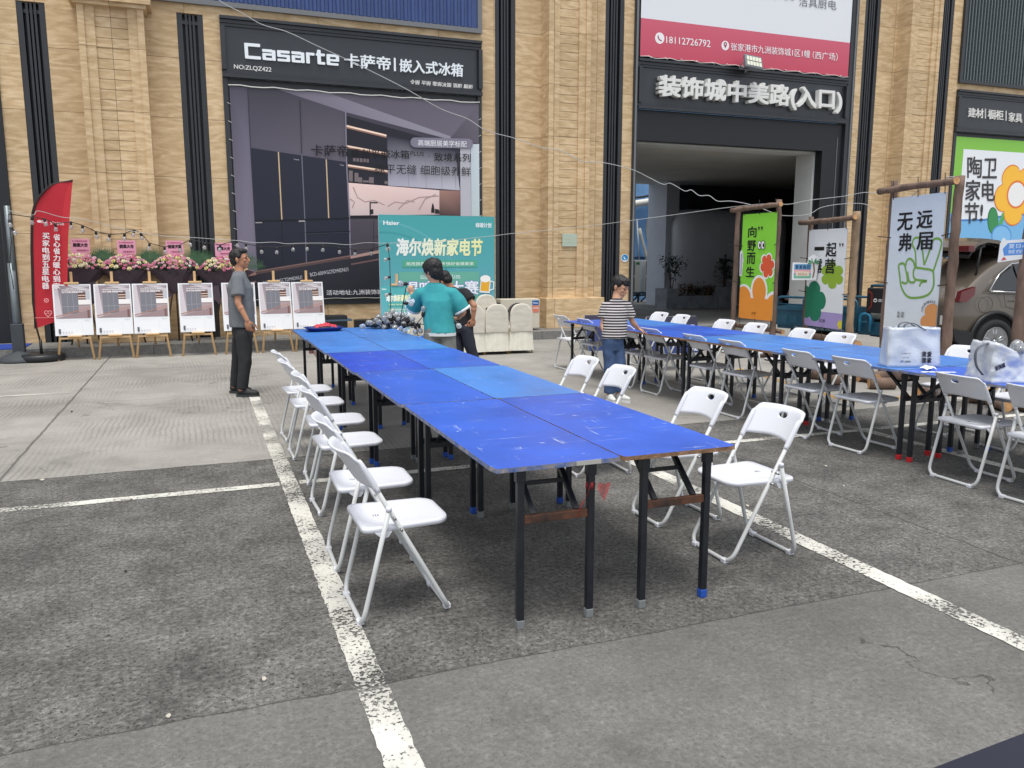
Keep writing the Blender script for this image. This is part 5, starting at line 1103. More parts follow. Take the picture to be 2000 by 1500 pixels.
for s in st:
    h_ = sect(*s); ring = [bm.verts.new(p) for p in h_]+[bm.verts.new((p[0], -p[1], p[2])) for p in h_[-2::-1]]
    if prev:
        for a_, b_, c_, d_ in zip(prev, prev[1:], ring[1:], ring): bm.faces.new((a_, b_, c_, d_))
        bm.faces.new((prev[-1], prev[0], ring[0], ring[-1]))
    else: bm.faces.new(ring)
    prev = ring
bm.faces.new(prev[::-1]); body = obj('body', bm, CAR, car, smooth=True)
md = body.modifiers.new('s', 'SUBSURF'); md.levels = 1; md.render_levels = 2
Y = -0.955
def panel(nm, pts, m, par, y0=Y, dep=0.02, lean=0.36):
    bm = BM(); f, b = [], []
    for x, z in pts:
        yy = y0+max(0, z-1.06)*lean; f.append(bm.verts.new((x, yy-dep*0.4, z))); b.append(bm.verts.new((x, yy+dep, z)))
    bm.faces.new(f); bm.faces.new(b[::-1])
    for i in range(len(f)): j = (i+1) % len(f); bm.faces.new((f[i], b[i], b[j], f[j]))
    return obj(nm, bm, m, par)
w1 = panel('window', [(-0.12, 1.14), (0.12, 1.36), (0.36, 1.50), (0.44, 1.13)], CGL, car); panel('window', [(0.46, 1.13), (0.40, 1.53), (1.08, 1.57), (1.14, 1.12)], CGL, car); panel('window', [(1.20, 1.12), (1.16, 1.57), (1.55, 1.54), (2.15, 1.12)], CGL, car)
bm = BM(); e = [(-0.16, 1.13), (0.10, 1.39), (0.36, 1.54), (1.10, 1.60), (1.58, 1.56)]; tube(bm, [(x, Y+max(0, z-1.06)*0.36-0.008, z) for x, z in e], 0.010, 6); tube(bm, [(x, Y-0.010, z) for x, z in ((-0.16, 1.13), (0.4, 1.11), (2.2, 1.09))], 0.009, 6); obj('window_trim', bm, CHR, car)
bm = BM(); a_ = [(0.0, 0)]+[]; pts = [(math.cos(R(t))*0.455, 0.352+math.sin(R(t))*0.455) for t in range(-12, 193, 12)]; tube(bm, [(x, Y+0.006, z) for x, z in pts], 0.030, 8); tube(bm, [(x+2.72, Y+0.006, z) for x, z in pts], 0.030, 8); tube(bm, [(0.47, Y+0.02, 0.33), (2.24, Y+0.02, 0.33)], 0.045, 8); obj('wheel_arch_trim', bm, TRIMB, car)
panel('rear_bumper', [(-0.80, 0.56), (-0.74, 0.40), (-0.60, 0.29), (-0.44, 0.27), (-0.42, 0.52)], TRIMB, car, dep=0.05)
bm = BM(); bx(bm, -0.815, -0.70, -0.86, 0.86, 0.30, 0.55, bev=0.03); obj('bumper_valance', bm, TRIMB, car)
panel('tail_lamp', [(-0.735, 0.98), (-0.70, 1.13), (-0.44, 1.20), (-0.46, 1.08), (-0.60, 0.97)], mat('red_lamp_lens', (92, 18, 22), 0.15, coat=0.5), car, dep=0.06, lean=0.1)
bm = BM(); bx(bm, -0.83, -0.79, -0.55, -0.05, 0.60, 0.74, bev=0.005); obj('number_plate', bm, mat('plate_silver', (190, 194, 200), 0.4), car); bm = BM(); bx(bm, -0.80, -0.785, -0.90, -0.70, 0.62, 0.76); obj('fog_reflector', bm, mat('lamp_clear', (200, 200, 200), 0.2), car)
bm = BM(); c_ = [(0.13*math.cos(t*math.pi/12)-0.22, 0.12*math.sin(t*math.pi/12)+0.93) for t in range(24)]; tube(bm, [(x, Y+0.003, z) for x, z in c_], 0.004, 5, closed=True); obj('fuel_flap', bm, mat('shut_line', (64, 58, 52), 0.6), car)
bm = BM(); tube(bm, [(0.10, Y+0.006, 1.12), (0.16, Y+0.004, 0.9), (0.50, Y+0.004, 0.82)], 0.004, 5); tube(bm, [(0.50, Y+0.004, 0.36), (0.50, Y+0.004, 0.82), (0.42, Y+0.006, 1.1)], 0.004, 5); tube(bm, [(1.17, Y+0.004, 0.36), (1.17, Y+0.006, 1.1)], 0.004, 5); obj('door_seam', bm, MATS['shut_line'], car)
bm = BM(); tube(bm, bend([(0.30, Y+0.005, 0.985), (0.32, Y-0.03, 0.99), (0.47, Y-0.03, 0.99), (0.49, Y+0.005, 0.985)], 0.02), 0.011, 8); obj('door_handle', bm, CHR, car)
for xw in (0.0, 2.72):
    for sd in (-1, 1):
        yc = sd*0.865; MX = Matrix.Rotation(R(-90*sd), 3, 'X')
        bm = BM(); lathe(bm, [(0.20, -0.10), (0.34, -0.11), (0.352, -0.07), (0.352, 0.07), (0.34, 0.11), (0.24, 0.115), (0.235, 0.09)], (xw, yc, 0.352), 36, M=MX); wh = obj('wheel', bm, TYRE, car)
        bm = BM(); lathe(bm, [(0.238, 0.105), (0.232, 0.118), (0.222, 0.105), (0.222, 0.0)], (xw, yc, 0.352), 32, M=MX)
        for k in range(5):
            for dd in (-0.13, 0.13):
                t = 2*math.pi*k/5+dd+0.4; p0 = MX @ Vector((0.035*math.cos(t), 0.035*math.sin(t), 0.10)); p1 = MX @ Vector((0.228*math.cos(t+dd*0.3), 0.228*math.sin(t+dd*0.3), 0.09)); tube(bm, [p0+Vector((xw, yc, 0.352)), p1+Vector((xw, yc, 0.352))], [0.022, 0.016], 6)
        lathe(bm, [(0.045, 0.085), (0.045, 0.118), (0.0, 0.12)], (xw, yc, 0.352), 16, M=MX); obj('rim', bm, RIM, wh)
        bm = BM(); lathe(bm, [(0.44, 0.02), (0.44, 0.030)], (xw, sd*0.905, 0.352), 30, M=MX if sd > 0 else MX); obj('wheel_well', bm, mat('well_black', (10, 10, 11), 0.9), wh)
# raised tailgate: curved shell hinged at the roof
def gate(x0, z0, pts, hw0, hw1, th, m, nm, par):
    bm = BM(); rows = []
    for i, (x, z) in enumerate(pts):
        t = i/(len(pts)-1); hw = hw0+(hw1-hw0)*t; rows.append([bm.verts.new((x, hw*s_, z-0.03*abs(s_)**2)) for s_ in (-1, -0.8, -0.4, 0, 0.4, 0.8, 1)])
    for a_, b_ in zip(rows, rows[1:]):
        for k in range(6): bm.faces.new((a_[k], a_[k+1], b_[k+1], b_[k]))
    r = bmesh.ops.extrude_face_region(bm, geom=bm.faces[:]); bmesh.ops.translate(bm, vec=(0, 0, -th), verts=[e for e in r['geom'] if isinstance(e, bmesh.types.BMVert)])
    return obj(nm, bm, m, par, smooth=False)
tg = gate(0, 0, [(0.62, 1.71), (0.45, 1.84), (0.22, 1.93), (0.0, 1.95), (-0.20, 1.90), (-0.34, 1.80)], 0.62, 0.72, 0.055, CAR, 'tailgate', car)
gate(0, 0, [(0.48, 1.755), (0.38, 1.805), (0.20, 1.865), (0.06, 1.885)], 0.54, 0.60, 0.012, CGL, 'rear_window', tg)
gate(0, 0, [(0.02, 1.88), (-0.14, 1.84), (-0.26, 1.77), (-0.32, 1.70)], 0.62, 0.66, 0.05, TRIMB, 'inner_trim', tg)
bm = BM(); bx(bm, -0.38, -0.27, -0.72, -0.42, 1.72, 1.82, bev=0.015); obj('gate_lamp', bm, MATS['red_lamp_lens'], tg)
bm = BM(); tube(bm, [(-0.20, -0.70, 1.36), (-0.10, -0.66, 1.84)], 0.016, 8); obj('gas_strut', bm, TRIMB, tg)
bm = BM(); bx(bm, -0.45, 0.1, -0.80, 0.80, 0.9, 1.10); obj('boot_interior', bm, mat('boot_dark', (16, 16, 18), 0.9), car)

# ================================================================ blue cargo tricycle
TB = mat('teal_blue_steel', (28, 84, 108), 0.4, var=0.15, vs=3, coat=0.2); TBB = mat('bright_teal_fairing', (26, 118, 156), 0.25, coat=0.5)
a_, b_ = DP(1513, 620, 14.9), DP(1722, 620, 13.4); tr = thing('cargo_tricycle', 'teal blue cargo tricycle parked behind the middle banner', 'tricycle', (a_.x, a_.y, 0), math.atan2(b_.y-a_.y, b_.x-a_.x))
bm = BM(); bx(bm, 0.05, 1.55, 0.02, 1.05, 0.36, 0.42); bx(bm, 0.05, 1.55, 0.0, 0.03, 0.42, 0.76); bx(bm, 0.05, 1.55, 1.03, 1.06, 0.42, 0.76); bx(bm, 0.02, 0.05, 0.0, 1.06, 0.42, 0.76); bx(bm, 1.53, 1.56, 0.0, 1.06, 0.42, 0.80)
for k in range(7): bx(bm, 0.12+k*0.2, 0.26+k*0.2, -0.012, -0.001, 0.46, 0.60)
bx(bm, 0.05, 1.55, -0.018, -0.001, 0.70, 0.735); bx(bm, 0.05, 1.55, -0.018, -0.001, 0.43, 0.45); bx(bm, 0.55, 0.80, -0.02, -0.001, 0.735, 0.90)
obj('cargo_bed', bm, TB, tr)
bm = BM(); tube(bm, bend([(0.03, 0.015, 0.42), (0.03, 0.015, 0.93), (0.55, 0.015, 0.93), (1.54, 0.015, 0.93), (1.54, 0.015, 0.42)], 0.1), 0.022, 8); tube(bm, bend([(0.03, 1.045, 0.42), (0.03, 1.045, 0.93), (1.54, 1.045, 0.93), (1.54, 1.045, 0.42)], 0.1), 0.022, 8); tube(bm, [(0.03, 0.015, 0.80), (1.54, 0.015, 0.80)], 0.014, 6); obj('side_rail', bm, TB, tr)
A = Art((0, -0.022, 0), (1, 0, 0), (0, 0, 1)); A.trect('国威电动三轮车 GUOWEI', 0.42, 0.375, 1.35, 0.415, (150, 170, 180)); A.rect(1.05, 0.60, 1.11, 0.66, (200, 206, 210)); A.rect(0.98, 0.60, 1.04, 0.66, (170, 60, 50)); A.build('lettering', tr)
bm = BM(); tube(bm, bend([(1.72, 0.10, 0.42), (1.72, 0.10, 1.17), (1.72, 0.96, 1.17), (1.72, 0.96, 0.42)], 0.08), 0.024, 8); tube(bm, [(1.72, 0.1, 0.9), (1.72, 0.96, 0.9)], 0.018, 8); tube(bm, [(1.72, 0.10, 1.17), (2.6, 0.10, 1.17)], 0.020, 8); tube(bm, [(1.72, 0.10, 0.94), (2.6, 0.10, 0.94)], 0.016, 8); obj('cab_frame', bm, TB, tr)
bm = BM(); box(bm, (1.93, -0.02, 0.93), (0.42, 0.05, 0.42), bev=0.02); cr_ = obj('panel', bm, mat('charcoal_panel', (34, 32, 36), 0.45), tr)
A = Art((1.93, -0.047, 0.93), (1, 0, 0), (0, 0, 1))
for s_ in (-1, 1): A.poly([(s_*0.19, 0.15), (s_*0.13, 0.10), (s_*0.13, -0.10), (s_*0.19, -0.16), (s_*0.165, -0.16), (s_*0.105, -0.10), (s_*0.105, 0.11), (s_*0.165, 0.17)], (128, 48, 38))
A.trect('国威', -0.0, -0.02, 0.10, 0.03, (226, 228, 230), 0.02); A.blob((-0.055, 0.005), 0.032, 0.032, (226, 228, 230)); A.blob((-0.055, 0.005), 0.022, 0.012, (34, 32, 36)); A.build('lettering', cr_)
bm = BM(); box(bm, (2.05, 0.35, 0.66), (0.75, 0.42, 0.11), bev=0.04); obj('seat', bm, mat('worn_grey_vinyl', (150, 156, 152), 0.6, var=0.3, vs=8), tr)
bm = BM(); box(bm, (2.35, 0.35, 0.42), (0.62, 0.46, 0.34), bev=0.08); ell(bm, (2.62, 0.1, 0.60), (0.12, 0.10, 0.09)); obj('fairing', bm, TBB, tr)
bm = BM(); box(bm, (1.80, 0.4, 0.45), (0.5, 0.7, 0.22), bev=0.02); obj('battery_box', bm, TB, tr)
bm = BM(); tube(bm, bend([(1.62, -0.02, 0.40), (1.62, -0.02, 0.70), (1.80, -0.02, 0.70), (1.80, -0.02, 0.40)], 0.09), 0.026, 10); obj('mudguard_hoop', bm, TBB, tr)
for xx, yy in ((0.55, 0.08), (0.55, 0.98), (2.85, 0.5)):
    bm = BM(); lathe(bm, [(0.17, -0.045), (0.25, -0.05), (0.26, 0), (0.25, 0.05), (0.17, 0.045)], (xx, yy, 0.26), 26, M=Matrix.Rotation(R(90), 3, 'X')); wh = obj('wheel', bm, TYRE, tr); bm = BM(); lathe(bm, [(0.0, 0.03), (0.17, 0.04), (0.17, -0.04), (0.0, -0.03)], (xx, yy, 0.26), 20, M=Matrix.Rotation(R(90), 3, 'X')); obj('rim', bm, mat('grey_steel_rim', (96, 100, 104), 0.5), wh)
bm = BM(); tube(bm, [(2.75, 0.5, 0.3), (2.55, 0.5, 1.05)], 0.03, 8); tube(bm, [(2.50, 0.12, 1.08), (2.55, 0.5, 1.05), (2.50, 0.88, 1.08)], 0.016, 8); obj('handlebar', bm, TRIMB, tr)
bm = BM(); box(bm, (2.36, -0.05, 1.05), (0.13, 0.04, 0.19), bev=0.02, rot=Matrix.Rotation(R(8), 3, 'Y')); tube(bm, [(2.36, -0.04, 0.98), (2.5, 0.3, 0.9)], 0.008, 6); tube(bm, [(2.33, -0.06, 0.80), (2.62, -0.05, 0.87)], [0.028, 0.014], 8); obj('mirror', bm, TRIMB, tr)
# ================================================================ easels with posters along the step
PINE = mat('pale_pine', (214, 178, 130), 0.6, var=0.12, vs=5, stretch=(1, 1, 0.2)); FOAM = mat('foam_board', (228, 230, 232), 0.5)
def easel(label, loc, rz, bot, top, sp=0.52):
    t = thing('easel', label, 'easel', loc, rz, 'pale wooden easels along the step')
    # x across, front towards -y ; board leans back
    for s in (-1, 1):
        bm = BM(); a = Vector((s*sp/2, -0.10, 0)); b = Vector((s*(sp/2-0.155), 0.12, top-0.03)); tube(bm, [a, b], 0.019, 4); obj('leg', bm, PINE, t)
    bm = BM(); tube(bm, [(0.02, 0.45, 0), (0.0, 0.18, top-0.03)], 0.017, 4); obj('leg', bm, PINE, t)
    bm = BM(); box(bm, (0, -0.035, bot-0.045), (sp-0.06, 0.03, 0.03)); obj('crossbar', bm, PINE, t)
    bm = BM(); box(bm, (0, -0.085, bot-0.012), (0.20, 0.075, 0.02), bev=0.004); obj('shelf', bm, PINE, t)
    bm = BM(); box(bm, (0, 0.155, top-0.05), (0.04, 0.03, 0.50)); obj('mast', bm, PINE, t)
    bm = BM(); box(bm, (0, 0.115, top+0.018), (0.21, 0.09, 0.032), bev=0.006); obj('clamp', bm, PINE, t)
    return t
def poster_board(label, loc, rz, wd, bot, top, artfn, group=None):
    t = thing('poster_board', label, 'poster', loc, rz, group)
    y0, y1 = -0.065, 0.085; o = Vector((0, y0, bot)); ey = Vector((0, y1-y0, top-bot)).normalized(); L = Vector((0, y1-y0, top-bot)).length; nn = Vector((1, 0, 0)).cross(ey)
    bm = BM(); prism(bm, [(-wd/2, 0), (wd/2, 0), (wd/2, L), (-wd/2, L)], (1, 0, 0), ey, o-nn*0.008, 0.008); obj('board', bm, FOAM, t)
    A = Art(o, (1, 0, 0), ey); A.step = 0.0003; artfn(A, wd, L); A.build('print', t); return t
def kitchen_poster(A, w_, h):
    m = 0.02; a, b = -w_/2+m, w_/2-m; zs = h*0.335
    A.rect(a, zs, b, h-m, (170, 156, 160), (146, 134, 140)); A.clip = (a, 0.01, b, h-m)
    A.poly([(a, h-m), (a+0.05, h-m), (a+0.10, zs+0.03), (a, zs)], (200, 192, 196)); A.poly([(a+0.12, h), (b, h*0.84), (b, h*0.90), (a+0.3, h)], (196, 188, 192))
    A.rect(a+0.10, zs+0.075, a+0.36*w_/0.52, h*0.815, (118, 118, 126)); 
    for k in (0.34, 0.66): A.line([(a+0.10+0.245*k, zs+0.08), (a+0.10+0.245*k, h*0.81)], 0.004, (160, 160, 168))
    A.line([(a+0.10, h*0.565), (a+0.345, h*0.57)], 0.004, (178, 178, 184))
    A.rect(b-0.17, h*0.70, b-0.06, h*0.835, (96, 64, 54)); A.rect(b-0.17, h*0.725, b-0.06, h*0.74, (232, 210, 192)); A.rect(b-0.17, h*0.775, b-0.06, h*0.79, (226, 202, 184)); A.rect(b-0.06, h*0.69, b, h*0.86, (184, 186, 192))
    A.rect(b-0.17, h*0.60, b, h*0.695, (232, 228, 226)); A.rect(b-0.17, h*0.585, b, h*0.60, (120, 108, 110)); A.rect(b-0.17, zs+0.03, b, h*0.585, (168, 148, 148))
    A.poly([(a, zs), (b, zs+0.14), (b, zs), (a, zs-0.0)], (150, 128, 130)); A.line([(a, zs+0.03), (b, zs+0.17)], 0.012, (178, 126, 108)); A.line([(b-0.035, zs), (b-0.035, zs+0.13)], 0.03, (118, 84, 78))
    A.clip = None
    A.trect('高端厨居美学标配', -0.08, h*0.915, 0.10, h*0.933, (242, 238, 238), 0.03); A.trect('卡萨帝原创平嵌冰箱 致境系列', a+0.10, h*0.875, b-0.08, h*0.903, (244, 242, 242), 0.03); A.trect('纯平无缝 细胞级养鲜', a+0.11, h*0.83, b-0.10, h*0.865, (246, 244, 244), 0.04)
    A.trect('Casarte', b-0.11, h-0.045, b-0.02, h-0.028, (244, 242, 242), 0.03)
    A.trect('纯平全嵌 无缝融合 细胞级养鲜 原创科技', a+0.03, h*0.285, b-0.19, h*0.297, (190, 190, 198)); A.trect('Casarte', b-0.10, h*0.287, b-0.02, h*0.301, (150, 150, 160), 0.03); A.line([(b-0.14, h*0.08), (b-0.14, h*0.30)], 0.002, (205, 205, 215))
    A.rect(a+0.03, h*0.04, a+0.06, h*0.13, (92, 92, 98)); 
    for k in range(4): A.rect(a+0.085+k*0.04, h*0.05, a+0.105+k*0.04, h*0.075, (196, 196, 206))
EZ_B, EZ_T = 0.40, 1.21
# feet pixels of the front legs measured on the photograph
feet = [((118, 703), (186, 702)), ((199, 702), (260, 698)), ((271, 698), (334, 696)), ((360, 696), (421, 693)), ((441, 690), (505, 688)), ((515, 688), (573, 687)), ((576, 687), (640, 684))]
lbl = ['the red feather flag', 'the second flower basket', 'the third flower basket', 'the gap before the man', 'the man in grey', 'the man in grey', 'the far left table corner']
pos = ['leftmost', 'second from left', 'third from left', 'fourth from left', 'fifth from left', 'sixth from left', 'seventh from left']
for k, (l, r_) in enumerate(feet):
    p = (G(*l)+G(*r_))*0.5; px_top = [104, 178, 260, 345, 426, 499, 561][k], [182, 260, 338, 423, 500, 568, 631][k]
    y = 14.62; A_ = FV(px_top[0]+4, 560, y); B_ = FV(px_top[1], 660, y); loc = (p.x-0.01, 14.66, 0); rz = R([4, 3, 1, 2, 1, 2, 2][k])
    near = lbl[k]
    easel('pale pine easel beside %s, %s in its row' % (near, pos[k]), loc, rz, EZ_B, EZ_T)
    poster_board('kitchen poster on the %s easel, beside %s' % (pos[k], near), loc, rz, 0.545, EZ_B, EZ_T, kitchen_poster, 'kitchen posters on the easels')
# ---- teal event backdrop and the small teal poster
TEAL = (72, 164, 166)
def teal_art(A, w_, h, small=False):
    a, b = (-w_/2, w_/2) if small else (0, w_); W_ = b-a
    for i in range(10):
        f = lambda t: tuple((TEAL[q]*(1-t)+(140, 182, 210)[q]*t) for q in range(3)); A.rect(a, h*(1-(i+1)/10), b, h*(1-i/10), f(((i+1)/10)**1.5), f((i/10)**1.5), layer=1)
    A.k = 1; A.clip = (a, 0, b, h)
    for (r_, cx, cy_, col) in ((0.62, 0.05, 0.25, (64, 152, 156)), (0.80, 0.0, 0.15, (96, 174, 180))):
        A.line([(a+W_*(cx+r_*math.cos(R(t))), h*(cy_+r_*math.sin(R(t)))) for t in range(5, 110, 5)], 0.016*W_, col)
    A.clip = None; X = lambda t: a+W_*t
    A.trect('Haier', X(0.04), h*0.925, X(0.17), h*0.955, (240, 246, 246), 0.06); A.trect('绿碳计划', X(0.83), h*0.915, X(0.97), h*0.95, (224, 238, 240), 0.07)
    A.text('海尔焕新家电节', [(X(0.14), h*0.70), (X(0.88), h*0.70), (X(0.89), h*0.825), (X(0.15), h*0.825)], (240, 246, 246), 0.07, col2=(238, 240, 170))
    A.rect(X(0.19), h*0.612, X(0.84), h*0.664, (84, 172, 140)); A.trect('局改换新一站购 多快好省焕新家', X(0.22), h*0.624, X(0.81), h*0.651, (232, 244, 240), 0.02)
    A.rect(X(0.16), h*0.34, X(0.86), h*0.576, (106, 176, 158)); A.trect('以旧换新最高补贴10%', X(0.34), h*0.52, X(0.69), h*0.556, (226, 240, 238), 0.02)
    A.trect('喝啤酒大赛', X(0.20), h*0.40, X(0.85), h*0.505, (92, 112, 190), 0.11); A.trect('喝啤酒大赛', X(0.20), h*0.40, X(0.85), h*0.505, (240, 244, 250), 0.045)
    for c in ((0.91, 0.47),) if not small else ((0.44, 0.12), (0.88, 0.13)):
        cx, cz = X(c[0]), h*c[1]; s = 0.055*W_ if not small else 0.075*W_
        A.poly([(cx-s*0.95, cz-s*1.1), (cx+s*0.75, cz-s*1.25), (cx+s*0.95, cz+s*0.8), (cx-s*0.7, cz+s*1.0)], (236, 240, 244)); A.poly([(cx-s*0.8, cz-s*0.85), (cx+s*0.6, cz-s*1.0), (cx+s*0.78, cz+s*0.7), (cx-s*0.58, cz+s*0.85)], (236, 176, 50))
        A.blob((cx+0.05*s, cz+s*1.0), s*0.85, s*0.55, (248, 246, 240)); A.line([(cx+s*0.9, cz+s*0.6), (cx+s*1.45, cz+s*0.5), (cx+s*1.4, cz-s*0.6), (cx+s*0.75, cz-s*0.8)], s*0.2, (232, 240, 244))
    if small: A.rect(a, 0, b, h*0.10, (118, 190, 128)); A.poly([(X(0.74), h*0.05), (X(0.98), h*0.08), (X(0.9), h*0.34), (X(0.8), h*0.24)], (236, 160, 60)); A.poly([(X(0.02), h*0.1), (X(0.12), h*0.2), (X(0.14), h*0.1)], (244, 200, 70))
Pb = Plane(FV(741, 500, 14.3), FV(966, 500, 14.3)); zt = (Pb.hit(741, 418)[1]+Pb.hit(966, 424)[1])/2
bd = thing('event_backdrop', 'tall teal printed event backdrop standing behind the two men at the tables', 'backdrop', (Pb.o.x, Pb.o.y, 0))
bm = BM(); bx(bm, 0, Pb.w, 0.002, 0.035, 0.02, zt); obj('panel', bm, FOAM, bd)
A = Art((0, 0, 0.02), (1, 0, 0), (0, 0, 1)); A.step = 0.0004; teal_art(A, Pb.w, zt-0.02); A.build('print', bd)
for k in range(2):
    bm = BM(); x_ = 0.3+k*(Pb.w-0.6); tube(bm, [(x_, 0.04, 1.7), (x_, 0.75, 0.02)], 0.015, 6); tube(bm, [(x_, 0.04, 0.03), (x_, 0.75, 0.02)], 0.015, 6); obj('stay', bm, mat('dark_steel', (40, 44, 50), 0.5, 0.3), bd)
p = FV(783, 690, 13.2); easel('pale pine easel in front of the teal backdrop, carrying the small teal poster', (p.x, 13.25, 0), R(0), 0.32, 1.17)
bl, br = FV(741, 640, 13.1), FV(806, 640, 13.1)
poster_board('small teal beer-mug poster on the easel before the teal backdrop', (p.x, 13.25, 0), 0, 0.58, 0.32, 1.17, lambda A, w_, h: teal_art(A, w_, h, True))
# ---- flower baskets on the platform
LEAFG = mat('palm_leaf_green', (58, 96, 62), 0.55, var=0.25, vs=9); LEAFD = mat('dark_leaf_green', (40, 66, 46), 0.55); WRAP = mat('mauve_wrapping_paper', (88, 74, 84), 0.7, var=0.2, vs=6); PK = print_mat('petals', 0.7)
def basket(label, u, seed, dz=0.0):
    rnd = random.Random(seed); t = thing('flower_basket', label, 'flower basket', (u, 15.45, 0.17), 0, 'congratulation flower baskets behind the easels'); zc = 1.37+dz
    for s in (-1, 0, 1):
        bm = BM(); tube(bm, [(s*0.22, -0.05+0.16*(s == 0), 0), (s*0.03, 0, zc-0.35)], 0.014, 8); obj('leg', bm, mat('bamboo_dark', (70, 58, 46), 0.6), t)
    bm = BM(); n = 26; pr = None
    for j in range(7):
        tt = j/6; ring = []
        for k in range(n):
            a = 2*math.pi*k/n; r_ = (0.07+0.30*tt**1.3)*(1+0.16*math.sin(a*5+seed)*tt); ring.append(bm.verts.new((r_*math.cos(a)*1.25, r_*0.62*math.sin(a), zc-0.52+0.42*tt+0.03*math.sin(a*7))))
        if pr:
            for k in range(n): bm.faces.new((pr[k], pr[(k+1) % n], ring[(k+1) % n], ring[k]))
        pr = ring
    for k in range(6):
        a = rnd.uniform(math.pi, 2*math.pi); c = Vector((0.22*math.cos(a), 0.10*math.sin(a)-0.02, zc-0.30)); v = [c+Vector((rnd.uniform(-.16, .16), rnd.uniform(-.06, 0), rnd.uniform(-.55, .08))) for _ in range(4)]
        q = [bm.verts.new(p_) for p_ in v]; bm.faces.new(q[:3]); bm.faces.new((q[0], q[2], q[3]))
    obj('wrapping', bm, WRAP, t)
    bm = BM()
    for sgn, cnt in ((-1, 3), (1, 3)):
        for f_ in range(cnt):
            a0 = R(18+f_*21); base = Vector((sgn*0.12, 0.02, zc-0.12)); L = 0.56-0.07*f_; d = Vector((sgn*math.cos(a0), 0.05, math.sin(a0)*1.0))
            for k in range(13):
                tt = 0.25+0.75*k/12; p_ = base+d*L*tt+Vector((0, 0, -0.06*tt*tt))
                for sd in (-1, 1):
                    side = Vector((-d.z*sd, 0, d.x*sd)); tip = p_+side*(0.15*math.sin(math.pi*min(1, tt*0.85)))+d*0.10; w_ = d*0.013
                    v = [bm.verts.new(x_) for x_ in (p_-w_, p_+w_, tip)]; bm.faces.new(v)
    obj('palm_leaves', bm, [LEAFG], t)
    bm = BM()
    for k in range(150):
        a = rnd.uniform(0, 6.28); r_ = math.sqrt(rnd.random()); c = Vector((r_*0.37*math.cos(a), -0.02+r_*0.2*math.sin(a), zc-0.10-0.10*rnd.random()+0.12*(1-r_*r_))); d = Vector((rnd.gauss(0, 1), rnd.gauss(-0.6, .8), rnd.gauss(0.1, .8))).normalized(); x_, y_, _ = frame_of(d); s = rnd.uniform(0.04, 0.09)
        v = [bm.verts.new(q) for q in (c, c+x_*s*0.3+d*s*0.5, c+d*s, c-x_*s*0.3+d*s*0.5)]; bm.faces.new(v)
    obj('greenery', bm, [LEAFD], t)
    A = Art((0, 0, 0), (1, 0, 0), (0, 0, 1)); A.k = 0
    V, Fs, Cs = [], [], []
    cols = [(232, 150, 178), (238, 176, 196), (222, 120, 158), (240, 200, 210), (228, 140, 170)]; cream = [(238, 226, 176), (240, 232, 196), (232, 214, 150)]; white = [(240, 238, 232)]
    spots = []
    tries = 0
    while len(spots) < 105 and tries < 4000:
        tries += 1; a = rnd.uniform(0, 6.28); r_ = math.sqrt(rnd.random()); x_ = r_*0.40*math.cos(a); y_ = r_*0.24*math.sin(a); z_ = zc-0.02+0.155*math.sqrt(max(0, 1-r_*r_))-0.09*r_**2
        rad = 0.044 if rnd.random() < 0.25 else 0.030
        c = Vector((x_, y_-0.04, z_))
        if all((c-q[0]).length > (rad+q[1])*0.78 for q in spots): spots.append((c, rad))
    for c, rad in spots:
        big = rad > 0.03; col = rnd.choice(cream if big else (cols*3+white+cream[:1])); nn_ = Vector((c.x*1.3, c.y*1.2-0.25, 0.45)).normalized(); ex, ey, ez = frame_of(nn_)
        for ringk, (nr, rr, up, sh) in enumerate(((7, 1.0, 0.0, 0.94), (5, 0.66, 0.35, 1.0), (3, 0.34, 0.6, 0.86))):
            for k in range(nr):
                a = 2*math.pi*k/nr+ringk*0.6+rnd.uniform(-.2, .2); w_ = 2.1/nr*rad*rr*1.6; o = ex*math.cos(a)+ey*math.sin(a); tn = ex*-math.sin(a)+ey*math.cos(a); base = c+nn_*rad*up*0.5
                pts = [base+o*rad*rr*0.1, base+o*rad*rr*0.65+tn*w_*0.8+nn_*rad*(up*0.5+0.18), base+o*rad*rr*1.02+nn_*rad*(up*0.6+0.05), base+o*rad*rr*0.65-tn*w_*0.8+nn_*rad*(up*0.5+0.18)]
                i0 = len(V); V += pts; Fs.append([i0, i0+1, i0+2, i0+3]); jt = rnd.uniform(0.86, 1.04)*sh; Cs.append([(*lin(tuple(min(255, q*jt) for q in col)), 1)]*4)
    A.V, A.Fc, A.C = V, Fs, Cs; A.build('flowers', t, PK)
    # pink card
    cd = thing_card = None
    bm = BM(); box(bm, (0.02, 0.03, zc+0.27), (0.285, 0.006, 0.235)); cdo = obj('card', bm, mat('pink_card', (228, 158, 182), 0.6), t)
    A = Art((0.02, 0.0265, zc+0.27), (1, 0, 0), (0, 0, 1)); A.trect('開業大吉', -0.105, -0.015, 0.11, 0.045, (34, 20, 28), 0.09); A.trect('贺 九洲装饰城开业志庆', -0.115, 0.072, 0.11, 0.092, (170, 50, 90), 0.03); A.trect('生意兴隆 财源广进', -0.06, -0.085, 0.12, -0.06, (150, 40, 80), 0.04); A.build('lettering', cdo)
for k, (x_, lb) in enumerate(((157, 'pink and cream flower basket half hidden by the red feather flag'), (247, 'pink and cream flower basket above the second and third easels'), (341, 'pink and cream flower basket above the fourth easel'), (436, 'pink and cream flower basket just left of the man in grey'))):
    basket(lb, FV(x_, 520, 15.45).x, 100+k, [0.02, 0, 0, -0.03][k])
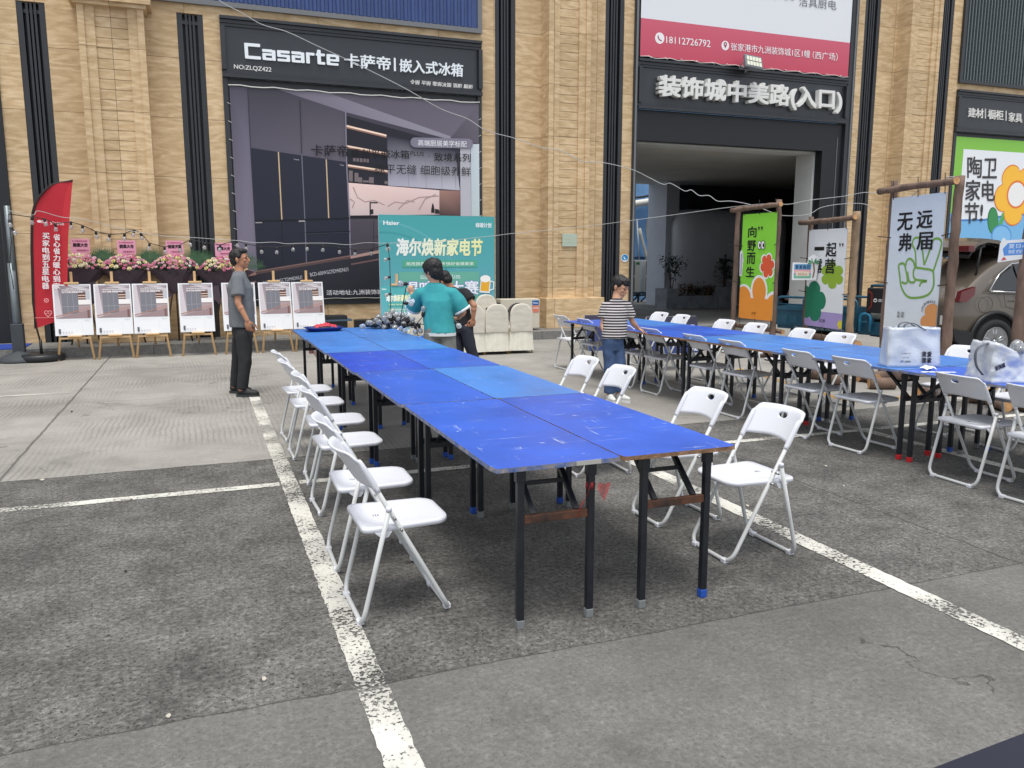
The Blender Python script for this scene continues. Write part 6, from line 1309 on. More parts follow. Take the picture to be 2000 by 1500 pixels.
# ---- feather flag on its base
fb = FV(82, 700, 14.72); fl = thing('feather_flag', 'red feather flag with white lettering on a black water-filled base', 'flag', (fb.x, 14.72, 0))
bm = BM(); lathe(bm, [(0.30, 0.0), (0.335, 0.03), (0.335, 0.09), (0.30, 0.12), (0.12, 0.125), (0.05, 0.11)], seg=28); tube(bm, [(0, 0, 0.1), (0, 0, 0.34)], 0.022, 8); obj('base', bm, mat('black_plastic_base', (28, 30, 33), 0.45, bump=0.2, bs=20), fl)
FL = Plane(Vector((fb.x, 14.72, 0)), Vector((fb.x+1, 14.72, 0))); zf = lambda x, y: FL.hit(x/3.846, 330+y/3.846)
left = [(270, 1198), (262, 1000), (256, 800), (250, 600), (252, 420), (258, 330), (275, 265), (310, 205), (355, 155), (400, 120), (450, 105), (520, 95), (547, 90)]
right = [(500, 1118), (505, 900), (508, 700), (515, 500), (525, 350), (535, 220), (545, 90)]
Lp = [zf(*p) for p in left]; Rp = [zf(*p) for p in right]
def lerp_edge(E, z):
    for (x0, z0), (x1, z1) in zip(E, E[1:]):
        if min(z0, z1) <= z <= max(z0, z1) and abs(z1-z0) > 1e-6: return x0+(x1-x0)*(z-z0)/(z1-z0)
    return E[0][0] if z < E[0][1] else E[-1][0]
wave = lambda a, b: 0.02*math.sin(a*9+b*1.3)*min(1, max(0, a+0.05)*2.5)
A = Art((0, 0, 0), (1, 0, 0), (0, 0, 1), bulge=wave); A.step = 0.0012
zmin, zmax = Lp[0][1], Lp[-1][1]; NR = 60
for j in range(NR):
    za, zb_ = zmin+(zmax-zmin)*j/NR, zmin+(zmax-zmin)*(j+1)/NR; row = []
    for z in (za, zb_):
        xl = lerp_edge(Lp, z); xr = lerp_edge(Rp, z)
        if z < Rp[0][1]: xr = Lp[0][0]+(Rp[0][0]-Lp[0][0])*(z-Lp[0][1])/(Rp[0][1]-Lp[0][1])
        row.append((xl, max(xl+0.002, xr)))
    for i in range(10):
        t0, t1 = i/10, (i+1)/10; c = (184, 34, 48) if i < 8 else (196, 44, 54)
        A.poly([(row[0][0]+(row[0][1]-row[0][0])*t0, za), (row[0][0]+(row[0][1]-row[0][0])*t1, za), (row[1][0]+(row[1][1]-row[1][0])*t1, zb_), (row[1][0]+(row[1][1]-row[1][0])*t0, zb_)], c, layer=1)
A.k = 4
def vtext(s, x, y0, y1, w_):
    n = len(s); step = (y1-y0)/n
    for i, ch in enumerate(s):
        a_, b_ = zf(x-w_, y0+step*(i+0.92)), zf(x+w_, y0+step*(i+0.06)); A.trect(ch, a_[0], a_[1], b_[0], b_[1], (244, 236, 236), 0.05)
vtext('买家电到五星电器', 346, 478, 905, 23); vtext('省心省力暖心到家', 430, 488, 905, 23)
a_, b_ = zf(312, 408), zf(362, 388); A.trect('京东', a_[0], a_[1], b_[0], b_[1], (240, 226, 226), 0.04); a_, b_ = zf(292, 405), zf(310, 385); A.blob(((a_[0]+b_[0])/2, (a_[1]+b_[1])/2), 0.03, 0.02, (240, 226, 226)); a_, b_ = zf(384, 420), zf(410, 396); A.trect('5*', a_[0], a_[1], b_[0], b_[1], (240, 226, 226), 0.05); a_, b_ = zf(415, 424), zf(488, 402); A.trect('五星电器', a_[0], a_[1], b_[0], b_[1], (236, 214, 214), 0.03)
hp = [zf(370+16*math.sin(R(t))**3*1.7, 1082-(13*math.cos(R(t))-5*math.cos(R(2*t))-2*math.cos(R(3*t))-math.cos(R(4*t)))*1.7) for t in range(0, 360, 12)]; A.line(hp, 0.008, (236, 176, 176), closed=True); A.trect('FAMILY', *zf(352, 1087), *zf(390, 1077), (236, 176, 176))
A.line([zf(270, 1115), zf(498, 1112)], 0.006, (232, 160, 160)); cc = zf(357, 985)
for k in range(8): A.blob((cc[0]+0.028*math.cos(k*math.pi/4), cc[1]+0.028*math.sin(k*math.pi/4)), 0.010, 0.010, (232, 150, 150), 10)
A.blob(cc, 0.008, 0.008, (240, 200, 200), 10)
FM = print_mat('flag_polyester', 0.6, 0.015, 3.0); A.build('flag_cloth', fl, FM)
bm = BM(); pp = [(0.0, 0, 0.3), (Lp[0][0]+0.01, 0, Lp[0][1])]+[(x_-0.028, 0, z_) for x_, z_ in Lp[1:-1]]+[(Lp[-1][0], 0, Lp[-1][1]+0.01)]; tube(bm, pp, [0.014]*len(pp), 8); tube(bm, [(x_-0.012, 0.0, z_) for x_, z_ in Lp], 0.022, 6, flat=0.5); obj('pole', bm, mat('black_sleeve', (44, 26, 28), 0.7), fl)
# ---- grey post with a moulded base that carries the string lights
pb_ = G(40, 706); ptop = FV(16, 402, pb_.y); pt = thing('light_post', 'tall grey metal post in a moulded rubber base carrying string lights', 'post', (pb_.x, pb_.y, 0)); dx_ = ptop.x-pb_.x
bm = BM(); lathe(bm, [(0.315, 0), (0.318, 0.03), (0.26, 0.085), (0.10, 0.15), (0.075, 0.17)], seg=36); bx(bm, -0.085, 0.085, -0.07, 0.07, 0.13, 0.60, bev=0.012); obj('base', bm, mat('grey_moulded_rubber', (58, 62, 66), 0.7, var=0.1, vs=6), pt)
bm = BM(); tube(bm, [(0, 0, 0.5), (dx_*0.5-0.02, 0, 1.55)], [0.058, 0.052], 4); tube(bm, [(dx_*0.42, 0, 1.45), (dx_-0.02, 0, ptop.z)], [0.045, 0.042], 4); obj('mast', bm, mat('galvanised_grey', (132, 142, 146), 0.45, 0.4, var=0.15, vs=6), pt)
# ---- string lights
SOCK = mat('black_socket', (20, 20, 22), 0.5); BULB = mat('clear_bulb_glass', (225, 228, 230), 0.05, trans=0.75, spec=0.6); FIL = mat('bulb_cap_silver', (170, 172, 174), 0.25, 0.8)
def bulb(par, p, d=(0, 0, -1), s=1.0):
    d = Vector(d).normalized(); x_, y_, z_ = frame_of(d); M = Matrix((x_, y_, z_)).transposed()
    bm = BM(); lathe(bm, [(0.010*s, -0.012*s), (0.019*s, 0.0), (0.021*s, 0.03*s), (0.017*s, 0.045*s)], p, 10, M=M); so = obj('socket', bm, SOCK, par)
    bm = BM(); lathe(bm, [(0.013*s, 0.045*s), (0.026*s, 0.062*s), (0.031*s, 0.082*s), (0.026*s, 0.104*s), (0.012*s, 0.114*s), (0.0, 0.116*s)], p, 12, M=M); obj('glass', bm, BULB, so, smooth=True); return so
def pw(x, y, v): q = FV(x, y, v); return q
line1 = [(16, 418, 14.3), (62, 424, 14.4), (86, 427, 14.4), (108, 437, 14.5), (138, 433, 14.5), (161, 440, 14.5), (187, 452, 14.6), (214, 458, 14.7), (243, 456, 14.7), (262, 449, 14.8), (275, 455, 14.8), (292, 475, 14.8), (321, 482, 14.8), (350, 479, 14.8), (372, 468, 14.8), (401, 474, 14.8), (430, 478, 14.8), (461, 470, 14.8), (480, 476, 14.8), (510, 482, 14.8), (541, 483, 14.8), (574, 478, 14.8), (600, 477, 14.8), (632, 479, 14.8), (661, 483, 14.8), (694, 487, 14.8), (726, 486, 14.8), (757, 477, 13.6)]
sl = thing('string_lights', 'long black string of clear bulbs sagging from the grey post across the easels to the teal backdrop', 'string lights', (0, 0, 0)); sl['label'] = 'long string of clear bulbs sagging from the grey post across the kitchen print'
bm = BM(); tube(bm, [pw(*p) for p in line1], 0.007, 6); obj('cable', bm, SOCK, sl)
for k, p in enumerate(line1[1:]):
    if k in (4, 9): pass
    bulb(sl, pw(*p)-Vector((0, 0, 0.005)), (random.uniform(-.25, .25), random.uniform(-.1, .1), -1))
bulb(sl, pw(18, 430, 14.25), (0.2, -0.5, -1)); bulb(sl, pw(23, 447, 14.25), (0.6, -0.5, -0.8))
bm = BM(); tube(bm, [pw(16, 418, 14.25), pw(22, 470, 14.25), pw(19, 520, 14.25), pw(27, 565, 14.25)], 0.006, 6); obj('cable_tail', bm, SOCK, sl)
sl2 = thing('string_lights', 'black string of bulbs hanging straight down in front of the teal backdrop', 'string lights', (0, 0, 0))
d_ = [(757, 477), (761, 505), (762, 541), (763, 574), (763, 610), (764, 626)]; vv = 11.2
bm = BM(); tube(bm, [pw(757, 474, 13.6)]+[pw(x, y, 13.3-(i*0.4)) for i, (x, y) in enumerate(d_)], 0.006, 6); obj('cable', bm, SOCK, sl2)
for i, (x, y) in enumerate(d_[:-1]): bulb(sl2, pw(x, y, 13.3-i*0.4), (-0.9 if i else 0.2, -0.3, -0.2 if i else -1), 0.95)
# ---- white wires strung overhead
def wire(label, pts, r=0.0055, m=None):
    bm = BM(); P = [pw(*p) for p in pts]; out = []
    for i in range(len(P)-1):
        p0 = P[max(i-1, 0)]; p1, p2 = P[i], P[i+1]; p3 = P[min(i+2, len(P)-1)]
        for j in range(5):
            t = j/5; out.append(0.5*((2*p1)+(p2-p0)*t+(2*p0-5*p1+4*p2-p3)*t*t+(3*p1-p0-3*p2+p3)*t**3))
    out.append(P[-1]); tube(bm, out, r, 6); tag(obj('overhead_wire', bm, m or mat('white_pvc_wire', (176, 178, 178), 0.5)), label, 'wire', 'white wires strung over the yard')
wire('long white wire sagging from the top left over the first sign', [(380, -40, 13.5), (430, 2, 13.5), (470, 24, 13.5), (512, 48, 13.5), (560, 62, 13.5), (616, 88, 13.5), (700, 127, 13.5), (790, 172, 13.4), (860, 212, 13.4), (913, 232, 13.4), (950, 255, 13.3), (1005, 270, 13.3), (1053, 287, 13.2), (1098, 295, 13.2), (1136, 315, 13.1), (1180, 318, 13.1), (1234, 331, 13), (1264, 345, 13), (1295, 360, 12.9), (1310, 358, 12.8), (1337, 373, 12.7), (1350, 371, 12.7), (1366, 382, 12.6), (1385, 382, 12.5), (1402, 393, 12.4), (1430, 393, 12.3), (1470, 401, 12.0), (1500, 412, 11.8)], 0.006)
wire('white wire running level over the string of bulbs and along the teal backdrop', [(16, 411, 14.3), (63, 420, 14.35), (75, 412, 14.4), (120, 424, 14.5), (165, 429, 14.5), (250, 450, 14.7), (330, 462, 14.7), (378, 464, 14.7), (430, 468, 14.7), (465, 470, 14.7), (500, 474, 14.7), (535, 473, 14.7), (560, 476, 14.7), (590, 475, 14.7), (640, 475, 14.7), (680, 478, 14.6), (714, 474, 14.3), (760, 475, 13.6), (850, 472, 13.6), (960, 461, 13.7), (1010, 455, 14), (1100, 447, 14.2), (1177, 438, 13.8), (1230, 431, 13.4), (1320, 419, 13), (1400, 408, 12.5), (1450, 402, 12.2), (1500, 398, 11.6), (1516, 402, 11.5)], 0.0045)
wire('white wire from the lime banner frame up towards the middle frame and the stone pilaster', [(1500, 398, 11.6), (1512, 397, 11.5), (1540, 399, 11.4), (1582, 391, 11.3), (1650, 383, 11.2), (1690, 376, 11), (1745, 378, 10.8)], 0.0055)
wire('lower white wire curling past the middle banner frame', [(1500, 412, 11.7), (1530, 421, 11.5), (1578, 419, 11.3), (1605, 405, 11.2), (1650, 398, 11), (1690, 399, 10.8), (1704, 412, 10.8)], 0.0055)
wire('thin white wire looped over the top rail of the tall banner frame', [(1730, 405, 8.4), (1775, 386, 8.2), (1800, 368, 8), (1820, 365, 7.9), (1842, 359, 7.6), (1848, 347, 7.5), (1868, 346, 7.3), (1874, 352, 7.3)], 0.006)
# ---- banquet chairs under cloth covers
COV = mat('ivory_satin_cover', (206, 200, 186), 0.5, var=0.08, vs=3, bump=1.0, bs=7); COV2 = mat('ivory_satin_skirt', (226, 222, 206), 0.5, bump=1.0, bs=9); GOLD = mat('gold_leg_paint', (190, 150, 80), 0.35, 0.5)
def banquet(label, loc, rz, sash=False):
    t = thing('banquet_chair', label, 'covered chair', loc, rz, 'cloth-covered banquet chairs before the step')   # back faces -y (towards the viewer)
    bm = BM(); n = 14; W2 = 0.205
    out = [(-W2, 0.40), (-W2-0.005, 0.62)]+[(-(W2-0.002)*math.cos(R(a))**0.8 if a < 90 else 0, 0.72+0.21*math.sin(R(a))) for a in range(8, 90, 9)]
    full = out+[(0, 0.935)]+[(-x, z) for x, z in out[::-1]]
    prism(bm, full, (1, 0, 0), (0, 0, 1), (0, 0.02, 0), 0.055); box(bm, (0, 0.26, 0.43), (0.42, 0.44, 0.10), bev=0.03); bmesh.ops.recalc_face_normals(bm, faces=bm.faces[:])
    remeshed('cover', bm, 0.014, 3, COV, t, lambda c: 0.003*noise.noise(Vector((c.x*5, c.y*5, c.z*14+loc[0]*7))))
    bm = BM(); pr = None; N = 72
    for j in range(8):
        tt = j/7; ring = []
        for k in range(N):
            a = 2*math.pi*k/N; ca, sa = math.cos(a), math.sin(a); q = max(abs(ca), abs(sa)); r_ = 1/q*(1-0.06*(abs(ca*sa)*2)**3); w_ = (0.212+0.035*tt); dd = (0.235+0.02*tt); rip = 1+0.030*math.sin(a*15+math.sin(a*3)*2)*tt**0.7
            ring.append(bm.verts.new((w_*r_*ca*rip, 0.215+dd*r_*sa*rip, 0.47-0.41*tt)))
        if pr:
            for k in range(N): bm.faces.new((pr[k], pr[(k+1) % N], ring[(k+1) % N], ring[k])).smooth = True
        pr = ring
    obj('skirt', bm, COV2, t)
    for sx in (-1, 1):
        for sy_ in (0.02, 0.42): bm = BM(); tube(bm, [(sx*0.205, sy_, 0), (sx*0.19, sy_, 0.2)], 0.012, 8); obj('leg', bm, GOLD, t)
    return t
yb = 12.90
for x0, x1, lb in ((993, 1043, 'rightmost ivory covered chair in the front row before the step'), (945, 995, 'second ivory covered chair from the right in the front row before the step'), (899, 948, 'third ivory covered chair from the right, partly behind the man in black'), (800, 850, 'leftmost ivory covered chair, beside the small teal poster')):
    A_, B_ = FV(x0, 680, yb), FV(x1, 680, yb); banquet(lb, ((A_.x+B_.x)/2, yb, 0), R(-2)).scale = (1, 1, 0.925)
q = FV(950, 600, 13.82); banquet('ivory covered chair standing behind the front row before the teal backdrop', (q.x, 13.84, 0.05), R(178))
for x_ in (949, 997):
    q = FV(x_, 620, yb+0.1); bm = BM(); bx(bm, q.x-0.02, q.x+0.02, yb+0.03, yb+0.05, 0.52, 0.80); tag(obj('chair_back_frame', bm, mat('maroon_leather', (86, 40, 38), 0.5)), 'maroon strip of an uncovered chair back between the ivory chairs, %s' % ('left one' if x_ == 949 else 'right one'), 'chair back', 'maroon chair backs glimpsed between the covers')
# ---- outdoor unit on the step
a_, b_ = FV(978, 632, 15.25), FV(1054, 634, 15.25); ac = thing('outdoor_unit', 'cream air-conditioner outdoor unit with a round fan on the step by the pilaster', 'air conditioner', ((a_.x+b_.x)/2, 15.25, 0.19)); Wd = b_.x-a_.x
bm = BM(); bx(bm, -Wd/2, Wd/2, 0, 0.32, 0.02, 0.62, bev=0.012); obj('casing', bm, mat('cream_enamel', (206, 200, 182), 0.4), ac)
MXY = Matrix.Rotation(R(90), 3, 'X')
bm = BM(); lathe(bm, [(0.225, -0.01), (0.225, 0.012), (0.20, 0.012), (0.20, -0.01)], (-0.06, 0, 0.32), 36, M=MXY)
for k in range(7): lathe(bm, [(0.03+0.026*k, 0.004), (0.036+0.026*k, 0.006)], (-0.06, 0, 0.32), 32, M=MXY)
obj('fan_guard', bm, mat('guard_dark', (58, 60, 62), 0.5), ac)
for s in (-1, 1): bm = BM(); bx(bm, s*0.25-0.03, s*0.25+0.03, -0.02, 0.34, -0.02, 0.018); obj('foot', bm, MATS['dark_steel'], ac)
A = Art((0, -0.002, 0), (1, 0, 0), (0, 0, 1)); A.rect(Wd/2-0.165, 0.49, Wd/2-0.02, 0.585, (24, 96, 170)); A.trect('Midea', Wd/2-0.145, 0.52, Wd/2-0.04, 0.55, (236, 240, 244), 0.05); A.rect(Wd/2-0.165, 0.34, Wd/2-0.02, 0.485, (214, 128, 108)); A.trect('变频节能', Wd/2-0.15, 0.41, Wd/2-0.035, 0.45, (250, 232, 220), 0.04); A.build('badge', ac)
bm = BM(); bx(bm, -Wd/2-0.003, -Wd/2-0.001, 0.03, 0.28, 0.1, 0.55)
for k in range(6): bx(bm, -Wd/2-0.012, -Wd/2-0.004, 0.04, 0.27, 0.12+k*0.075, 0.15+k*0.075)
obj('side_vent', bm, MATS['guard_dark'], ac)
# ---- tent-fold signs
def tent(label, xa, xb, yb_, yt, v, wid):
    A_ = FV(xa, yb_, v); B_ = FV(xb, yb_, v); t = thing('tent_sign', label, 'sign', (B_.x, v, 0), R(-6), 'navy tent-fold signs on the ground'); L = wid; H = 0.62
    ey = Vector((0, 0.24, H)).normalized(); Ls = Vector((0, 0.24, H)).length
    bm = BM(); prism(bm, [(-L, 0), (0, 0), (0, Ls), (-L, Ls)], (1, 0, 0), ey, (0, 0, 0), -0.008); obj('front_panel', bm, FOAM, t)
    ey2 = Vector((0, -0.24, H)).normalized(); bm = BM(); prism(bm, [(-L, 0), (0, 0), (0, Ls), (-L, Ls)], (1, 0, 0), ey2, (0, 0.50, 0), 0.008); obj('rear_panel', bm, FOAM, t)
    A = Art((0, -0.0005, 0), (1, 0, 0), ey); A.rect(-L, 0, 0, Ls, (34, 52, 104), (46, 40, 56)); A.trect('Casarte', -0.30, Ls*0.70, -0.06, Ls*0.79, (226, 230, 238), 0.05); A.trect('卡萨帝', -0.20, Ls*0.56, -0.06, Ls*0.64, (214, 218, 228), 0.04); A.trect('原创平嵌冰箱', -L+0.06, Ls*0.78, -L+0.32, Ls*0.84, (180, 176, 186), 0.02); A.trect('0-100L', -0.24, 0.03, -0.04, 0.09, (226, 230, 238), 0.05); A.build('print', t)
tent('navy tent-fold sign behind the far table row, right of the striped-shirt boy', 1298, 1372, 640, 601, 11.9, 0.95)
tent('navy tent-fold sign mostly hidden behind the striped-shirt boy', 1180, 1243, 636, 596, 12.7, 0.9)
# ---- things on the tables
def ontab(x, y): return G(x, y, 0.751)
# pile of string-light bulbs
q = ontab(762, 640); pile = thing('bulb_heap', 'heap of clear string-light bulbs at the far end of the near table row', 'string lights', (q.x, q.y, 0.751)); rr = random.Random(9)
for k in range(60):
    a = rr.uniform(0, 6.28); r_ = math.sqrt(rr.random()); h_ = 0.03+(1-r_**1.4)*0.17*rr.random()**0.5; bulb(pile, Vector((r_*0.31*math.cos(a), r_*0.20*math.sin(a), h_)), (rr.gauss(0, 1), rr.gauss(0, 1), rr.gauss(0.1, .5)), 1.15)
bm = BM(); pts = [Vector((0.27*rr.uniform(-1, 1), 0.17*rr.uniform(-1, 1), rr.uniform(0.02, 0.14))) for _ in range(50)]; tube(bm, pts, 0.005, 5); obj('cable', bm, SOCK, pile)
# strings between the heap and the man in teal
s3 = thing('string_lights', 'short run of bulbs lifted from the heap by the man in the teal shirt', 'string lights', (0, 0, 0)); ln_ = [(775, 631, 9.5), (790, 623, 9.3), (805, 630, 9.2), (815, 633, 9.1), (840, 634, 9.05)]; up = [(781, 628, 9.3), (787, 594, 9.0), (793, 562, 8.7), (796, 554, 8.55)]
bm = BM(); tube(bm, [pw(*p) for p in ln_], 0.005, 6); tube(bm, [pw(*p) for p in up], 0.005, 6); tube(bm, [pw(813, 633, 9.1), pw(817, 660, 9.0), pw(822, 668, 8.9)], 0.005, 6); tube(bm, [pw(813, 633, 9.1), pw(826, 618, 9.0), pw(834, 614, 9.0)], 0.005, 6); obj('cable', bm, SOCK, s3)
for p, d in (((779, 629, 9.3), (0.3, 0, -1)), ((788, 633, 9.2), (0.2, 0, -1)), ((811, 634, 9.1), (0, 0, -1)), ((817, 633, 9.1), (0.3, 0, -1)), ((789, 592, 9.0), (0.9, 0, -.1)), ((795, 555, 8.55), (-0.9, -0.2, 0.1)), ((822, 662, 8.9), (0, 0, -1)), ((826, 617, 9.0), (0.1, 0, 1)), ((889, 628, 8.75), (0.2, -0.6, -.4))): bulb(s3, pw(*p), d, 1.0)
# tray with a red cloth
q = ontab(632, 646); tray = thing('tray', 'dark blue tray with wrapped goods at the far left corner of the near table row', 'tray', (q.x, q.y, 0.751), R(4))
bm = BM(); pr = None
for w_, z_ in ((0.15, 0.002), (0.155, 0.004), (0.205, 0.045), (0.20, 0.047), (0.148, 0.012)):
    ring = [bm.verts.new((w_*1.1*c[0], w_*0.8*c[1], z_)) for c in ((-1, -.7), (-.7, -1), (.7, -1), (1, -.7), (1, .7), (.7, 1), (-.7, 1), (-1, .7))]
    if pr:
        for k in range(8): bm.faces.new((pr[k], pr[(k+1) % 8], ring[(k+1) % 8], ring[k]))
    else: bm.faces.new(ring[::-1])
    pr = ring
bm.faces.new(pr); obj('dish', bm, mat('navy_plastic', (30, 44, 110), 0.3), tray)
bm = BM()
for k in range(5): box(bm, (rr.uniform(-.09, .09), rr.uniform(-.05, .05), 0.04), (0.10, 0.06, 0.03), rz=rr.uniform(0, 3), bev=0.006)
obj('packets', bm, mat('white_packet', (214, 206, 200), 0.4), tray)
def cloth(nm, label, c, sx, sy_, h, m, seed, cat='cloth', n=26, par=None, rough=1.0):
    bm = BM(); V = []
    for j in range(n+1):
        row = []
        for i in range(n+1):
            a, b = -1+2*i/n, -1+2*j/n; e = max(0, 1-(a*a+b*b)*0.55); z = h*e*(0.75+0.5*noise.noise(Vector((a*2, b*2, seed))))+0.012*rough*noise.noise(Vector((a*6, b*6, seed*2)))+0.006; row.append(bm.verts.new((c[0]+sx*a*(1+0.12*noise.noise(Vector((b*3, seed, 0)))), c[1]+sy_*b*(1+0.12*noise.noise(Vector((a*3, seed, 5)))), c[2]+max(0.003, z))))
        V.append(row)
    for j in range(n):
        for i in range(n): bm.faces.new((V[j][i], V[j][i+1], V[j+1][i+1], V[j+1][i])).smooth = True
    o = obj(nm, bm, m, par); 
    if label: tag(o, label, cat)
    return o
cloth('red_cloth', 'crumpled red cloth lying on the tray at the far left table corner', (q.x+0.02, q.y+0.0, 0.79), 0.13, 0.09, 0.055, mat('red_chiffon', (186, 50, 66), 0.6), 3.0)
# red ribbons tied to table legs
def ribbon(label, p, s=1.0):
    t = thing('ribbon', label, 'ribbon', p, 0, 'red ribbons tied to table legs'); m = mat('sheer_red_ribbon', (170, 44, 50), 0.7, alpha=0.6)
    bm = BM(); lathe(bm, [(0.023*s, -0.016*s), (0.025*s, 0.0), (0.023*s, 0.016*s)], seg=4); obj('knot', bm, m, t)
    for sx, dz, L in ((-1, -0.9, 0.15), (1, -0.35, 0.10)):
        bm = BM(); pr = None
        for k in range(9):
            tt = k/8; c = Vector((sx*(0.02+0.055*tt*s), -0.03-0.01*math.sin(tt*6), dz*L*tt*s)); w_ = (0.012+0.028*tt)*s; cur = (bm.verts.new(c+Vector((w_*0.4, 0.008*math.sin(tt*9), w_))), bm.verts.new(c-Vector((w_*0.4, 0.008*math.cos(tt*8), w_))))
            if pr: bm.faces.new((pr[0], pr[1], cur[1], cur[0])).smooth = True
            pr = cur
        obj('tail', bm, m, t)
lx = (U0+U1)/2+0.17; ribbon('sheer red ribbon tied round the right front leg of the nearest left table', (lx, vs_[0]+0.05, 0.625), 1.0)
q = FV(608, 692, 10.0); ribbon('red ribbon tied to a table leg at the far end of the near row', (q.x, 9.98, 0.50), 1.2)
# printed tote bag
BAGM = mat('silver_woven_bag', (196, 204, 214), 0.28, 0.15, var=0.06, vs=3, bump=1.4, bs=6, coat=0.2); HNDL = mat('grey_webbing', (92, 96, 106), 0.8)
q = G(1775, 715, 0.751); tb = thing('tote_bag', 'upright silvery tote bag with black print standing on the far table row', 'bag', (q.x, q.y, 0.751), -YAW)
def bagmesh(w_, d, h, seed, lean=0.0):
    bm = BM(); pr = None; N = 64; n = 16
    for j in range(n+1):
        tt = j/n; ring = []
        for k in range(N):
            a = 2*math.pi*k/N; ca, sa = math.cos(a), math.sin(a); q_ = max(abs(ca), abs(sa)); x_, y_ = ca/q_, sa/q_
            wv = noise.noise(Vector((x_*2, tt*3, seed+y_)))*0.010*(0.3+tt); ring.append(bm.verts.new((x_*w_/2*(1-0.04*tt)+wv, y_*d/2*(1-0.25*tt)*(1+0.15*math.sin(tt*5+seed)*0.4)+wv*1.5+lean*tt, h*tt*(1+0.012*math.sin(x_*4+seed)))))
        if pr:
            for k in range(N): bm.faces.new((pr[k], pr[(k+1) % N], ring[(k+1) % N], ring[k])).smooth = True
        else: bm.faces.new(ring[::-1])
        pr = ring
    inner = [bm.verts.new(v.co*1.0+Vector((0, 0, -0.03))) for v in pr]
    for v in inner: v.co.x *= 0.97; v.co.y *= 0.9
    for k in range(N): bm.faces.new((pr[k], pr[(k+1) % N], inner[(k+1) % N], inner[k]))
    bm.faces.new(inner); return bm
obj('body', bagmesh(0.43, 0.15, 0.325, 1.0), BAGM, tb)
for yy in (-0.045, 0.045):
    bm = BM(); tube(bm, bend([(-0.09, yy, 0.30), (-0.085, yy, 0.345), (-0.02, yy, 0.362), (0.04, yy, 0.33), (0.09, yy, 0.30)], 0.03), 0.014, 8, flat=0.3); obj('handle', bm, HNDL, tb)
A = Art((0, -0.085, 0), (1, 0, 0), (0, 0.06, 1)); 
for i, ch in enumerate('我爱我家'): x0 = 0.06+(i % 2)*0.042; z0 = 0.088-(i//2)*0.05; A.trect(ch, x0, z0, x0+0.034, z0+0.040, (30, 32, 42), 0.09)
A.trect('九洲装饰城', -0.115, 0.108, -0.035, 0.120, (40, 42, 50)); A.trect('品质 生活家', -0.10, 0.075, -0.045, 0.087, (40, 42, 50)); A.trect('JZ', -0.115, 0.040, -0.09, 0.056, (40, 60, 140), 0.1); A.trect('九洲装饰城', -0.085, 0.040, -0.035, 0.056, (40, 42, 50), 0.03); A.build('print', tb)
# slumped bag full of bulbs
q = G(1962, 742, 0.751); sb = thing('slumped_bag', 'slumped silver bag with a blue corner, spilling clear bulbs by the right edge', 'bag', (q.x, q.y, 0.751), -YAW+R(6))
bm = bagmesh(0.42, 0.30, 0.24, 3.0)
for v in bm.verts:
    t_ = v.co.z/0.24; k_ = 1.22-0.62*max(0, min(1, (v.co.x+0.21)/0.36)); v.co.z *= k_; v.co.x += 0.05*t_*(1 if v.co.x > 0 else 0.2); v.co.y += 0.03*math.sin(v.co.x*14)*t_
obj('body', bm, mat('silver_crumpled_bag', (200, 206, 214), 0.25, 0.2, bump=2.2, bs=8, coat=0.2), sb)
for v in sb.children[0].data.vertices:
    n_ = v.normal.copy() if v.normal.length else Vector((0, 0, 0)); v.co += n_*(0.022*(0.5-abs(noise.noise(v.co*11)))+0.008*noise.noise(v.co*27))
bm = BM(); ell(bm, (0.20, -0.05, 0.055), (0.10, 0.13, 0.075), 16, 10); remeshed('blue_corner', bm, 0.012, 3, mat('blue_bag_panel', (44, 74, 190), 0.4, bump=0.8, bs=10), sb, lambda c: 0.01*noise.noise(c*10))
bm = BM(); tube(bm, bend([(-0.20, -0.06, 0.28), (-0.30, -0.07, 0.24), (-0.29, -0.07, 0.12), (-0.22, -0.06, 0.05)], 0.07), 0.013, 8, flat=0.35); obj('handle', bm, HNDL, sb)
A = Art((-0.16, -0.15, 0.10), (0.85, 0, 0.35), (-0.35, 0, 0.9)); A.trect('装饰城', -0.035, 0.0, 0.05, 0.035, (40, 44, 66), 0.09); A.build('print', sb)
for k, (dx, dy, dz) in enumerate(((0.0, -0.02, 0.21), (0.06, -0.04, 0.19), (0.12, -0.02, 0.215), (0.16, -0.03, 0.185), (0.20, -0.01, 0.20), (0.09, 0.02, 0.225), (0.17, 0.04, 0.21), (-0.02, -0.08, 0.16))): bulb(sb, Vector((dx, dy, dz)), (rr.gauss(0, 1), -0.6, rr.gauss(0.3, .5)), 1.25)
# crumpled tissue
q = G(1812, 722, 0.751); cloth('tissue', 'crumpled white tissue beside the tote bag on the far table row', (q.x, q.y, 0.752), 0.055, 0.04, 0.03, mat('white_tissue', (232, 234, 238), 0.9, alpha=1.0), 7.0, 'tissue', 18)
bm = BM(); q = G(1830, 727, 0.7525)
for k in range(9):
    c = q+RIGHT*rr.uniform(-0.14, 0.16)+Vector((rr.uniform(-.02, .03), rr.uniform(-.02, .02), 0)); n_ = 9; bm.faces.new([bm.verts.new((c.x+rr.uniform(0.02, 0.055)*math.cos(6.283*i/n_), c.y+rr.uniform(0.012, 0.03)*math.sin(6.283*i/n_), 0.7525+k*0.0003)) for i in range(n_)])
tag(obj('spilt_foam', bm, MATS['white_tissue']), 'white smears spilt in front of the crumpled tissue on the table', 'spill')
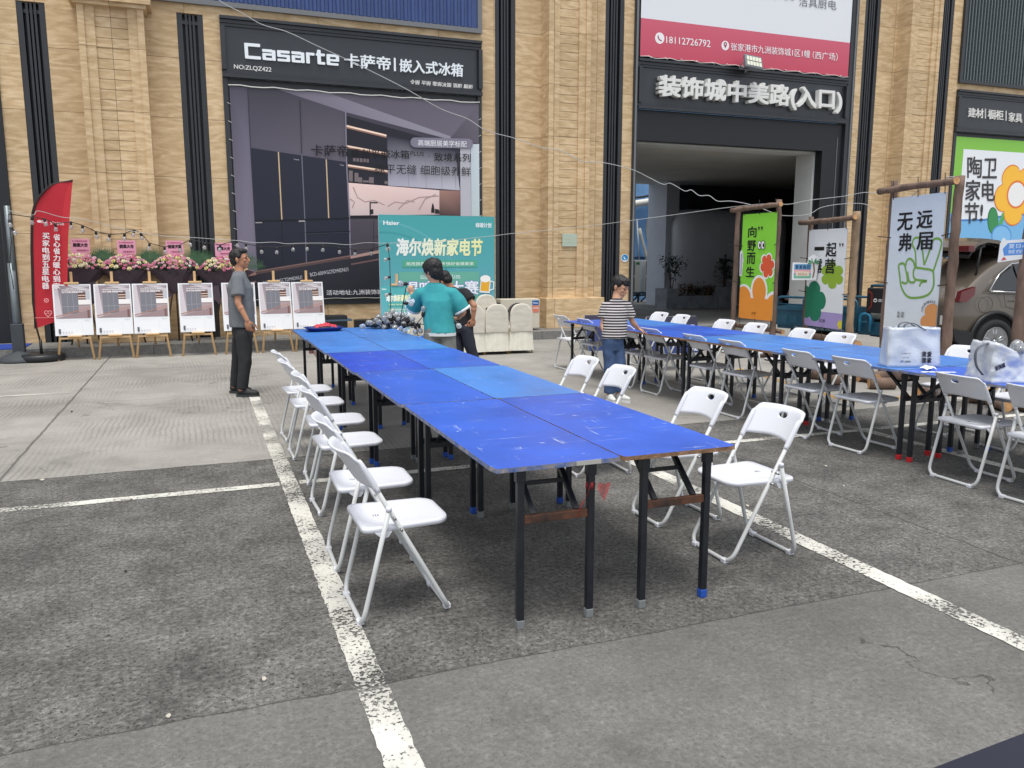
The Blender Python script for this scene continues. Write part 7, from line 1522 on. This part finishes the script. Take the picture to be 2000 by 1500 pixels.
# folded dark boxes behind the last left easel
q = FV(655, 640, 14.9); bm = BM(); bx(bm, q.x-0.20, q.x+0.20, 14.75, 15.05, 0.17, 0.60, 0, bev=0.01); bx(bm, q.x-0.23, q.x+0.28, 14.72, 15.08, 0.50, 0.53, 1); cr = obj('black_crate', bm, [mat('crate_black', (30, 32, 36), 0.5), mat('slate_blue_tray', (70, 92, 112), 0.5)]); tag(cr, 'black crate with a slate blue tray behind the last poster easel', 'crate')
q = FV(722, 652, 14.6); bm = BM(); bx(bm, q.x-0.2, q.x+0.2, 14.9, 15.1, 0.17, 0.5, 0, bev=0.01); tag(obj('black_box', bm, MATS['crate_black']), 'flat black box on the step behind the heap of bulbs', 'box')
# blue sack beside the man in teal
q = DP(822, 652, 9.9); bm = BM(); ell(bm, (0, 0, 0.30), (0.26, 0.2, 0.36), 24, 14); ell(bm, (0.08, 0, 0.55), (0.17, 0.14, 0.14), 20, 12); o = remeshed('blue_sack', bm, 0.02, 3, mat('bright_blue_tarp', (34, 98, 200), 0.45, bump=1.0, bs=6), None, lambda c: 0.02*(0.5-abs(noise.noise(c*6)))); o.location = (q.x, q.y, 0); tag(o, 'bright blue sack on the ground beyond the table, left of the teal-shirted man', 'sack')
# small bag hung on the chair beside the boy
q = FU(1196, 652, 5.2); bm = BM(); bx(bm, -0.11, 0.11, -0.06, 0.06, -0.09, 0.03, bev=0.02); tube(bm, bend([(-0.08, 0, 0.02), (-0.06, 0, 0.12), (0.06, 0, 0.12), (0.08, 0, 0.02)], 0.03), 0.008, 6); o = obj('handbag', bm, mat('black_nylon', (26, 27, 32), 0.5)); o.location = (5.17, 9.35, 0.545); tag(o, 'small black bag on the seat of the chair behind the striped-shirt boy', 'bag')
# navy panel close to the camera at the lower right
a_, b_, c_ = G(1790, 1512, 0.92), G(2020, 1424, 0.92), G(2050, 1560, 0.92); bm = BM(); v0 = [bm.verts.new(p_) for p_ in (a_, a_+(c_-b_)*1.6, b_+(c_-b_)*1.6, b_+(b_-a_)*0.4)]
f_ = bm.faces.new(v0); r_ = bmesh.ops.extrude_face_region(bm, geom=[f_]); bmesh.ops.translate(bm, vec=(0, 0, -0.025), verts=[e for e in r_['geom'] if isinstance(e, bmesh.types.BMVert)])
tag(obj('navy_panel', bm, mat('navy_gloss', (8, 11, 34), 0.5)), 'dark navy glossy panel edge cutting across the lower right corner', 'panel')
# litter on the ground
for k, (x, y, s) in enumerate(((83, 939, .02), (330, 1402, .012), (246, 1119, .012), (1613, 912, .014), (1648, 951, .010), (140, 805, .02), (515, 1330, .014), (1460, 990, .016))):
    p_ = G(x, y); bm = BM(); n_ = 6; bm.faces.new([bm.verts.new((s*rr.uniform(.4, 1)*math.cos(6.28*i/n_), s*rr.uniform(.4, 1)*math.sin(6.28*i/n_), 0.008+0.004*math.sin(i))) for i in range(n_)]); r_ = bmesh.ops.extrude_face_region(bm, geom=bm.faces[:]); bmesh.ops.translate(bm, vec=(0, 0, 0.002), verts=[e for e in r_['geom'] if isinstance(e, bmesh.types.BMVert)])
    o = obj('scrap', bm, mat('pale_scrap', (176, 170, 158), 0.8) if k % 3 != 2 else mat('dark_scrap', (40, 36, 32), 0.9)); o.location = (p_.x, p_.y, 0); tag(o, 'small scrap of litter lying on the concrete', 'litter', 'scraps of litter on the concrete')
# ================================================================ people
def ring_loft(bm, rings, n=28):
    """rings: (centre, lateral axis, depth axis, rx, ry, power)"""
    pr = None
    for c, ax, ay, rx, ry, pw_ in rings:
        ring = []
        for k in range(n):
            a = 2*math.pi*k/n; ca, sa = math.cos(a), math.sin(a); x = math.copysign(abs(ca)**pw_, ca)*rx; y = math.copysign(abs(sa)**pw_, sa)*ry
            ring.append(bm.verts.new(c+ax*x+ay*y))
        if pr:
            for k in range(n): bm.faces.new((pr[k], pr[(k+1) % n], ring[(k+1) % n], ring[k]))
        else: bm.faces.new(ring[::-1])
        pr = ring
    bm.faces.new(pr)
def limb(bm, pts, rad, seg=14, ends=True):
    out, rr = [], []
    pts = [Vector(p) for p in pts]
    for i in range(len(pts)-1):
        for j in range(5):
            t = j/5; out.append(pts[i].lerp(pts[i+1], t)); rr.append(rad[i]+(rad[i+1]-rad[i])*t)
    out.append(pts[-1]); rr.append(rad[-1]); tube(bm, out, rr, seg)
    if ends:
        for p, r in zip(pts, rad): ell(bm, p, r*0.995, 14, 10)
def hand(bm, wr, d, pn, side, curl=0.5, s=1.0, spread=0.1):
    """wr wrist, d finger direction, pn palm normal (towards the palm side), side = direction of the thumb"""
    d = d.normalized(); pn = (pn-d*pn.dot(d)).normalized(); sd = (side-d*side.dot(d)-pn*side.dot(pn)).normalized()
    M = Matrix((d, sd, pn)).transposed()
    ell(bm, wr+d*0.045*s, (0.052*s, 0.040*s, 0.0165*s), 14, 10, rot=M); ell(bm, wr+d*0.012*s, (0.03*s, 0.027*s, 0.019*s), 12, 8, rot=M)
    for k, (off, L, r) in enumerate(((0.029, 0.070, 0.0088), (0.0095, 0.078, 0.0090), (-0.0105, 0.072, 0.0086), (-0.029, 0.057, 0.0078))):
        p = wr+d*0.080*s+sd*off*s; dd = (d+sd*spread*(0.6-k*0.4)).normalized(); pts = [wr+d*0.05*s+sd*off*s*0.85, p]; c = curl*(0.8+0.12*k); ang = 0
        for f in (0.42, 0.33, 0.25):
            ang += c; q = (dd*math.cos(ang)+pn*math.sin(ang)); p = p+q*L*s*f; pts.append(p)
        tube(bm, pts, [r*s, r*s, r*0.97*s, r*0.9*s, r*0.72*s], 8); ell(bm, pts[-1], r*0.72*s, 8, 6)
    p0 = wr+d*0.022*s+sd*0.026*s; t1 = (d*0.62+sd*0.72+pn*0.25).normalized(); t2 = (d*0.86+sd*0.25+pn*0.35).normalized(); p1 = p0+t1*0.038*s; p2 = p1+t2*0.030*s; p3 = p2+t2*0.022*s+pn*0.004*s
    tube(bm, [p0, p1, p2, p3], [0.0125*s, 0.0105*s, 0.0095*s, 0.0075*s], 8); ell(bm, p3, 0.0075*s, 8, 6)
def head(bm, c, f, u, k=1.0):
    f = f.normalized(); u = (u-f*u.dot(f)).normalized(); l = u.cross(f); M = Matrix((f, l, u)).transposed(); P = lambda a, b, z: c+(f*a+l*b+u*z)*k
    ell(bm, P(-0.006, 0, 0.032), (0.094*k, 0.074*k, 0.088*k), 24, 16, rot=M); ell(bm, P(0.020, 0, -0.030), (0.066*k, 0.060*k, 0.075*k), 20, 14, rot=M); ell(bm, P(0.052, 0, -0.078), (0.028*k, 0.030*k, 0.022*k), 14, 10, rot=M)
    ell(bm, P(0.058, 0.0, 0.020), (0.030*k, 0.058*k, 0.050*k), 16, 12, rot=M)
    tube(bm, [P(0.082, 0, 0.022), P(0.098, 0, 0.000), P(0.106, 0, -0.018)], [0.007*k, 0.0085*k, 0.011*k], 8); ell(bm, P(0.104, 0, -0.019), 0.0115*k, 10, 8)
    for s in (-1, 1):
        ell(bm, P(0.096, s*0.011, -0.022), 0.007*k, 8, 6); ell(bm, P(0.080, s*0.030, 0.027), (0.012*k, 0.024*k, 0.007*k), 10, 8, rot=M); ell(bm, P(0.066, s*0.042, -0.012), (0.018*k, 0.016*k, 0.018*k), 10, 8, rot=M)
        ell(bm, P(-0.006, s*0.078, 0.0), (0.017*k, 0.0075*k, 0.030*k), 12, 10, rot=M); ell(bm, P(-0.014, s*0.084, 0.006), (0.008*k, 0.007*k, 0.022*k), 8, 8, rot=M)
    ell(bm, P(0.086, 0, -0.042), (0.011*k, 0.023*k, 0.0055*k), 12, 8, rot=M); ell(bm, P(0.084, 0, -0.052), (0.011*k, 0.020*k, 0.0060*k), 12, 8, rot=M)
    return P, M
def face_parts(t, P, M, k, skinless=False):
    for s in (-1, 1):
        bm = BM(); ell(bm, P(0.083, s*0.030, 0.008), (0.006*k, 0.013*k, 0.0052*k), 12, 8, rot=M); obj('eye', bm, mat('eye_dark', (34, 24, 20), 0.2), t)
        bm = BM(); tube(bm, [P(0.089, s*0.016, 0.029), P(0.090, s*0.030, 0.034), P(0.080, s*0.046, 0.030)], [0.003*k, 0.0038*k, 0.002*k], 6); obj('eyebrow', bm, mat('hair_black', (22, 20, 20), 0.6), t)
def hair(t, P, M, k, vol=1.0, fringe=0.0, down=0.0, seed=0, col=(24, 22, 22), side=0.0):
    bm = BM(); ell(bm, P(-0.022, 0, 0.052), (0.096*k*vol, 0.083*k*vol, 0.084*k*vol), 24, 16, rot=M); ell(bm, P(-0.050, 0, 0.008-down*0.3), (0.062*k*vol, 0.077*k*vol, (0.072+down)*k*vol), 20, 14, rot=M)
    ell(bm, P(0.036, 0, 0.092), (0.058*k, 0.066*k*vol, 0.033*k*vol), 18, 12, rot=M)
    for s in (-1, 1): ell(bm, P(0.012, s*0.062, 0.050-side), (0.036*k, 0.019*k*vol, 0.040*k), 12, 10, rot=M)
    if fringe: ell(bm, P(0.070, 0, 0.074-fringe*0.4), (0.024*k, 0.060*k, (0.026+fringe)*k), 16, 12, rot=M)
    f = M.col[0]; 
    o = remeshed('hair', bm, 0.0065, 2, mat('hair_black', (22, 20, 20), 0.6) if col == (24, 22, 22) else mat('hair_brown_black', col, 0.6), t, lambda c: 0.0075*noise.noise(Vector((c.x*55, c.y*55, c.z*24+seed)))+0.0050*noise.noise(c*120))
    return o
def person(label, J, d0, heading, skin, build):
    base = G(*J['base']); t = thing('person', label, 'person', (base.x, base.y, 0))
    B = Vector((base.x, base.y, 0)); cache = {}
    def j(name):
        p = J[name]; return (DP(p[0], p[1], d0+(p[2] if len(p) > 2 else 0))-B) if not isinstance(p, Vector) else p-B
    return t, j
SK1 = mat('skin_light', (196, 150, 122), 0.55, var=0.08, vs=9, spec=0.35); SK2 = mat('skin_tan', (176, 126, 98), 0.55, var=0.08, vs=9, spec=0.35)
def torso_axes(sl, sr):
    lat = (sl-sr); lat.z *= 0.3; lat.normalize(); up = Vector((0, 0, 1)); dep = up.cross(lat).normalized(); return lat, dep
def fold(amp, seed, f1=7, f2=16): return lambda c: amp*noise.noise(Vector((c.x*f1, c.y*f1, c.z*f1*0.55+seed)))+amp*0.55*noise.noise(Vector((c.x*f2, c.y*f2, c.z*f2*0.6+seed)))
def make_body(t, j, skin, hd, fk, ffwd, fup, handspec, sc=1.0):
    bm = BM(); P, M = head(bm, j('head'), ffwd, fup, fk)
    limb(bm, [j('head')-fup*0.03+(-ffwd*0.02), j('neck')-Vector((0, 0, 0.03))], [0.050*fk, 0.056*fk])
    sl, sr = j('shL'), j('shR'); lat, dep = torso_axes(sl, sr); ch = (sl+sr)/2; pv = j('pelvis')
    ring_loft(bm, [(pv, lat, dep, 0.13*sc, 0.095*sc, 0.9), (pv.lerp(ch, 0.4), lat, dep, 0.12*sc, 0.085*sc, 0.9), (pv.lerp(ch, 0.85), lat, dep, 0.155*sc, 0.10*sc, 0.9), (ch+Vector((0, 0, 0.02)), lat, dep, 0.12*sc, 0.07*sc, 0.9)])
    for s in 'LR':
        limb(bm, [j('sh'+s), j('el'+s), j('wr'+s)], [0.050*sc, 0.038*sc, 0.026*sc]); e, w_ = j('el'+s), j('wr'+s); fm = e.lerp(w_, 0.3); ell(bm, fm, 0.040*sc, 12, 8)
        hd_, pn, sd, cu = handspec[s]; hand(bm, w_, hd_, pn, sd, cu, sc)
        limb(bm, [j('hip'+s), j('kn'+s), j('an'+s)], [0.075*sc, 0.050*sc, 0.036*sc]); ell(bm, j('an'+s)+Vector((0, 0, -0.03)), (0.05*sc, 0.04*sc, 0.04*sc))
    o = remeshed('body', bm, 0.0062, 1, skin, t); face_parts(t, P, M, fk); return P, M
def shirt(t, j, m, hem, hw, hd_, sleeves, sr_, sc=1.0, seed=0, amp=0.009, waist=None, collar=0.062, voxel=0.010):
    bm = BM(); sl, sr = j('shL'), j('shR'); lat, dep = torso_axes(sl, sr); ch = (sl+sr)/2; sw = (sl-sr).length/2; h = j('hem'); nk = j('neck')
    latb = lat; ring_loft(bm, [(h, latb, dep, hw, hd_, 0.85), (h.lerp(ch, 0.25), latb, dep, hw*0.99, hd_*0.98, 0.85), (h.lerp(ch, 0.55), lat, dep, hw*0.98, hd_*0.99, 0.85), (h.lerp(ch, 0.82), lat, dep, max(hw, sw*0.98), hd_*1.0, 0.85), (ch+Vector((0, 0, 0.010*sc)), lat, dep, sw*1.02, 0.095*sc, 0.9), (ch.lerp(nk, 0.55)+Vector((0, 0, 0.02*sc)), lat, dep, sw*0.62, 0.078*sc, 0.95), (nk+Vector((0, 0, 0.0)), lat, dep, collar*sc, collar*sc, 1.0)])
    for s in 'LR':
        a = j('sh'+s); e = j('el'+s); L = sleeves[s]; p1 = a.lerp(e, L*0.5); p2 = a.lerp(e, L); ell(bm, a+Vector((0, 0, -0.008)), 0.073*sc, 14, 10); ci = (ch.lerp(a, 0.55)); tube(bm, [ci, a, p1, p2], [0.075*sc, 0.074*sc, sr_*0.98, sr_*1.05], 18)
    return remeshed('shirt', bm, voxel, 3, m, t, fold(amp, seed))
def trousers(t, j, m, sc=1.0, rt=0.088, rk=0.068, ra=0.062, seed=0, full=True, nm='trousers', hwk=0.150, amp=0.008, top=0.04):
    bm = BM(); pv = j('pelvis'); lat = (j('hipL')-j('hipR')).normalized(); dep = Vector((0, 0, 1)).cross(lat).normalized(); ring_loft(bm, [(pv+Vector((0, 0, top)), lat, dep, hwk*sc*0.93, 0.108*sc, 0.9), (pv-Vector((0, 0, 0.03)), lat, dep, hwk*sc, 0.122*sc, 0.9), (pv-Vector((0, 0, 0.12)), lat, dep, hwk*sc*0.98, 0.115*sc, 0.95)])
    for s in 'LR':
        h, k, a = j('hip'+s), j('kn'+s), j('an'+s); h = h-Vector((0, 0, 0.02))
        if full: tube(bm, [h, h.lerp(k, 0.5), k, k.lerp(a, 0.5), a-Vector((0, 0, 0.025))], [rt*sc, (rt+rk)/2*sc, rk*sc, (rk+ra)/2*sc*0.98, ra*sc], 18); ell(bm, h, rt*sc*0.98, 14, 10)
        else: tube(bm, [h, h.lerp(k, 0.5), h.lerp(k, 0.95)], [rt*sc, rt*sc*1.05, rt*sc*1.1], 18); ell(bm, h, rt*sc*0.98, 14, 10)
    return remeshed(nm, bm, 0.010, 3, m, t, fold(amp, seed, 9, 20))
def shoe(t, a, toe, m, sole, sc=1.0):
    d = (toe-a); d.z = 0; d.normalize(); s = Vector((0, 0, 1)).cross(d); M = Matrix((d, s, Vector((0, 0, 1)))).transposed(); g = Vector((a.x, a.y, 0))
    bm = BM(); ell(bm, g+d*0.09*sc+Vector((0, 0, 0.046)), (0.115*sc, 0.045*sc, 0.040*sc), 18, 12, rot=M); ell(bm, g+d*-0.005*sc+Vector((0, 0, 0.062)), (0.062*sc, 0.042*sc, 0.052*sc), 16, 12, rot=M); ell(bm, g+d*0.05*sc+Vector((0, 0, 0.065)), (0.07*sc, 0.036*sc, 0.04*sc), 14, 10, rot=M); o = remeshed('shoe', bm, 0.007, 2, m, t)
    bm = BM(); pts = []
    for k in range(24):
        q = 2*math.pi*k/24; x = math.cos(q); pts.append((0.065*sc+x*0.142*sc, math.sin(q)*0.049*sc*(1-0.12*x)))
    prism(bm, pts, d, s, g+Vector((0, 0, 0.0)), 0.030); obj('sole', bm, sole, o)
# ---- man in grey looking at the print
J = dict(base=(478, 768), pelvis=(473, 642), hem=(474, 638), neck=(468, 529), head=(469, 508), shR=(464, 546, -0.175), elR=(465, 592, -0.24), wrR=(483, 626, -0.23), shL=(471, 544, 0.175), elL=(481, 591, 0.23), wrL=(490, 630, 0.20),
         hipR=(477, 652, -0.085), knR=(479, 706, -0.10), anR=(473, 757, -0.11), toeR=(500, 765, -0.11), hipL=(470, 651, 0.09), knL=(465, 704, 0.11), anL=(459, 751, 0.14), toeL=(480, 758, 0.14))
t, j = person('man in grey t-shirt and black trousers standing at the white line, looking right', J, 9.70, 0, SK2, None)
fw = (RIGHT+Vector((0, 0, 0.10))-Vector(FWD)*0.05).normalized(); up = Vector((0, 0, 1))-RIGHT*0.06; out = Vector((FWD.x, FWD.y, 0)).normalized()
P, M = make_body(t, j, SK2, None, 1.06, fw, up, {'R': (Vector((0.0, 0, -1))+RIGHT*0.12, out, RIGHT, 0.45), 'L': (Vector((0, 0, -1))+RIGHT*0.2, -out, RIGHT, 0.5)})
hair(t, P, M, 1.06, 1.0, 0.0, 0.004, 1.0)
shirt(t, j, mat('heather_grey_cotton', (104, 108, 112), 0.9, var=0.1, vs=30, bump=0.3, bs=300), None, 0.165, 0.150, {'R': 0.72, 'L': 0.72}, 0.078, 1.0, 2.0, 0.008)
trousers(t, j, mat('black_chino', (30, 31, 34), 0.85), 1.0, 0.098, 0.078, 0.066, 3.0)
for s in 'RL': shoe(t, j('an'+s), j('toe'+s), mat('black_trainer', (22, 23, 25), 0.6), mat('dark_sole', (48, 50, 52), 0.7), 1.0)
# ---- man in teal with his back to the camera
J = dict(base=(852, 779), pelvis=(856, 640), hem=(860, 650), neck=(849, 551), head=(845, 531), shL=(822, 573, 0.04), elL=(806, 601, 0.18), wrL=(805, 574, 0.33), shR=(884, 573, -0.02), elR=(905, 609, 0.03), wrR=(897, 620, 0.20),
         hipL=(844, 648, 0.0), knL=(840, 707, 0.03), anL=(838, 765, 0.0), toeL=(832, 768, 0.14), hipR=(872, 648, 0), knR=(876, 707, 0.02), anR=(880, 765, -0.02), toeR=(886, 768, 0.12))
t, j = person('young man in oversized teal t-shirt with his back to us, lifting a bulb string', J, 9.30, 0, SK1, None)
away = Vector((FWD.x, FWD.y, 0)).normalized(); fw = (-RIGHT*0.80+away*0.62+Vector((0, 0, -0.30))).normalized(); up = Vector((0, 0, 1))-RIGHT*0.10
P, M = make_body(t, j, SK1, None, 1.02, fw, up, {'L': (Vector((0, 0, 1))-RIGHT*0.25, RIGHT*0.3+away, -RIGHT, 0.95), 'R': (-RIGHT*0.8+away*0.2+Vector((0, 0, -0.3)), Vector((0, 0, 1)), away, 0.7)}, 0.95)
hair(t, P, M, 1.02, 1.22, 0.02, 0.020, 5.0)
shirt(t, j, mat('teal_cotton', (52, 148, 152), 0.9, var=0.06, vs=20, bump=0.3, bs=260), None, 0.178, 0.135, {'L': 0.95, 'R': 0.88}, 0.098, 1.0, 9.0, 0.011)
bm = BM(); sl, sr = j('shL'), j('shR'); lat, dep = torso_axes(sl, sr); h = j('hem'); ring_loft(bm, [(h-Vector((0, 0, 0.030)), lat, dep, 0.180, 0.134, 0.85), (h+Vector((0, 0, 0.006)), lat, dep, 0.181, 0.136, 0.85)])
WT = mat('white_jersey', (222, 226, 228), 0.9)
obj('hem_layer', bm, WT, t)
for s, L in (('L', 0.95), ('R', 0.88)):
    a, e = j('sh'+s), j('el'+s); d = (e-a).normalized(); p = a.lerp(e, L); bm = BM(); tube(bm, [p-d*0.008, p+d*0.020], [0.104, 0.103], 20); obj('sleeve_trim', bm, WT, t)
bm = BM(); e = j('elL'); a = j('shL'); c = a.lerp(e, 0.5); n_ = (-RIGHT*0.25-away).normalized(); 
A = Art(c+n_*0.100-RIGHT*0.02+(-RIGHT)*0.01, (RIGHT*0.55+Vector((0, 0, 0.83))).normalized(), (-RIGHT*0.83+Vector((0, 0, 0.55))).normalized()); A.trect('S', -0.035, -0.035, 0.035, 0.045, (226, 230, 230), 0.14); A.build('sleeve_print', t)
trousers(t, j, mat('grey_shorts_cotton', (118, 118, 114), 0.9, var=0.08, vs=8), 1.0, 0.100, 0.07, 0.06, 4.0, False, 'shorts', 0.168)
for s in 'RL': shoe(t, j('an'+s), j('toe'+s), mat('white_trainer', (206, 206, 202), 0.6), mat('white_sole', (214, 214, 210), 0.6), 1.0)
bm = BM(); w_ = j('wrL'); e_ = j('elL'); p = w_.lerp(e_, 0.32); d = (e_-w_).normalized(); x_, y_, _ = frame_of(d); tube(bm, [p+(x_*math.cos(a_)+y_*math.sin(a_))*0.040 for a_ in [2*math.pi*k/20 for k in range(20)]], 0.006, 8, closed=True); obj('bracelet', bm, WT, t)
bm = BM()
for s in (-1, 1):
    c = [P(0.100, s*0.034+0.022*math.cos(2*math.pi*k/16), 0.006+0.018*math.sin(2*math.pi*k/16)) for k in range(16)]; tube(bm, c, 0.0022, 6, closed=True); tube(bm, [P(0.098, s*0.056, 0.012), P(0.0, s*0.086, 0.012)], 0.002, 6)
tube(bm, [P(0.100, -0.012, 0.010), P(0.100, 0.012, 0.010)], 0.002, 6); obj('glasses', bm, mat('wire_glasses', (160, 164, 170), 0.3, 0.8), t)
# ---- man in black bending behind him
J = dict(base=(905, 742), pelvis=(905, 632), hem=(904, 634), neck=(881, 560), head=(869, 549), shL=(877, 578, 0.16), elL=(866, 606, 0.26), wrL=(856, 622, 0.24), shR=(907, 573, -0.13), elR=(926, 597, -0.20), wrR=(924, 622, -0.17),
         hipL=(897, 640, 0.08), knL=(895, 688, 0.02), anL=(893, 735, 0.10), toeL=(880, 739, 0.10), hipR=(911, 640, -0.08), knR=(921, 686, -0.08), anR=(937, 735, -0.03), toeR=(924, 740, -0.06))
t, j = person('man in black t-shirt and dark trousers bending forward behind the teal-shirted man', J, 10.5, 0, SK2, None)
fw = (-RIGHT*0.75+away*0.55+Vector((0, 0, -0.55))).normalized(); up = (Vector((0, 0, 0.8))-RIGHT*0.55).normalized()
P, M = make_body(t, j, SK2, None, 1.0, fw, up, {'R': (Vector((0, 0, -1))-RIGHT*0.08, -RIGHT*0.3+away, -RIGHT, 0.85), 'L': (-RIGHT*0.7+Vector((0, 0, -0.5)), Vector((0, 0, -1)), away, 0.6)})
hair(t, P, M, 1.0, 1.0, 0.0, 0.0, 8.0)
shirt(t, j, mat('black_cotton', (24, 25, 29), 0.9, bump=0.3, bs=200), None, 0.150, 0.125, {'R': 0.62, 'L': 0.62}, 0.082, 1.0, 12.0, 0.009)
trousers(t, j, mat('navy_black_trousers', (30, 33, 46), 0.8), 1.0, 0.090, 0.070, 0.062, 5.0)
for s in 'RL': shoe(t, j('an'+s), j('toe'+s), mat('black_trainer', (22, 23, 25), 0.6), mat('dark_sole', (48, 50, 52), 0.7), 1.0)
# ---- boy in a striped shirt with one hand on the table
hp = G(1247, 645, 0.765); hd9 = (hp-C0).dot(Vector((FWD.x, FWD.y, 0)).normalized())/Vector((FWD.x, FWD.y, 0)).normalized().dot(Vector((0, 0, 0))+FWD)*1.0 if False else None
J = dict(base=(1200, 778), pelvis=(1197, 664), hem=(1199, 660), neck=(1205, 580), head=(1211, 562), shR=(1184, 597, 0.03), elR=(1177, 635, 0.02), wrR=(1182, 655, -0.04), shL=(1222, 596, 0.02), elL=(1236, 630, 0.05), wrL=(1247, 642, 0.12),
         hipR=(1188, 672, 0.0), knR=(1192, 718, -0.02), anR=(1190, 764, 0.02), toeR=(1198, 775, -0.1), hipL=(1207, 672, 0.02), knL=(1211, 716, 0.0), anL=(1209, 760, 0.06), toeL=(1220, 770, 0.0))
t, j = person('boy in black and white striped t-shirt and blue jeans touching the far table row', J, 9.22, 0, SK1, None)
toc = -away; fw = (RIGHT*0.70+toc*0.62+Vector((0, 0, -0.30))).normalized(); up = (Vector((0, 0, 1))+RIGHT*0.12+toc*0.05).normalized()
P, M = make_body(t, j, SK1, None, 1.04, fw, up, {'L': (RIGHT*0.85+Vector((0, 0, -0.42)), Vector((0, 0, -1)), toc, 0.16), 'R': (Vector((0, 0, -1))+RIGHT*0.28, RIGHT*0.3+away*0.4, RIGHT*0.6+toc, 0.28)}, 0.80)
hair(t, P, M, 1.04, 1.04, 0.008, 0.004, 15.0)
def stripes():
    m = bpy.data.materials.new('striped_jersey'); m.use_nodes = True; n = m.node_tree; b = n.nodes['Principled BSDF']; L = n.links
    tc = n.nodes.new('ShaderNodeTexCoord'); sp_ = n.nodes.new('ShaderNodeSeparateXYZ'); L.new(tc.outputs['Object'], sp_.inputs[0])
    a = n.nodes.new('ShaderNodeMath'); a.operation = 'MULTIPLY'; a.inputs[1].default_value = 1/0.0305; L.new(sp_.outputs[2], a.inputs[0]); f = n.nodes.new('ShaderNodeMath'); f.operation = 'FRACT'; L.new(a.outputs[0], f.inputs[0])
    r = n.nodes.new('ShaderNodeValToRGB'); r.color_ramp.interpolation = 'CONSTANT'; r.color_ramp.elements[0].color = (*lin((28, 26, 30)), 1); r.color_ramp.elements[1].position = 0.56; r.color_ramp.elements[1].color = (*lin((196, 190, 190)), 1); L.new(f.outputs[0], r.inputs[0]); L.new(r.outputs[0], b.inputs['Base Color']); b.inputs['Roughness'].default_value = 0.9; return m
shirt(t, j, stripes(), None, 0.142, 0.112, {'R': 0.66, 'L': 0.74}, 0.070, 0.84, 20.0, 0.007, collar=0.058, voxel=0.008)
trousers(t, j, mat('blue_denim', (52, 74, 108), 0.85, var=0.22, vs=9, bump=0.3, bs=90), 0.84, 0.088, 0.082, 0.076, 6.0)
for s in 'RL': shoe(t, j('an'+s), j('toe'+s), mat('white_trainer', (206, 206, 202), 0.6), mat('white_sole', (214, 214, 210), 0.6), 0.86)
